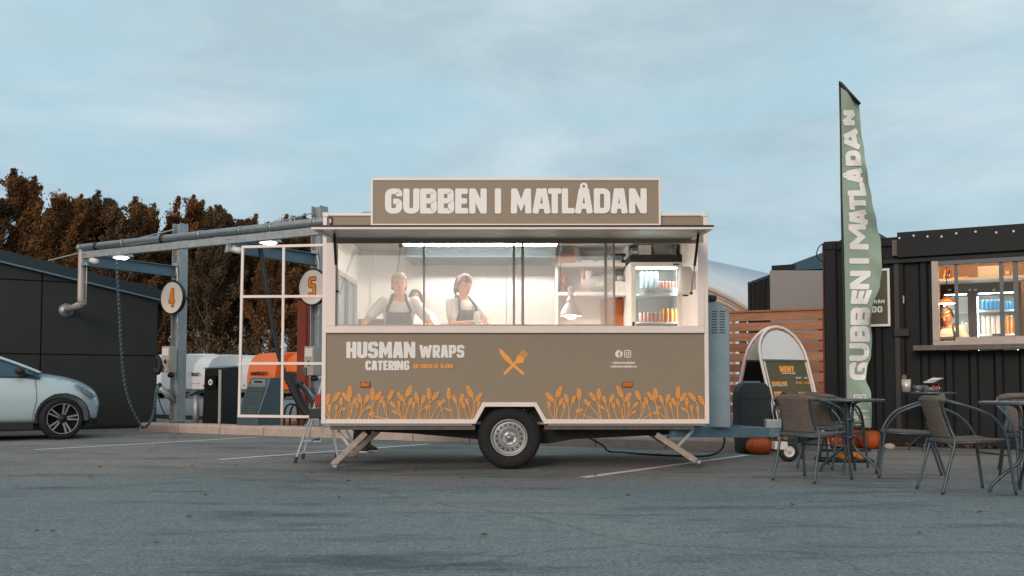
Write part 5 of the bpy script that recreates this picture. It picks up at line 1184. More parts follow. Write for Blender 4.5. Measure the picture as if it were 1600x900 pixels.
    for yy, s_ in ((0.0, 1), (Wc, -1)):
        h = MB(); pr = [(q_*0.84, r_) for q_, r_ in [(0.20, .855), (0.36, .80), (0.50, .715), (0.555, .645), (0.52, .635), (0.44, .66), (0.33, .72), (0.23, .80)]]
        h.prism(pr, lambda a, b: (a, yy+s_*(0.035+max(0, a-.15)**2*0.95), b), lambda a, b: (a-0.02, yy+s_*(0.12+max(0, a-.15)**2*1.1), b)); h.build('headlight', 'headlight', t, True, bevel=0.008)
    # wheels; the front pair is steered
    def cw(x, y, face, steer):
        f = Matrix.Rotation(steer, 3, 'Z') @ Vector((0, face, 0)); c = Vector((x, y, 0.322)); g_ = MB(); r = 0.322; w = 0.21; ri = 0.236
        c = c+f*0.0
        g_.lathe([(ri, -w), (r*.90, -w*.98), (r*.985, -w*.82), (r, -w*.55), (r, -w*.45), (r*.985, -w*.16), (r*.94, -.008), (r*.87, .004), (ri*1.08, .002), (ri*1.0, -.01), (ri*.97, -.06)], c, f, 48)
        w_ = g_.build('wheel', 'tyre', t, True)
        MB().lathe([(ri*1.0, -.008), (ri*.985, .001), (ri*.955, -.004), (ri*.94, -.03), (ri*.94, -.10), (0.001, -.11)], c, f, 48).build('rim_barrel', 'car_black', w_, True)
        u = f.cross(Vector((0, 0, 1))).normalized(); z = Vector((0, 0, 1)); sp = MB()
        for i in range(5):
            for dd in (-0.16, 0.16):
                a = 2*math.pi*i/5+0.55; e = (u*math.cos(a+dd)+z*math.sin(a+dd)); b_ = (u*math.cos(a+dd*1.6)+z*math.sin(a+dd*1.6))
                sp.bar(c+b_*ri*.20-f*.03, c+e*ri*.965-f*.008, 0.024, 0.018, up=f)
        sp.lathe([(ri*1.0, -.004), (ri*.99, .003), (ri*.95, .0015), (ri*.94, -.012)], c, f, 48)
        sp.build('spokes', 'rim', w_)
        MB().lathe([(ri*.30, -.035), (ri*.28, -.014), (ri*.16, -.008), (ri*.15, -.002), (0.001, 0.0)], c, f, 24).build('hub_cap', 'car_black', w_, True)
    cw(0.0, 0.03, -1, R(15)); cw(-2.645, 0.02, -1, 0); cw(0.0, Wc-0.03, 1, R(15)); cw(-2.645, Wc-0.02, 1, 0)
hatch_car()

# ================================================================ DARK BUILDING
c1 = D(245, 600, 18.8); c0 = D(0, 600, 17.4); bd = (c1-c0); bd.z = 0; bl = bd.length; bd.normalize()
ang = math.atan2(bd.y, bd.x)
BL = thing('dark_building', 'low building clad in dark panels with a sloping roof behind the silver car', 'building', (c1.x, c1.y, 0), ang)
# local: x runs along the wall (negative to the left), y away from the camera
def bz(u, v):
    n = Vector((-bd.y, bd.x, 0)); return PL(u, v, (c1.x, c1.y, 0), n)
zj1, zj2 = bz(245, 556).z, bz(245, 448).z
roof0, roof1 = bz(0, 391).z, bz(245, 451).z; slope = (roof1-roof0)/bl
def rz(x): return roof1+slope*x-0.22
LW = -14.0; xs = [0.0]
while xs[-1] > LW: xs.append(xs[-1]-2.06)
for i in range(len(xs)-1):
    xa, xb = xs[i+1]+0.012, xs[i]-0.012
    for za, zb in ((0.06, zj1-0.012), (zj1+0.012, zj2-0.012), (zj2+0.012, None)):
        if zb is None:
            MB().prism([(xa, za), (xb, za), (xb, max(za+.02, rz(xb)-0.01)), (xa, rz(xa)-0.01)], lambda a, b: (a, 0.0, b), lambda a, b: (a, 0.03, b)).build('wall_panel', 'facade', BL)
        else: MB().box(xa, xb, 0.0, 0.03, za, zb).build('wall_panel', 'facade', BL)
MB().prism([(LW, 0), (-0.02, 0), (-0.02, rz(0)), (LW, rz(LW))], lambda a, b: (a, 0.035, b), lambda a, b: (a, 7.0, b)).build('wall_core', 'facade_dark', BL)
ys = [0.05, 2.1, 4.15, 6.2]
for i in range(3): MB().box(-0.018, 0.010, ys[i]+0.01, ys[i+1]-0.01, 0.06, rz(0)-0.02).build('wall_panel', 'facade', BL)
MB().prism([(LW-0.3, rz(LW-0.3)), (0.12, rz(0.12)), (0.12, rz(0.12)+0.20), (LW-0.3, rz(LW-0.3)+0.26)], lambda a, b: (a, -0.10, b), lambda a, b: (a, 7.2, b)).build('roof', 'fascia', BL)
MB().prism([(LW-0.3, rz(LW-0.3)-0.02), (0.13, rz(0.13)-0.02), (0.13, rz(0.13)+0.01), (LW-0.3, rz(LW-0.3)+0.01)], lambda a, b: (a, -0.115, b), lambda a, b: (a, -0.101, b)).build('roof_drip', 'galv_blue', BL)
MB().box(LW, 0.0, -0.02, 0.02, 0.0, 0.055).build('plinth', 'facade_dark', BL)

# ================================================================ WASH BAYS: posts, rail, pipe, signs, hoses
P4 = D(278, 600, 18.0); P5 = D(497, 600, 16.3); pd = (P5-P4); pd.z = 0; pd.normalize(); pn = Vector((-pd.y, pd.x, 0)); PA = math.atan2(pd.y, pd.x)
def hpost(P, vtop, vbase, name, label):
    top = D(278 if P is P4 else 497, vtop, P.y).z; t = thing(name, label, 'post', (P.x, P.y, 0), PA)
    w = 0.20; mb = MB(); mb.box(-w/2, w/2, -w/2, -w/2+0.016, 0.02, top); mb.box(-w/2, w/2, w/2-0.016, w/2, 0.02, top); mb.box(-0.006, 0.006, -w/2+0.016, w/2-0.016, 0.02, top)
    mb2 = MB()
    Mz = Matrix.Rotation(R(90), 3, 'Z'); mb.v = [tuple(Mz @ Vector(v)) for v in mb.v]; mb.build('column', 'galv', t)
    MB().box(-0.16, 0.16, -0.16, 0.16, 0.155, 0.175).build('base_plate', 'galv', t)
    a = MB(); a.box(-0.055, 0.055, -2.05, -0.10, 2.86, 2.875); a.box(-0.055, 0.055, -2.05, -0.10, 3.045, 3.06); a.box(-0.005, 0.005, -2.05, -0.10, 2.875, 3.045); arm = a.build('arm', 'galv_blue', t)
    MB().box(-0.07, 0.07, -0.118, -0.101, 2.80, 3.12).build('end_plate', 'galv', arm)
    MB().tube([(-0.02, -0.12, top-0.12), (-1.6, -1.6, 3.1)], 0.012, 6).build('tie_rod', 'galv', t)
    MB().tube(spline([(0.08, -0.15, 3.02), (0.12, -0.16, 2.9), (0.12, -0.15, 2.5), (0.11, -0.13, 2.0)], 4), 0.012, 6).build('conduit', 'white_plastic', t)
    return t
post4 = hpost(P4, 350, 661, 'steel_post', 'grey steel post with the sign numbered 4 in front of the dark building')
post5 = hpost(P5, 323, 661, 'steel_post', 'grey steel post with the sign numbered 5 beside the trailer')
# rail and suction pipe along the arm ends
ra = P4-pn*2.0; 
tl = thing('vacuum_pipe_line', 'grey suction pipe on a steel rail running past both numbered posts to the dark building', 'pipe', (ra.x, ra.y, 0), PA)
Ltot = 8.6
def bracket(z0, z1): pass
r_ = MB(); r_.box(-0.05, Ltot, -0.05, 0.05, 2.99, 3.0); r_.box(-0.05, Ltot, -0.05, 0.05, 3.09, 3.10); r_.box(-0.05, Ltot, -0.05, -0.042, 3.0, 3.09); r_.build('rail', 'galv', tl)
px_ = -0.12; MB().cyl((px_, 0.0, 3.18), (Ltot, 0.0, 3.18), 0.062, n=20).build('pipe', 'pipe', tl, True)
for x in (0.28, 0.95, 1.9, 2.75, 3.62, 4.25, 5.1, 6.0): MB().lathe([(0.064, -0.03), (0.070, -0.03), (0.070, 0.03), (0.064, 0.03)], (x, 0, 3.18), (1, 0, 0), 20).build('pipe_clamp', 'rubber' if int(x*10) % 3 else 'pipe', tl, True)
MB().cyl((px_-0.07, 0, 3.18), (px_-0.001, 0, 3.18), 0.068, n=20).build('end_cap', 'pipe', tl, True)
dn = D(121, 470, ra.y).z-0.0
bot = 2.22
MB().tube(spline([(px_+0.12, 0, 3.18), (px_+0.03, 0, 3.16), (px_, 0, 3.08), (px_, 0, 2.8), (px_, 0, bot+0.12), (px_-0.01, 0.02, bot+0.04), (px_-0.02, 0.03, bot)], 6), 0.055, 16).build('down_pipe', 'pipe_white', tl, True)
M_ = WM[tl.name]; hit = None
lo, hi = Vector((px_-0.05, 0.9, bot)), Vector((px_-0.12, 5.0, bot)); nb_ = Vector((-bd.y, bd.x, 0))
wp = PL(103.5, 485, (c1.x, c1.y, 0), nb_)
MB().cyl(M_ @ Vector((px_-0.02, 0.03, bot)), wp, 0.055, n=16).build('wall_run', 'pipe_white', tl, True, world=True)
MB().cyl(wp-nb_*0.03, wp-nb_*0.003, 0.13, n=24).build('wall_flange', 'pipe', tl, True, world=True)
MB().cyl((px_+0.11, 0.02, 3.0), (px_+0.11, 0.02, bot-0.02), 0.012, n=8).build('conduit', 'pipe_white', tl, True)
for x0 in (0.0, 3.42):
    b_ = MB(); b_.box(x0-0.06, x0+0.02, -0.03, 0.03, 2.875, 2.989); b_.prism([(x0-0.10, 2.86), (x0+0.12, 2.86), (x0-0.06, 3.0)], lambda a, b: (a, -0.034, b), lambda a, b: (a, -0.042, b)); b_.build('bracket', 'galv', tl)
# security-style cameras and floodlights at the arm ends
for i, (u, v, d, lab) in enumerate(((190, 402.5, 16.1, 'small lit floodlight under the pipe above the left wash bay'), (420, 379.5, 14.6, 'small lit floodlight under the pipe above the white grid frame'))):
    p = D(u, v, d); t = thing('floodlight', lab, 'floodlight', tuple(p), PA, 'floodlights under the suction pipe')
    MB().prism([(-0.17, 0.0), (0.17, 0.0), (0.13, 0.05), (-0.13, 0.05)], lambda a, b: (a, -0.12, b+0.01), lambda a, b: (a, 0.12, b+0.01)).build('housing', 'galv', t, bevel=0.006)
    MB().prism([(-0.115, -0.004), (0.0, -0.035), (0.115, -0.004), (0.0, 0.004)], lambda a, b: (a, -0.09, b), lambda a, b: (a, 0.07, b)).build('lens', 'flood_on', t)
    MB().bar((0, 0.05, 0.06), (0, 0.25, 0.16), 0.03, 0.02).build('bracket', 'galv', t)
for i, (u, v, d, lab) in enumerate(((148, 408, 16.1, 'white surveillance camera at the left end of the rail'), (372, 391, 14.5, 'white surveillance camera under the rail beside the second floodlight'))):
    p = D(u, v, d); t = thing('surveillance_camera', lab, 'camera', tuple(p), PA, 'surveillance cameras under the rail')
    MB().tube([(-0.08, -0.02, 0.02), (0.0, 0, 0), (0.07, 0.0, -0.01)], [0.045, 0.05, 0.04], 14).build('casing', 'white_plastic', t, True); MB().bar((-0.1, 0.0, 0.09), (0.0, 0.0, 0.03), 0.02, 0.02).build('mount', 'galv', t)
# numbered discs
def disc(u, v, d, ch, label):
    p = D(u, v, d); t = thing('number_sign', label, 'sign', tuple(p), PA, 'round bay number signs')
    r = 0.30
    MB().lathe([(0.001, 0.08), (r*0.98, 0.08), (r*1.04, 0.05), (r*1.04, 0.0), (r*1.02, -0.010), (r*0.965, -0.010), (r*0.955, -0.004)], (0, 0, 0), (0, 1, 0), 40).build('rim', 'sign_rim', t, True)
    MB().lathe([(r*0.97, -0.004), (0.001, -0.004)], (0, 0, 0), (0, 1, 0), 40).build('face', 'sign_face', t)
    for m_, o_, nm in (('sign_rim', 0.013, 'number_outline'), ('number_orange', 0.0, 'number')):
        b_ = MB(); fn = lambda x, y, l: (x, -0.006-(0.0015 if m_ == 'number_orange' else 0)-0.0002*l, y)
        letters(b_, [(ch, -0.075-o_, 0.075+o_)], -0.165-o_, 0.165+o_, 0.055+2*o_, 0.055+2*o_, fn); b_.build(nm, m_, t, fix=False)
    MB().bar((0.02, 0.10, 0.0), (0.10, 0.26, 0.0), 0.06, 0.06).build('bracket', 'sign_rim', t)
disc(268.5, 465, P4.y-0.35, '4', 'round white sign with orange number 4 on the left steel post')
disc(488, 448.5, P5.y-0.38, '5', 'round white sign with orange number 5 half hidden by the trailer')
# control boxes and nozzle holders
def ctrl(u, v, d, lab, ang_):
    p = D(u, v, d); t = thing('control_box', lab, 'control box', tuple(p), PA, 'start boxes on the wash-bay posts')
    MB().box(-0.10, 0.10, -0.09, 0.09, -0.26, 0.22).build('housing', 'box_grey', t, bevel=0.008); MB().box(-0.08, 0.08, -0.095, -0.0905, 0.05, 0.19).build('screen', 'sign_face', t)
    MB().prism([(-0.04, -0.06), (0.0, -0.11), (0.04, -0.06), (0.0, -0.01)], lambda a, b: (a, -0.096, b), lambda a, b: (a, -0.091, b)).build('arrow_mark', 'black', t); MB().box(-0.11, -0.03, -0.13, -0.0905, -0.24, -0.13).build('coin_slot', 'hood_steel', t, bevel=0.006)
    MB().ell((0.05, 0, -0.31), (0.07, 0.06, 0.05), 12, 8).build('socket', 'black', t, True)
ctrl(264.5, 560, P4.y-0.30, 'grey start box on the left steel post', 0); ctrl(488, 562, P5.y-0.30, 'grey start box on the right steel post beside the trailer', 0)
def holder(u0, v0, u1, v1, d, lab):
    a_, b_ = D(u0, v0, d), D(u1, v1, d+0.15); t = thing('nozzle_holder', lab, 'holder', tuple(b_), 0, 'tilted nozzle holder tubes')
    MB().cyl(a_, b_, 0.055, n=16).build('tube', 'galv', t, True, world=True); MB().tube([a_, a_+(a_-b_).normalized()*0.05], 0.062, 16).build('mouth', 'rubber', t, True, world=True)
holder(249, 604, 272, 627, P4.y-0.25, 'tilted grey tube holding the hose nozzle on the left post'); holder(470, 602, 495, 630, P5.y-0.3, 'tilted grey tube holding the hose nozzle on the right post')
def hose(pts, r, lab, mat_, stripe=None, nozzle=None):
    P_ = [D(*p) for p in pts]; t = thing('vacuum_hose', lab, 'hose', tuple(P_[0])); sp = spline(P_, 12)
    MB().tube(sp, r, 10).build('tube', mat_, t, True, world=True)
    if stripe:
        mb = MB(); acc = 0
        L_ = [0]
        for i in range(1, len(sp)): L_.append(L_[-1]+(sp[i]-sp[i-1]).length)
        n = int(L_[-1]/0.075); hx = []
        for k in range(n*10+1):
            s = L_[-1]*k/(n*10); i = 0
            while i < len(L_)-2 and L_[i+1] < s: i += 1
            f_ = (s-L_[i])/max(1e-6, L_[i+1]-L_[i]); c = sp[i].lerp(sp[i+1], f_); tg = (sp[i+1]-sp[i]).normalized(); a_ = tg.cross(Vector((0, 1, 0.01))).normalized(); b_ = tg.cross(a_)
            an = 2*math.pi*k/10; hx.append(c+(a_*math.cos(an)+b_*math.sin(an))*(r*0.98))
        mb.tube(hx, r*0.28, 4); mb.build('spiral_stripe', stripe, t, True, world=True)
    return t
hose([(181.5, 404, 16.2), (183, 430, 16.2), (186, 480, 16.2), (189, 540, 16.2), (194, 595, 16.2), (203, 632, 16.2), (214, 655, 16.2), (222, 667, 16.2), (231, 664, 16.2), (240, 645, 16.5), (244, 615, 16.8), (247, 604, 17.6)], 0.022, 'dark hose with pale spiral stripe hanging from the left floodlight to the ground', 'hose', 'hose_stripe')
hose([(244, 557, 17.3), (248, 562, 17.3), (250, 572, 17.3), (246, 582, 17.3), (242, 575, 17.3)], 0.05, 'black hose loop at the corner of the dark building', 'rubber')
hose([(406.5, 386, 14.9), (411, 415, 14.9), (420, 470, 14.9), (430, 530, 14.9), (442, 575, 14.9), (460, 615, 14.9), (474, 640, 14.9), (486, 652, 14.9), (492, 640, 15.0), (478, 612, 15.2), (466, 600, 15.4), (470, 600, 15.7)], 0.036, 'black hose sagging behind the white grid frame to the right nozzle holder', 'rubber')
hose([(449, 586, 15.3), (456, 600, 15.3), (466, 622, 15.3), (478, 645, 15.3), (484, 655, 15.3)], 0.075, 'thick black hose bundle at the foot of the right nozzle holder', 'rubber')
t = thing('drain_plate', 'flat dark hose foot lying by the corner of the dark building', 'plate', tuple(G(232, 671)))
q = G(232, 671); MB().box(q.x-0.18, q.x+0.18, q.y-0.12, q.y+0.12, 0.004, 0.04).build('plate', 'galv_blue', t, world=True, bevel=0.01); MB().cyl((q.x-0.08, q.y, 0.04), (q.x-0.08, q.y, 0.10), 0.035, n=12).build('socket', 'black', t, True, world=True)
# orange air lead at the first post
hose([(246, 610, 17.5), (250, 630, 17.5), (258, 648, 17.5), (266, 657, 17.5)], 0.010, 'thin dark air lead hanging by the left post', 'rubber')
# rust-red column and board
p = D(482, 600, 18.2); t = thing('red_column', 'rust-red square column standing behind the right steel post', 'column', (p.x, p.y, 0), PA)
MB().box(-0.17, 0.17, -0.14, 0.14, 0.12, 2.45).build('shaft', 'red_column', t); MB().box(0.05, 0.09, -0.155, -0.141, 0.12, 2.45).build('edge_strip', 'container_edge', t); MB().box(-0.20, 0.20, -0.18, 0.18, 2.451, 2.50).build('cap_plate', 'container_edge', t); MB().box(-0.42, 0.25, -0.35, 0.22, 0.101, 0.16).build('foot_board', 'wood_b', t)
# tall black bin box, grey kiosk, bollard
p = D(345, 600, 17.0)
t = thing('vacuum_unit', 'tall black machine cabinet with a steel corner strip and white round badge', 'machine', (p.x, p.y, 0.10), PA)
z1 = D(345, 576, p.y).z-0.10; W1, D1 = 0.46, 0.44
MB().prism([(0, 0), (D1, 0), (D1, z1+0.03), (0.05, z1)], lambda a, b: (-W1, a, b), lambda a, b: (0, a, b)).build('cabinet', 'kiosk_black', t, bevel=0.01)
MB().prism([(0.045, z1+0.004), (D1+0.01, z1+0.034), (D1+0.01, z1+0.06), (0.03, z1+0.02)], lambda a, b: (-W1-0.01, a, b), lambda a, b: (0.01, a, b)).build('lid', 'galv_blue', t)
MB().box(-0.05, -0.002, -0.006, 0.014, 0.01, z1-0.02).build('corner_strip', 'stainless', t); MB().box(-0.38, -0.12, -0.008, -0.001, z1-0.36, z1-0.12).build('front_plate', 'black_gloss', t)
b_ = MB(); ribbon(b_, circle(-0.25, z1-0.24, 0.042), True, 0.010, 0.010, lambda x, y, l: (x, -0.0095-l*0.0003, y), 0); ribbon(b_, [Vector((-0.25, z1-0.265)), Vector((-0.25, z1-0.215))], 0, 0.008, 0.008, lambda x, y, l: (x, -0.0095-l*0.0003, y), 1); b_.build('badge', 'print_white', t, fix=False)
p = D(403, 600, 16.3)
t = thing('payment_kiosk', 'grey kiosk with a slanted louvred front on the kerb', 'kiosk', (p.x, p.y, 0.10), PA)
zt_ = D(403, 590, p.y).z-0.10
prof = [(0, 0), (0.55, 0), (0.55, zt_), (0.30, zt_), (0.02, 0.24), (0, 0.22)]
MB().prism(prof, lambda a, b: (-0.38, a-0.1, b), lambda a, b: (0.10, a-0.1, b)).build('cabinet', 'kiosk', t, bevel=0.006)
for i in range(12):
    f_ = i/12; ya_ = 0.02+(0.30-0.02)*(f_*0.78+0.04)-0.1; za_ = 0.24+(zt_-0.24)*(f_*0.78+0.04); MB().box(-0.36, 0.06, ya_-0.018, ya_+0.002, za_, za_+0.022).build('louvre', 'kiosk_light' if i == 11 else 'kiosk', t)
MB().box(-0.30, 0.02, 0.145, 0.20, zt_-0.12, zt_-0.03).build('display', 'kiosk_light', t); MB().box(-0.22, -0.04, 0.135, 0.1449, zt_-0.085, zt_-0.055).build('coin_slot', 'black', t)
MB().prism([(-0.012, 0.225), (0.292, zt_), (0.305, zt_), (0.005, 0.215)], lambda a, b: (0.101, a-0.1, b), lambda a, b: (0.106, a-0.1, b)).build('edge_strip', 'kiosk_light', t)
p = D(307, 600, 17.4); t = thing('bollard', 'short grey bollard with a tilted top plate left of the black cabinet', 'bollard', (p.x, p.y, 0.10), PA)
zt_ = D(307, 617, p.y).z-0.10; MB().cyl((0, 0, 0), (0, 0, zt_), 0.058, n=18).build('post', 'galv', t, True); MB().prism([(-0.13, zt_-0.02), (0.12, zt_+0.07), (0.12, zt_+0.10), (-0.13, zt_+0.01)], lambda a, b: (a, -0.11, b), lambda a, b: (a, 0.11, b)).build('top_plate', 'galv_blue', t)
for i, (u, d) in enumerate(((456, 17.6), (465, 17.2))):
    p = D(u, 600, d); t = thing('hoop_rack', ('rear' if i == 0 else 'front')+' black tubular hoop on the gravel behind the white grid frame', 'rack', (p.x, p.y, 0.10), R(50), 'black tubular hoops on the gravel')
    MB().tube(spline([(-0.16, 0, 0), (-0.15, 0, 0.25), (-0.08, 0, 0.37), (0.08, 0, 0.37), (0.15, 0, 0.25), (0.16, 0, 0)], 5), 0.018, 8).build('hoop', 'black', t, True); MB().box(-0.2, 0.2, -0.03, 0.03, 0.0, 0.012).build('foot_plate', 'black', t)

# ================================================================ RENTAL TRAILERS IN THE BACKGROUND
def box_trailer(u, d, rz_, m, lab, txt=None, plate=False, W_=2.0, L_=3.6, hi=1.0):
    p = D(u, 600, d); t = thing('box_trailer', lab, 'trailer', (p.x, p.y, 0.10), rz_, 'closed trailers parked at the edge of the wood')
    # local: front face towards -y, rounded top-front
    pr = [(0.0, 0.45), (-0.02, 0.50), (0.0, 1.25), (0.12, 1.75), (0.38, 2.10), (0.8, 2.28), (1.4, 2.34), (L_, 2.34), (L_, 0.45)]
    pr = [(a, b*hi) for a, b in pr]
    bo_ = MB().prism(pr, lambda a, b: (-W_/2, a, b), lambda a, b: (W_/2, a, b)).build('body', m, t, bevel=0.09)
    MB().box(-W_/2+0.05, W_/2-0.05, 0.06, L_-0.05, 0.30, 0.449*hi).build('skirt', 'caravan_skirt', t)
    for y_ in (1.5, 2.3):
        for s_ in (-1, 1): MB().lathe([(0.12, -0.09), (0.26, -0.09), (0.30, -0.06), (0.30, -0.02), (0.27, 0), (0.17, 0), (0.15, -0.02), (0.001, -0.03)], (s_*(W_/2-0.02), y_, 0.30), (s_, 0, 0), 20).build('wheel', 'tyre', t, True)
    MB().bar((-0.5, 0.2, 0.40), (0, -0.9, 0.38), 0.07, 0.08).bar((0.5, 0.2, 0.40), (0, -0.9, 0.38), 0.07, 0.08).build('drawbar', 'caravan_skirt', t)
    for s_ in (-1, 1): MB().box(s_*(W_/2-0.18)-0.07, s_*(W_/2-0.18)+0.07, -0.035, -0.021, 0.62, 0.72).build('corner_lamp', 'amber', t)
    fn = lambda x, y, l: (x, -0.04-0.004*l, y)
    if txt:
        b_ = MB(); letters(b_, auto_items(txt, -0.70, 0.62, 0.12), 1.18*hi, 1.36*hi, 0.05, 0.05, fn); b_.build('lettering', 'tent_black', t, fix=False)
        b_ = MB(); font_text(b_, 'www.oneready.se  hyr direkt', -0.6, 0.55, 0.76*hi, fn, 0.01); b_.build('small_lettering', 'caravan_orange' if m == 'caravan_white' else 'tent_black', t, fix=False)
    if plate:
        MB().box(-0.1, 0.85, -0.05, -0.026, 0.85, 1.25).build('advert_panel', 'plate_blue', t)
        b_ = MB(); letters(b_, auto_items('HYR', 0.32, 0.78, 0.1), 1.05, 1.2, 0.04, 0.04, lambda x, y, l: (x, -0.054-0.003*l, y)); letters(b_, auto_items('HÄR'.replace('Ä', 'A'), 0.36, 0.72, 0.1), 0.9, 0.99, 0.03, 0.03, lambda x, y, l: (x, -0.054-0.003*l, y)); b_.build('advert_lettering', 'print_white', t, fix=False)
    return t
ty = R(-34)
box_trailer(232, 50, ty, 'caravan_white', 'white closed trailer showing between the dark building and post 4')
box_trailer(303, 51, ty, 'caravan_white', 'white closed trailer with dark and red lettering right of post 4', 'ONEREADY')
box_trailer(366, 52, ty, 'caravan_white', 'white closed trailer behind the tall black machine cabinet', 'ONEREADY')
box_trailer(407, 47, ty, 'caravan_orange', 'orange closed trailer behind the grey kiosk', 'ONEREADY')
box_trailer(459, 46.5, ty, 'caravan_orange', 'orange closed trailer with dark blue advert panel behind the white grid frame', 'ONEREADY', True)
t = thing('roof_box', 'flat white box lying on the roof of the closed trailer right of post 4', 'box', tuple(D(318, 556, 53)))
q = D(318, 556.5, 53); MB().box(q.x-0.75, q.x+0.75, q.y-0.4, q.y+0.4, q.z-0.1, q.z+0.12).build('shell', 'caravan_white', t, world=True, bevel=0.05); MB().box(q.x-0.72, q.x+0.72, q.y-0.37, q.y+0.37, q.z-0.14, q.z-0.101).build('base', 'caravan_skirt', t, world=True)

# ================================================================ RIGHT SIDE: container, fence, tents
CA = Vector((4.47, 13.69, 0)); CE = U; CN = Nn
def CLp(u, v, d=0.0):
    p = PL(u, v, CA+CN*d, CN)-CA; return Vector((p.dot(CE), p.dot(CN), p.z))
CT = thing('black_container', 'black corrugated shipping container kiosk with a lit serving window', 'container', tuple(CA), ANG)
CHT = 2.89; CLn = 6.06
wx0, wx1 = CLp(1463, 480).x, CLn-0.9; wz0, wz1 = CLp(1500, 536).z, CLp(1500, 411).z
def CB(name, m, x0, x1, y0, y1, z0, z1, bev=0.0, par=CT): return MB().box(x0, x1, y0, y1, z0, z1).build(name, m, par, bevel=bev)
CB('floor', 'container', 0.02, CLn-0.02, 0.05, 2.40, 0.12, 0.20); CB('roof', 'container', 0, CLn, 0.02, 2.44, CHT-0.03, CHT)
CB('rear_wall', 'dark_inside', 0.03, CLn-0.03, 2.38, 2.42, 0.201, CHT-0.031); CB('side_wall', 'container', CLn-0.05, CLn, 0.16, 2.28, 0.12, CHT-0.031)
CB('side_wall', 'container', 0.0, 0.05, 0.161, 2.279, 0.12, CHT-0.031)
for x in (0.0, CLn-0.16):
    for y in (0.0, 2.28): CB('corner_post', 'container', x, x+0.16, y, y+0.16, 0.0, CHT-0.12, 0.008)
for x in (-0.004, CLn-0.174):
    for y in (-0.004, 2.27):
        for z in (0.0, CHT-0.119): CB('corner_casting', 'container', x, x+0.178, y, y+0.17, z, z+0.12, 0.01)
CB('bottom_rail', 'container', 0.179, CLn-0.179, 0.0, 0.06, 0.03, 0.15, 0.004); CB('top_rail', 'container', 0.179, CLn-0.179, 0.0, 0.06, CHT-0.12, CHT-0.031, 0.004)
CB('edge_strip', 'container_edge', -0.022, -0.005, 0.0, 0.10, 0.0, CHT-0.02)
def corr(name, x0, x1, z0, z1, m='container'):
    pts = []; x = x0; per = 0.298; ph = CLp(1369, 600).x
    n0 = math.floor((x0-ph)/per)-1; prof = []
    for k in range(n0, n0+60):
        b = ph+k*per
        for dx, yy in ((0.0, 0.012), (0.070, 0.012), (0.100, 0.048), (0.268, 0.048)): prof.append((b+dx, yy))
    prof = [p for p in prof if x0 < p[0] < x1]
    def yat(x):
        t = ((x-ph) % per)
        if t < .070: return .012
        if t < .100: return .012+(t-.070)/.03*.036
        if t < .268: return .048
        return .048-(t-.268)/.03*.036
    prof = [(x0, yat(x0))]+prof+[(x1, yat(x1))]; m_ = len(prof)
    mb = MB(); mb.v = [(a, b, z0) for a, b in prof]+[(a, b, z1) for a, b in prof]; mb.f = [(i, i+1, m_+i+1, m_+i) for i in range(m_-1)]
    o = mb.build(name, m, CT); return o
corr('corrugated_panel', 0.161, wx0-0.001, 0.151, CHT-0.121); corr('corrugated_panel', wx0, wx1, 0.151, wz0-0.10); corr('corrugated_panel', wx1+0.001, CLn-0.161, 0.151, CHT-0.121)
CB('inner_lining', 'dark_inside', 0.17, wx0-0.01, 0.055, 0.08, 0.21, CHT-0.13); CB('inner_lining', 'dark_inside', wx0, wx1, 0.055, 0.08, 0.21, wz0-0.12)
CB('lintel', 'container', wx0, wx1, 0.010, 0.07, wz1+0.001, CHT-0.121)
# shutter box over the window with a row of small white lamps
hx0 = CLp(1403, 390).x
SB = MB().prism([(-0.10, CLp(1500, 398).z), (0.008, CLp(1500, 398).z-0.01), (0.008, CHT+0.05), (-0.07, CHT+0.05)], lambda a, b: (hx0, a, b), lambda a, b: (CLn+0.05, a, b)).build('shutter_box', 'container', CT, bevel=0.006)
CB('shutter_rail', 'chassis', CLp(1380, 400).x, CLn, -0.045, 0.009, CLp(1500, 406).z, CLp(1500, 399.5).z, 0.004)
CB('door_bar', 'chassis_light', CLp(1394, 400).x, CLp(1403, 400).x-0.002, -0.02, 0.011, CLp(1398, 400).z, CLp(1398, 375).z, 0.003)
CB('door_bar', 'container_rib', CLp(1397, 460).x, CLp(1405, 460).x, -0.012, 0.011, 0.16, CLp(1400, 409).z, 0.003)
CB('lock_box', 'black', CLp(1396, 460).x, CLp(1420, 460).x, -0.05, 0.011, CLp(1400, 526).z, CLp(1400, 514).z, 0.006)
CB('door_handle', 'steel', CLp(1411, 468).x, CLp(1413, 468).x, -0.02, 0.008, CLp(1412, 474).z, CLp(1412, 462).z)
for i, u in enumerate((1406.5, 1428.5, 1450, 1472, 1495, 1525, 1557, 1584, 1610)):
    t = thing('string_lamp', ORD[i]+' of the small white lamps along the container roof edge', 'lamp', (0, 0, 0), 0, 'small white lamps along the container roof edge')
    c = CA+CE*CLp(u, 368).x-CN*0.085; t.location = (c.x, c.y, CHT-0.035+0.02*math.sin(i*1.7)); WM[t.name] = Matrix.Translation(t.location)
    MB().ell((0, 0, 0), (0.016, 0.016, 0.018), 10, 8).build('bulb', 'white_plastic', t, True); MB().cyl((0, 0, 0.016), (0, 0, 0.04), 0.008, n=8).build('socket', 'black', t)
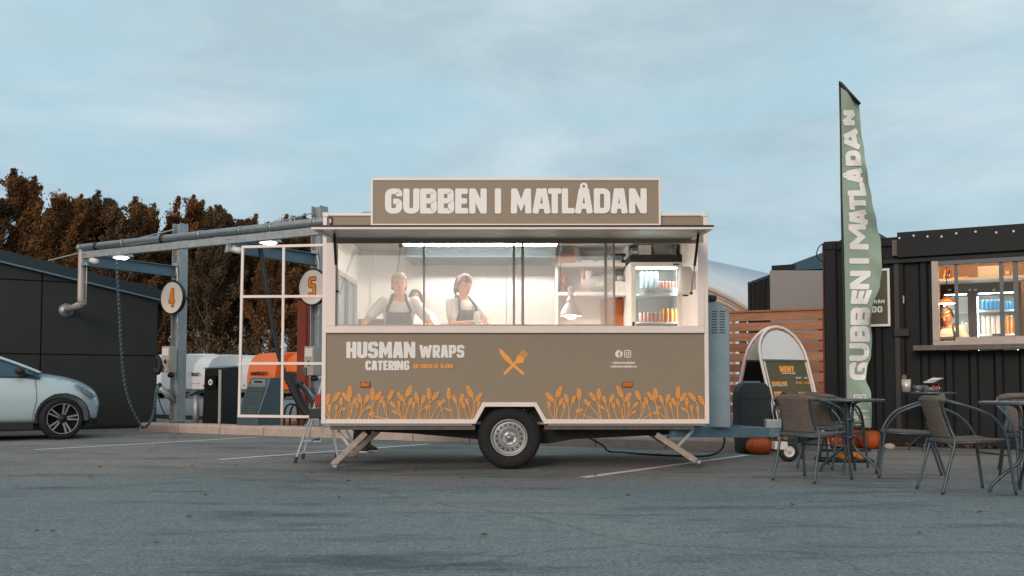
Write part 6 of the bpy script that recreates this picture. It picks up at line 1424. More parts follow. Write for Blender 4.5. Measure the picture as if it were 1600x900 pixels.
# window: frame, sliding sashes, sill
CB('window_jamb', 'window_alu', wx0-0.05, wx0+0.035, -0.035, 0.075, wz0+0.031, wz1+0.05, 0.004); CB('window_jamb', 'window_alu', wx1-0.04, wx1+0.04, -0.035, 0.075, wz0+0.031, wz1+0.05, 0.004)
CB('window_head', 'window_alu_dark', wx0+0.036, wx1-0.041, -0.03, 0.075, wz1-0.02, wz1+0.05, 0.004); CB('window_rail', 'window_alu', wx0-0.05, wx1+0.04, -0.037, 0.075, wz0-0.03, wz0+0.03, 0.004)
CB('sill', 'chassis_light', CLp(1430, 540).x, wx1+0.2, -0.26, 0.009, wz0-0.10, wz0-0.031, 0.006)
def cs(u0, u1, y):
    a_, b_ = CLp(u0, 480).x, CLp(u1, 480).x; f_ = CB('sash_stile', 'window_alu_dark', a_, a_+0.045, y, y+0.03, wz0+0.08, wz1-0.021)
    CB('sash_stile', 'window_alu_dark', b_-0.045, b_, y, y+0.03, wz0+0.08, wz1-0.021, 0, f_); CB('sash_rail', 'window_alu', a_, b_, y-0.001, y+0.031, wz0+0.031, wz0+0.079, 0, f_); CB('pane', 'pane_dark', a_+0.046, b_-0.046, y+0.012, y+0.018, wz0+0.08, wz1-0.021, 0, f_)
cs(1492, 1569, 0.0); cs(1562, 1592, 0.035); cs(1584, 1660, 0.0)
# what is behind it: top shelf, fridges
iy = 1.25
def CI(u, v, d=iy): return CLp(u, v, d)
shl = CB('top_shelf', 'stainless', CI(1450, 438).x, CLn-0.06, 1.0, 1.5, CI(1500, 441).z, CI(1500, 437).z)
kx = CI(1468, 430).x; kz = CI(1500, 437).z
def citem(name, lab, cat, u0, u1, v0, m, d=1.15, tilt=0.0, group=None, z=None, depth=0.2):
    a_, b_ = CI(u0, 430, d).x, CI(u1, 430, d).x; z0 = kz+0.001 if z is None else z; z1_ = CI(1500, v0, d).z
    c = CA+CE*((a_+b_)/2)+CN*d; t = thing(name, lab, cat, (c.x, c.y, z0), ANG, group); w = (b_-a_)/2; h = max(0.02, z1_-z0)
    MB().prism([(-w, 0), (w, 0), (w+tilt, h), (-w+tilt, h)], lambda a, b: (a, -0.02, b), lambda a, b: (a, depth, b)).build('body', m, t, bevel=0.003)
    MB().prism([(-w*0.7, h*.3), (w*.7, h*.3), (w*.7+tilt*.5, h*.55), (-w*.7+tilt*.5, h*.55)], lambda a, b: (a, -0.0235, b), lambda a, b: (a, -0.0205, b)).build('label_strip', 'paper', t); return t
citem('folder', 'yellow folder leaning at the left of the container shelf', 'folder', 1473, 1476, 420, 'book_yellow', tilt=0.03); citem('folder', 'purple folder beside the yellow folder', 'folder', 1478, 1480.5, 421, 'book_purple', tilt=0.03); citem('folder', 'dark red folder beside the purple folder', 'folder', 1482, 1484, 421, 'book_red', tilt=0.02)
citem('pizza_box', 'flat yellow box lying on the container shelf', 'box', 1487, 1513, 432.5, 'book_yellow'); citem('microwave', 'steel microwave with round dial on the container shelf', 'microwave', 1528, 1562, 418, 'stainless')
citem('drawer_box', 'pale wooden drawer box at the right of the container shelf', 'box', 1570, 1578, 421, 'cardboard'); citem('small_tin', 'copper tin beside the pale drawer box', 'tin', 1580, 1584, 428, 'copper')
fy = 1.55
FA, FB_, FT, FB0 = CLp(1470, 500, fy).x, CLp(1596, 500, fy).x, CLp(1530, 441, fy).z, 0.21
c = CA+CE*FA+CN*fy; FG = thing('display_fridge', 'wide black double-door display fridge inside the container', 'fridge', (c.x, c.y, FB0), ANG)
def FGB(name, m, x0, x1, y0, y1, z0, z1, par=FG): return MB().box(x0-FA, x1-FA, y0, y1, z0-FB0, z1-FB0).build(name, m, par)
FGB('back_wall', 'white_plastic', FA, FB_, 0.50, 0.55, FB0, FT); FGB('side_wall', 'fridge_black', FA, FA+0.04, 0, 0.499, FB0, FT); FGB('side_wall', 'fridge_black', FB_-0.04, FB_, 0, 0.499, FB0, FT)
dz = CLp(1530, 458, fy).z; FGB('header', 'fridge_black', FA+0.041, FB_-0.041, -0.01, 0.499, dz, FT); FGB('base', 'fridge_black', FA+0.041, FB_-0.041, 0, 0.499, FB0, FB0+0.9)
mx0, mx1 = CLp(1513, 500, fy).x, CLp(1527, 500, fy).x; FGB('door_post', 'fridge_black', mx0, mx1, -0.02, 0.03, FB0+0.901, dz-0.001)
for u in (1484, 1515.5, 1524, 1553): 
    x = CLp(u, 450, fy).x; FGB('badge', 'white_plastic', x-0.02, x+0.02, -0.014, -0.0105, CLp(u, 453, fy).z-0.012, CLp(u, 453, fy).z+0.012)
FGB('fridge_lamp', 'fridge_light', FA+0.06, mx0-0.02, 0.035, 0.06, dz-0.010, dz-0.002); FGB('fridge_lamp', 'fridge_light', mx1+0.02, FB_-0.06, 0.035, 0.06, dz-0.010, dz-0.002)
for xa in (FA+0.045, mx1+0.004, FB_-0.06): FGB('side_lamp', 'fridge_light', xa, xa+0.012, 0.02, 0.04, FB0+0.95, dz-0.05)
CB('added_glow_strip', 'added_warm_glow', 0.5, CLn-0.5, 0.35, 0.45, CHT-0.09, CHT-0.06); CB('added_glow_strip', 'added_warm_glow', 0.5, CLn-0.5, 1.9, 2.0, CHT-0.09, CHT-0.06)  # unseen glowing strips, added to brighten and warm the container interior
cz1, cz2 = CLp(1550, 484.5, fy+0.1).z, CLp(1550, 522, fy+0.1).z
for z in (cz1, cz2): FGB('shelf', 'shelf_white', FA+0.041, FB_-0.041, 0.06, 0.49, z-0.025, z)
def cc(u, z, m, r, h, lab, grp):
    x = CLp(u, 500, fy+0.15).x; c = CA+CE*x+CN*(fy+0.15); can('drink_can', m, r, h, lab, 'can', c.x, c.y, z+0.001, grp)
for i in range(5): cc(1536.5+6.6*i, cz1, 'can_blue', 0.029, 0.155, ORD[i]+' of the tall blue cans in the container fridge', 'blue cans in the container fridge')
for i in range(4): cc(1573+6.0*i, cz1, 'can_blue', 0.027, 0.12, ORD[i]+' of the low blue cans in the container fridge', 'low blue cans in the container fridge')
for i in range(5): cc(1537+7.4*i, cz2, 'white_plastic', 0.031, 0.27, ORD[i]+' of the white bottles in the container fridge', 'white bottles in the container fridge')
for i in range(4): cc(1573+6.6*i, cz2, 'can_orange', 0.028, 0.27, ORD[i]+' of the orange-brown bottles in the container fridge', 'orange bottles in the container fridge')
for i in range(3): cc(1503+5.5*i, cz2, 'can_silver', 0.024, 0.20, ORD[i]+' of the silver cans behind the bowed cook in the container', 'silver cans in the container fridge')
# pendant
c = CA+CE*CLp(1480, 474, 0.55).x+CN*0.55; zp = CLp(1480, 474.5, 0.55).z; t = thing('pendant_lamp', 'flat orange pendant lamp glowing over the bowed cook in the container', 'lamp', (c.x, c.y, zp))
MB().lathe([(0.02, 0.09), (0.05, 0.085), (0.09, 0.045), (0.115, 0.01), (0.118, 0.0), (0.110, 0.004), (0.04, 0.07)], n=28).build('lamp_shade', 'copper', t, True); MB().lathe([(0.108, 0.003), (0.06, -0.008), (0.001, -0.012)], n=24).build('diffuser', 'pendant_on', t, True); MB().cyl((0, 0, 0.085), (0, 0, CHT-0.06-zp), 0.006, n=6).build('cord', 'black', t)
c = CA+CE*CLp(1488, 500, 0.95).x+CN*0.95
person('bowed cook in white shirt and brown apron at the container window', (c.x, c.y, 0.20), R(-48), 1.78, lean=R(14), head=(R(28), 0, 0), handR=(-0.10, -0.40, 0.98), handL=(0.20, -0.36, 1.0), hair='hair_dark', skin='skin_b')
c = CA+CE*CLp(1557, 520, 0.35).x+CN*0.35; t = thing('card_terminal', 'dark card terminal standing inside the container window sill', 'terminal', (c.x, c.y, wz0+0.03), ANG)
CB('counter', 'stainless', wx0+0.05, wx1-0.05, 0.09, 0.60, wz0-0.02, wz0+0.02); MB().prism([(-0.06, 0), (0.06, 0), (0.05, 0.10), (-0.05, 0.10)], lambda a, b: (a, 0.0, b), lambda a, b: (a, 0.09, b)).build('body', 'black', t, bevel=0.006); MB().box(-0.04, 0.04, -0.004, -0.0005, 0.04, 0.09).build('screen', 'hood_steel', t)
# framed poster behind the flag
c = CA+CE*CLp(1345, 465).x-CN*0.03; px0, px1 = CLp(1330, 465).x, CLp(1391, 465).x; pz0, pz1 = CLp(1380, 510).z, CLp(1380, 420).z
c = CA+CE*px0-CN*0.02; t = thing('framed_poster', 'khaki price poster in a white frame on the container, half hidden by the flag', 'poster', (c.x, c.y, pz0), ANG); pw_, ph_ = px1-px0, pz1-pz0
MB().box(0.02, pw_-0.02, -0.012, 0.0, 0.02, ph_-0.02).build('sheet', 'menu_board', t)
for q in ((0, 0.03, -0.02, 0.006, 0.0305, ph_-0.0305), (pw_-0.03, pw_, -0.02, 0.006, 0.0305, ph_-0.0305), (0, pw_, -0.021, 0.007, 0, 0.03), (0, pw_, -0.021, 0.007, ph_-0.03, ph_)): MB().box(*q).build('frame_bar', 'print_white', t)
b_ = MB(); fn = lambda x, y, l: (x, -0.014-0.0003*l, y); letters(b_, auto_items('FRÅN', pw_*.52, pw_-.07), ph_*.40, ph_*.46, .013, .011, fn); letters(b_, auto_items('100', pw_*.44, pw_-.10), ph_*.24, ph_*.35, .024, .020, fn); b_.build('lettering', 'print_white', t, fix=False)

# wooden fence
F_a = -2.4
FN = thing('board_fence', 'reddish horizontal board fence between the gas locker and the container', 'fence', tuple(CA), ANG)
nb = 12; ztop = 1.94; bh = 0.118; gp_ = 0.034; rr = random.Random(8)
for i in range(13):
    z1_ = ztop-0.03-i*(bh+gp_); z0 = z1_-bh
    if z0 < 0.05: break
    MB().box(F_a, -0.03, rr.uniform(-.003, .003), 0.022+rr.uniform(-.003, .003), z0+rr.uniform(-.004, .004), z1_+rr.uniform(-.004, .004)).build('board', 'wood' if rr.random() < .55 else 'wood_b', FN, bevel=0.003)
MB().box(F_a, -0.02, -0.03, 0.07, ztop-0.028, ztop).build('cap_board', 'wood_b', FN, bevel=0.003)
for x in (-2.35, -1.25, -0.10): MB().box(x, x+0.09, 0.030, 0.115, 0, ztop-0.03).build('post', 'wood_b', FN)
# tents behind
def mquad(name, m, pts, parent, th=0.02):
    k = [Vector(p) for p in pts]; n = (k[1]-k[0]).cross(k[2]-k[0]).normalized()*th; mb = MB(); q = len(k)
    mb.add([tuple(p) for p in k]+[tuple(p+n) for p in k], [tuple(range(q)), tuple(range(2*q-1, q-1, -1))]+[(i, (i+1) % q, q+(i+1) % q, q+i) for i in range(q)]); return mb.build(name, m, parent, world=True)
dT = 30
t = thing('white_marquee', 'large pale marquee roof rising behind the board fence beside the trailer', 'marquee', tuple(D(1040, 600, 31)))
prof = [(900, 352), (985, 376), (1060, 394), (1110, 407), (1160, 418), (1203, 427.5), (1262, 446), (1300, 470)]
mb = MB(); n = len(prof)
for (u, v), dd in [(p, 31) for p in prof]: mb.v.append(tuple(D(u, v, dd)))
low = [(900, 420), (1000, 432), (1060, 436), (1112, 451), (1140, 464), (1166, 480), (1230, 500), (1300, 520)]
for (u, v) in low: mb.v.append(tuple(D(u, v, 27.5)))
mb.f = [(i, i+1, n+i+1, n+i) for i in range(n-1)]; o = mb.build('roof', 'tent_white', t, True, world=True); sd_ = o.modifiers.new('s', 'SOLIDIFY'); sd_.thickness = 0.03
for k, off in enumerate((3, 9, 15, 21)):
    MB().tube([D(u, v+off-1, 27.4+k*0.05) for u, v in low[1:7]], 0.045 if k % 2 else 0.07, 8).build('roof_beam', 'tent_beam', t, True, world=True)
for u, v in ((1060, 445), (1140, 475)): p = D(u, v, 27.6); MB().box(p.x-.06, p.x+.06, p.y-.06, p.y+.06, 0.1, p.z).build('leg', 'tent_beam', t, world=True)
MB().prism([(D(900, 600, 28).x, 0.1), (D(1150, 600, 28).x, 0.1), (D(1150, 600, 28).x, D(1150, 478, 28).z), (D(900, 600, 28).x, D(900, 440, 28).z)], lambda a, b: (a, 28.0, b), lambda a, b: (a, 28.05, b)).build('side_wall', 'tent_beam', t, world=True)
dB = 22
t = thing('black_gazebo', 'black fabric gazebo wall with a dark blue roof behind the fence', 'gazebo', tuple(D(1190, 600, dB)))
a_ = [(1170.5, 441), (1206, 428), (1206, 600), (1170.5, 600)]; mb = MB(); cols = 14
for i in range(cols+1):
    f_ = i/cols; u = 1170.5+35*f_; dd = dB+0.06*math.sin(i*1.9); mb.v += [tuple(D(u, 441-13*f_, dd)), tuple(D(u, 520, dd+0.03*math.cos(i))), (D(u, 600, dd).x, dd, 0.1)]
for i in range(cols):
    for j in range(2): mb.f.append((3*i+j, 3*i+j+1, 3*i+3+j+1, 3*i+3+j))
mb.build('wall_cloth', 'tent_black', t, True, world=True)
mquad('roof_panel', 'tent_navy', [D(1169.5, 441, dB-0.03), D(1206, 427.5, dB-0.03), D(1206, 432, dB-0.03), D(1169.5, 445, dB-0.03)], t)
p = D(1171, 600, dB); MB().box(p.x-0.02, p.x+0.02, dB-0.06, dB-0.02, 0.1, D(1171, 441, dB).z).build('leg', 'black', t, world=True)
dN = 19
t = thing('navy_gazebo', 'pointed dark blue gazebo roof rising behind the container', 'gazebo', tuple(D(1300, 600, dN+1.5)))
ap = D(1348, 350, dN+1.5); cr = [D(1206, 424, dN), D(1500, 408, dN), D(1480, 420, dN+3.4), D(1224, 428, dN+3.4)]
mb = MB(); k = []
for i in range(4):
    a_, b_ = cr[i], cr[(i+1) % 4]; row = []
    for j in range(7):
        f_ = j/6; base = a_.lerp(b_, f_); midp = base.lerp(ap, 0.55)+Vector((0, 0, -0.16)); row.append((base, midp))
    s0 = len(mb.v)
    for bq, mq in row: mb.v += [tuple(bq), tuple(mq)]
    mb.v.append(tuple(ap)); top_i = len(mb.v)-1
    for j in range(6): mb.f.append((s0+2*j, s0+2*j+2, s0+2*j+3, s0+2*j+1)); mb.f.append((s0+2*j+1, s0+2*j+3, top_i))
mb.build('roof', 'tent_navy', t, True, world=True)
mquad('valance', 'tent_black', [D(1206, 415, dN-0.02), D(1243, 412.5, dN-0.02), D(1243, 425, dN-0.02), D(1206, 425, dN-0.02)], t)
for p in cr: MB().box(p.x-0.03, p.x+0.03, p.y-0.03, p.y+0.03, 0.1, p.z).build('leg', 'black', t, world=True)
dP = 17.5
a_, b_ = D(1203.5, 422.5, dP), D(1300, 421, dP)
t = thing('grey_screen', 'plain grey flat screen board standing directly behind the board fence', 'screen', ((a_.x+b_.x)/2, dP+0.8, 0)); MB().box(a_.x, b_.x, dP, dP+0.05, 0.3, a_.z).build('board', 'grey_panel', t, world=True, bevel=0.008)
for xx in (a_.x+0.02, b_.x-0.08): MB().box(xx, xx+0.06, dP+0.052, dP+0.11, 0.1, a_.z-0.02).build('leg', 'galv', t, world=True)
cbp = [D(1289, 380, 13.6), D(1281, 384, 13.6), D(1276, 396, 13.6), D(1280, 406, 13.6), D(1290, 409, 13.6)]
tag(MB().tube(spline(cbp, 6), 0.008, 6).build('cable_loop', 'rubber', None, True), 'thin black cable loop at the top corner of the container', 'cable')

# ================================================================ BEACH FLAG
fd_ = 12.2; FL = thing('beach_flag', 'tall green advertising flag with white vertical lettering in front of the container', 'flag', tuple(G(1320, 692)))
FL.location.y = fd_; FL.location.x = D(1322, 650, fd_).x; WM[FL.name] = Matrix.Translation(FL.location)
le = [(128, 1312.5), (200, 1313.5), (300, 1314.5), (400, 1317), (500, 1319), (600, 1320.5), (668, 1321.5)]
re = [(160, 1342.5), (200, 1345), (240, 1351), (280, 1356.5), (310, 1362), (350, 1370), (380, 1376.5), (420, 1378), (445, 1375), (480, 1363), (505, 1360.5), (530, 1362.5), (555, 1361), (575, 1355), (592, 1353), (615, 1361), (640, 1362), (668, 1361.5)]
def itp(tab, v):
    if v <= tab[0][0]: return tab[0][1]
    for (a, x), (b, y) in zip(tab, tab[1:]):
        if v <= b: t_ = (v-a)/(b-a); t_ = t_*t_*(3-2*t_) if len(tab) > 10 else t_; return x+(y-x)*t_
    return tab[-1][1]
def fs(s, v, off=0.0):
    """flag surface: s 0 at the pole .. 1 at the free edge, v = height as photograph row"""
    vt = 131+30*s; vv = max(v, vt) if v < 200 else v
    u = itp(le, v)+(itp(re, v)-itp(le, v))*s; w = s**1.3
    d = fd_+w*(0.10*math.sin(v*0.034+s*2.0)+0.05*math.sin(v*0.085-s*5))-off
    return tuple(D(u, vv, d))
mb = MB(); NR, NC = 130, 14
for i in range(NR+1):
    v = 131+(668-131)*i/NR
    for j in range(NC+1): mb.v.append(fs(j/NC, v))
for i in range(NR):
    for j in range(NC): mb.f.append((i*(NC+1)+j, i*(NC+1)+j+1, (i+1)*(NC+1)+j+1, (i+1)*(NC+1)+j))
mb.build('cloth', 'flag', FL, True, world=True)
pl_ = [D(u, v, fd_+0.0) for v, u in le]+[D(1321.5, 692, fd_)]; MB().tube([D(1312.0, 127, fd_)]+pl_[1:], [0.012]*3+[0.017]*(len(pl_)-3), 10).build('pole', 'black', FL, True, world=True)
MB().tube([D(1312.5, 130, fd_), D(1328, 147, fd_-.01), D(1343.5, 163, fd_)], [0.028, 0.028, 0.022], 8).build('top_arm', 'black', FL, True, world=True)
MB().box(FL.location.x-0.30, FL.location.x+0.30, fd_-0.03, fd_+0.03, 0.002, 0.03).box(FL.location.x-0.03, FL.location.x+0.03, fd_-0.3, fd_+0.3, 0.031, 0.05).build('cross_foot', 'black', FL, world=True)
# lettering runs bottom to top; letter height direction is across the flag (cap tops to the left)
def fmap(x, y, l): return fs(y, -x, 0.006+0.0006*l)         # x = -row, y = fraction across
specs = [('G', 594, 566, 1327, 1359), ('U', 564, 536, 1327, 1358), ('B', 534, 509, 1328, 1359), ('B', 508, 480, 1329, 1359), ('E', 475, 453, 1330, 1359), ('N', 452, 423, 1328, 1359), ('I', 413.5, 402, 1327, 1358), ('M', 390, 350, 1327, 1356), ('A', 351.5, 327, 1327, 1355), ('T', 328, 306, 1327, 1353), ('L', 306, 285, 1324, 1352), ('Å', 286, 262, 1323, 1348), ('D', 259, 235, 1321, 1345), ('A', 234, 200, 1319, 1341), ('N', 196, 172, 1318, 1335)]
mb = MB(); ly = 0
for ch, vb, vt, ua, ub in specs:
    vm = (vb+vt)/2; L0, R0 = itp(le, vm), itp(re, vm); ya, yb = (ub-L0)/(R0-L0), (ua-L0)/(R0-L0)   # letter bottom is at the right
    hgt = yb-ya        # negative: bottom (ya) > top (yb)
    Wp = abs(ub-ua)
    def fm(x, y, l, ya=ya, yb=yb, Wp=Wp): s_ = ya+(yb-ya)*y/Wp; return fs(min(0.985, max(0.02, s_)), -x, 0.006+0.0006*(l % 8))
    for path, closed in glyph(ch, -vb, -vt, 0.0, Wp, 8.6 if ch != 'I' else 11.0, 8.0):
        P_ = [Vector(p) for p in path]
        if closed != 2:
            P2 = []
            for i in range(len(P_)-(0 if closed else 1)):
                a, b = P_[i], P_[(i+1) % len(P_)]; nseg = max(1, int((b-a).length/4)); P2 += [a+(b-a)*(j/nseg) for j in range(nseg)]
            if not closed: P2.append(P_[-1])
            P_ = P2
        ribbon(mb, P_, closed, 4.3, 4.0, fm, ly)
        ly += 1
mb.build('lettering', 'print_white', FL, world=True, fix=False)
mb = MB(); fm2 = lambda x, y, l: fs(min(.97, max(.03, (x-itp(le, -y))/(itp(re, -y)-itp(le, -y)))), -y, 0.007+0.0006*(l % 8))
for k, cx_ in enumerate((1339, 1349)):
    ribbon(mb, rpath([(cx_-4, -617), (cx_+4, -617), (cx_+4, -628), (cx_-4, -628)], 2, True), True, 0.9, 0.9, fm2, k)
ribbon(mb, circle(1349, -622.5, 2.2, 12), True, 0.7, 0.7, fm2, 3); ribbon(mb, [Vector((1339.5, -619)), Vector((1339.5, -627))], 0, 0.9, 0.9, fm2, 4)
font_text(mb, 'gubbenimatladan', 1328, 1358, -643, fm2, 0.02, 1); font_text(mb, 'gubbenimatladan.se', 1327, 1359, -653, fm2, 0.02, 1); mb.build('small_lettering', 'print_white', FL, world=True, fix=False)

# ================================================================ A-BOARD
ab = G(1225, 700); aa = R(28)
AB = thing('menu_board', 'arched white A-frame menu board with orange MENY heading by the fence', 'menu board', (D(1213, 600, 12.55).x, 12.55, 0), aa)
AHt = 1.60; Wb = 0.40; sprd = 0.50
def arch_face(sgn, parts=True):
    """one leaf: local x across, leans from the foot (y=sgn*sprd) to the top (y=0)"""
    f = lambda x, h: (x, sgn*(sprd*(1-h/AHt)+0.015), h)
    pth = [(-Wb, 0.0), (-Wb, 0.6), (-Wb, 1.18)]+[(-Wb*math.cos(a*math.pi/12), 1.18+0.42*math.sin(a*math.pi/12)) for a in range(1, 12)]+[(Wb, 1.18), (Wb, 0.6), (Wb, 0.0)]
    tb = MB().tube([f(x, h) for x, h in pth], 0.019, 10).build('frame_tube', 'trim', AB, True)
    g_ = lambda o: (lambda x, h: tuple(Vector(f(x, h))+Vector((0, sgn*o, 0))))
    w = Wb-0.035
    top = [(-w, 1.17)]+[(-w*math.cos(a*math.pi/12), 1.17+0.385*math.sin(a*math.pi/12)) for a in range(1, 12)]+[(w, 1.17)]
    MB().prism(top, g_(0.0), g_(-0.012)).build('header_panel', 'menu_white', AB)
    MB().prism([(-Wb, 1.145), (Wb, 1.145), (Wb, 1.165), (-Wb, 1.165)], g_(0.012), g_(-0.014)).build('cross_rail', 'hood_steel', AB)
    MB().prism([(-w, 0.24), (w, 0.24), (w, 1.143), (-w, 1.143)], g_(0.0), g_(-0.012)).build('menu_panel', 'menu_board' if sgn < 0 else 'black', AB)
    for x in (-w, w-0.02): MB().prism([(x, 0.24), (x+0.02, 0.24), (x+0.02, 1.143), (x, 1.143)], g_(0.008), g_(0.0005)).build('panel_trim', 'trim', AB)
    return g_
gF = arch_face(-1); arch_face(1)
fn = lambda x, y, l: gF(0.003+0.0004*(l % 6))(x, y)
o_ = MB(); w_ = MB()
h_ = MB(); letters(h_, auto_items('MENY', -0.12, 0.13, 0.08), 1.005, 1.085, 0.024, 0.020, fn); h_.build('heading', 'print_orange', AB, fix=False)
font_text(w_, 'serveras hela dagen', -0.10, 0.14, 0.985, fn, 0.02)
font_text(w_, 'ENDAST', 0.12, 0.22, 0.925, fn, 0.03); font_text(w_, 'MENY', 0.27, 0.33, 0.925, fn, 0.03)
letters(o_, auto_items('HUSMAN WRAP', -0.31, -0.05, 0.1), 0.845, 0.885, 0.011, 0.009, fn); font_text(w_, 'grillad kyckling, sallad', -0.31, -0.06, 0.828, fn, 0.015)
font_text(o_, '99 KR', 0.10, 0.21, 0.855, fn, 0.03); font_text(o_, '119 KR', 0.235, 0.35, 0.855, fn, 0.03)
letters(o_, auto_items('WRAPS', -0.31, -0.17, 0.1), 0.72, 0.76, 0.011, 0.009, fn); font_text(o_, '99 KR', 0.10, 0.21, 0.725, fn, 0.03); font_text(o_, '119 KR', 0.235, 0.35, 0.725, fn, 0.03)
for k, (z, x1_) in enumerate(((0.70, -0.12), (0.655, 0.0), (0.625, 0.08), (0.595, 0.02), (0.50, 0.02))): font_text(w_, ('klassisk, vegetarisk', 'kebab, rostad lök, gurka, vitlök', 'kyckling, bacon, parmesan, salt', 'falafel, hummus, picklad kål', 'fråga oss om dagens wrap')[k], -0.31, x1_, z, fn, 0.015)
letters(o_, auto_items('SALLADER', -0.27, -0.10, 0.1), 0.42, 0.455, 0.010, 0.008, fn); font_text(o_, '99 KR', 0.10, 0.21, 0.425, fn, 0.03); font_text(o_, '119 KR', 0.235, 0.35, 0.425, fn, 0.03)
tag(o_.build('orange_lettering', 'print_orange', AB, fix=False), kind='stuff'); tag(w_.build('white_lettering', 'print_white', AB, fix=False), kind='stuff')
MB().bar((-Wb, -0.30, 0.62), (-Wb, 0.30, 0.62), 0.012, 0.02).build('spreader', 'steel', AB)
# bin
bp_ = D(1174, 600, 12.0); t = thing('rubbish_bin', 'dark green-black round-topped bin in front of the menu board', 'bin', (bp_.x, 12.0, 0))
wB = D(1200, 600, 12).x-D(1174.5, 600, 12).x; hB = D(1174, 597, 12).z
pr = [(-wB*.92, 0.01), (wB*.92, 0.01), (wB, hB-0.20)]+[(wB*.55+wB*.45*math.cos(a), hB-0.20+0.19*math.sin(a)) for a in (0.4, 0.8, 1.2, 1.57)]+[(-wB*.55-wB*.45*math.cos(a), hB-0.20+0.19*math.sin(a)) for a in (1.57, 1.2, 0.8, 0.4)]+[(-wB, hB-0.20)]
MB().prism(pr, lambda a, b: (a, -0.17, b), lambda a, b: (a, 0.17, b)).build('body', 'bin', t, bevel=0.015)
MB().prism([(-wB*.9, hB-.205), (wB*.9, hB-.205), (wB*.86, hB-.19), (-wB*.86, hB-.19)], lambda a, b: (a, -0.178, b), lambda a, b: (a, -0.171, b)).build('lid_seam', 'black', t)
MB().box(-wB*.5, wB*.5, -0.05, 0.05, hB-0.012, hB+0.012).build('lid_edge', 'galv_blue', t, bevel=0.005)

# ================================================================ PUMPKINS AND SQUASHES
def pumpkin(u, v, rpx, sq, lab, m='pumpkin', grp=None, d=None, cat='pumpkin'):
    g_ = G(u, v); r = rpx*g_.y/FPX; t = thing('pumpkin' if cat == 'pumpkin' else 'squash', lab, cat, (g_.x, g_.y, 0), random.random()*6, grp)
    mb = MB(); nn, mm = 48, 14; h = r*sq
    for i in range(mm+1):
        th = math.pi*i/mm
        for j in range(nn):
            ph = 2*math.pi*j/nn; rb = 1-0.075*abs(math.cos(ph*5))**0.7*0+0.095*abs(math.sin(ph*5))**0.6-0.05; q = math.sin(th)**0.8 if 0 < i < mm else 0.0
            z = h*(math.cos(th)) - 0.18*h*math.exp(-(th/0.35)**2)+0.12*h*math.exp(-((math.pi-th)/0.35)**2); mb.v.append((r*rb*q*math.cos(ph), r*rb*q*math.sin(ph), h*0.9+z))
    for i in range(mm):
        for j in range(nn): mb.f.append((i*nn+j, (i+1)*nn+j, (i+1)*nn+(j+1) % nn, i*nn+(j+1) % nn))
    mb.build('flesh', m, t, True); MB().tube([(0, 0, h*1.6), (0.01, 0, h*1.85), (0.03*1, 0.01, h*2.05)], [r*.13, r*.09, r*.11], 8).build('stalk', 'stem', t, True); return t
pumpkin(1186, 709.5, 20, 0.70, 'large orange pumpkin under the trailer drawbar beside the bin')
pumpkin(1213, 704, 15, 0.72, 'orange pumpkin behind the jockey wheel')
pumpkin(1306, 700, 14, 0.95, 'tall orange pumpkin just left of the flag foot')
pumpkin(1338, 699, 17, 0.9, 'orange pumpkin at the flag foot')
pumpkin(1360, 701, 17, 0.93, 'tall dark orange pumpkin right of the flag foot')
pumpkin(1319, 719, 9, 0.62, 'small yellow-orange squash at the left of the tray under the table', 'squash', cat='squash')
pumpkin(1334, 717, 8, 0.75, 'upright small squash in the middle of the tray under the table', 'squash', cat='squash')
pumpkin(1345, 719, 7, 0.8, 'pale salmon squash at the right of the tray under the table', 'pumpkin_light', cat='squash')
g_ = G(1325, 721); t = thing('low_tray', 'flat black tray on the asphalt under the left table', 'tray', (g_.x, g_.y, 0), R(-10))
MB().box(-0.32, 0.24, -0.18, 0.26, 0.002, 0.018).build('tray_base', 'black', t, bevel=0.004); MB().tube([(-0.32, -0.18, 0.02), (0.24, -0.18, 0.02), (0.24, 0.26, 0.02), (-0.32, 0.26, 0.02)], 0.009, 6, closed=True).build('tray_rim', 'black', t, True)
for n_ in range(3): pass
g_ = G(1390, 702); t = MB().ell((0, 0, 0.035), (0.075, 0.06, 0.045), 14, 8).build('stone', 'stone', None, True); t.location = (g_.x, g_.y, 0); tag(t, 'pale rounded stone on the ground below the container wall', 'stone')
# dry leaves along the container foot
rr = random.Random(12); v = []; f = []
for i in range(900):
    a = rr.uniform(0.0, 6.2); b = -abs(rr.gauss(0, 0.10))-0.01; p = CA+CE*a+CN*b; s = rr.uniform(.012, .03); z = rr.uniform(.004, .03)
    ax = Vector((rr.gauss(0, 1), rr.gauss(0, 1), rr.gauss(0, .6))).normalized(); w = ax.cross(Vector((0, rr.gauss(0, .3), 1))).normalized(); c = Vector((p.x, p.y, z+s*.6)); k = len(v)
    v += [tuple(c-ax*s), tuple(c+w*s*.6), tuple(c+ax*s), tuple(c-w*s*.6)]; f.append((k, k+1, k+2, k+3))
for i in range(500):
    a = rr.uniform(-0.9, 9.5); b = rr.gauss(0.45, 0.15); p = K0+U*a+Nn*max(.33, b); s = rr.uniform(.012, .028); ax = Vector((rr.gauss(0, 1), rr.gauss(0, 1), rr.gauss(0, .5))).normalized(); w = ax.cross(Vector((0, .1, 1))).normalized(); c = Vector((p.x, p.y, .12)); k = len(v)
    v += [tuple(c-ax*s), tuple(c+w*s*.6), tuple(c+ax*s), tuple(c-w*s*.6)]; f.append((k, k+1, k+2, k+3))
me = bpy.data.meshes.new('leaf_litter'); me.from_pydata(v, [], f); tag(link_mesh('leaf_litter', me, 'dry_leaf'), 'scattered dry brown leaves along the container foot and kerb', 'leaves', kind='stuff')

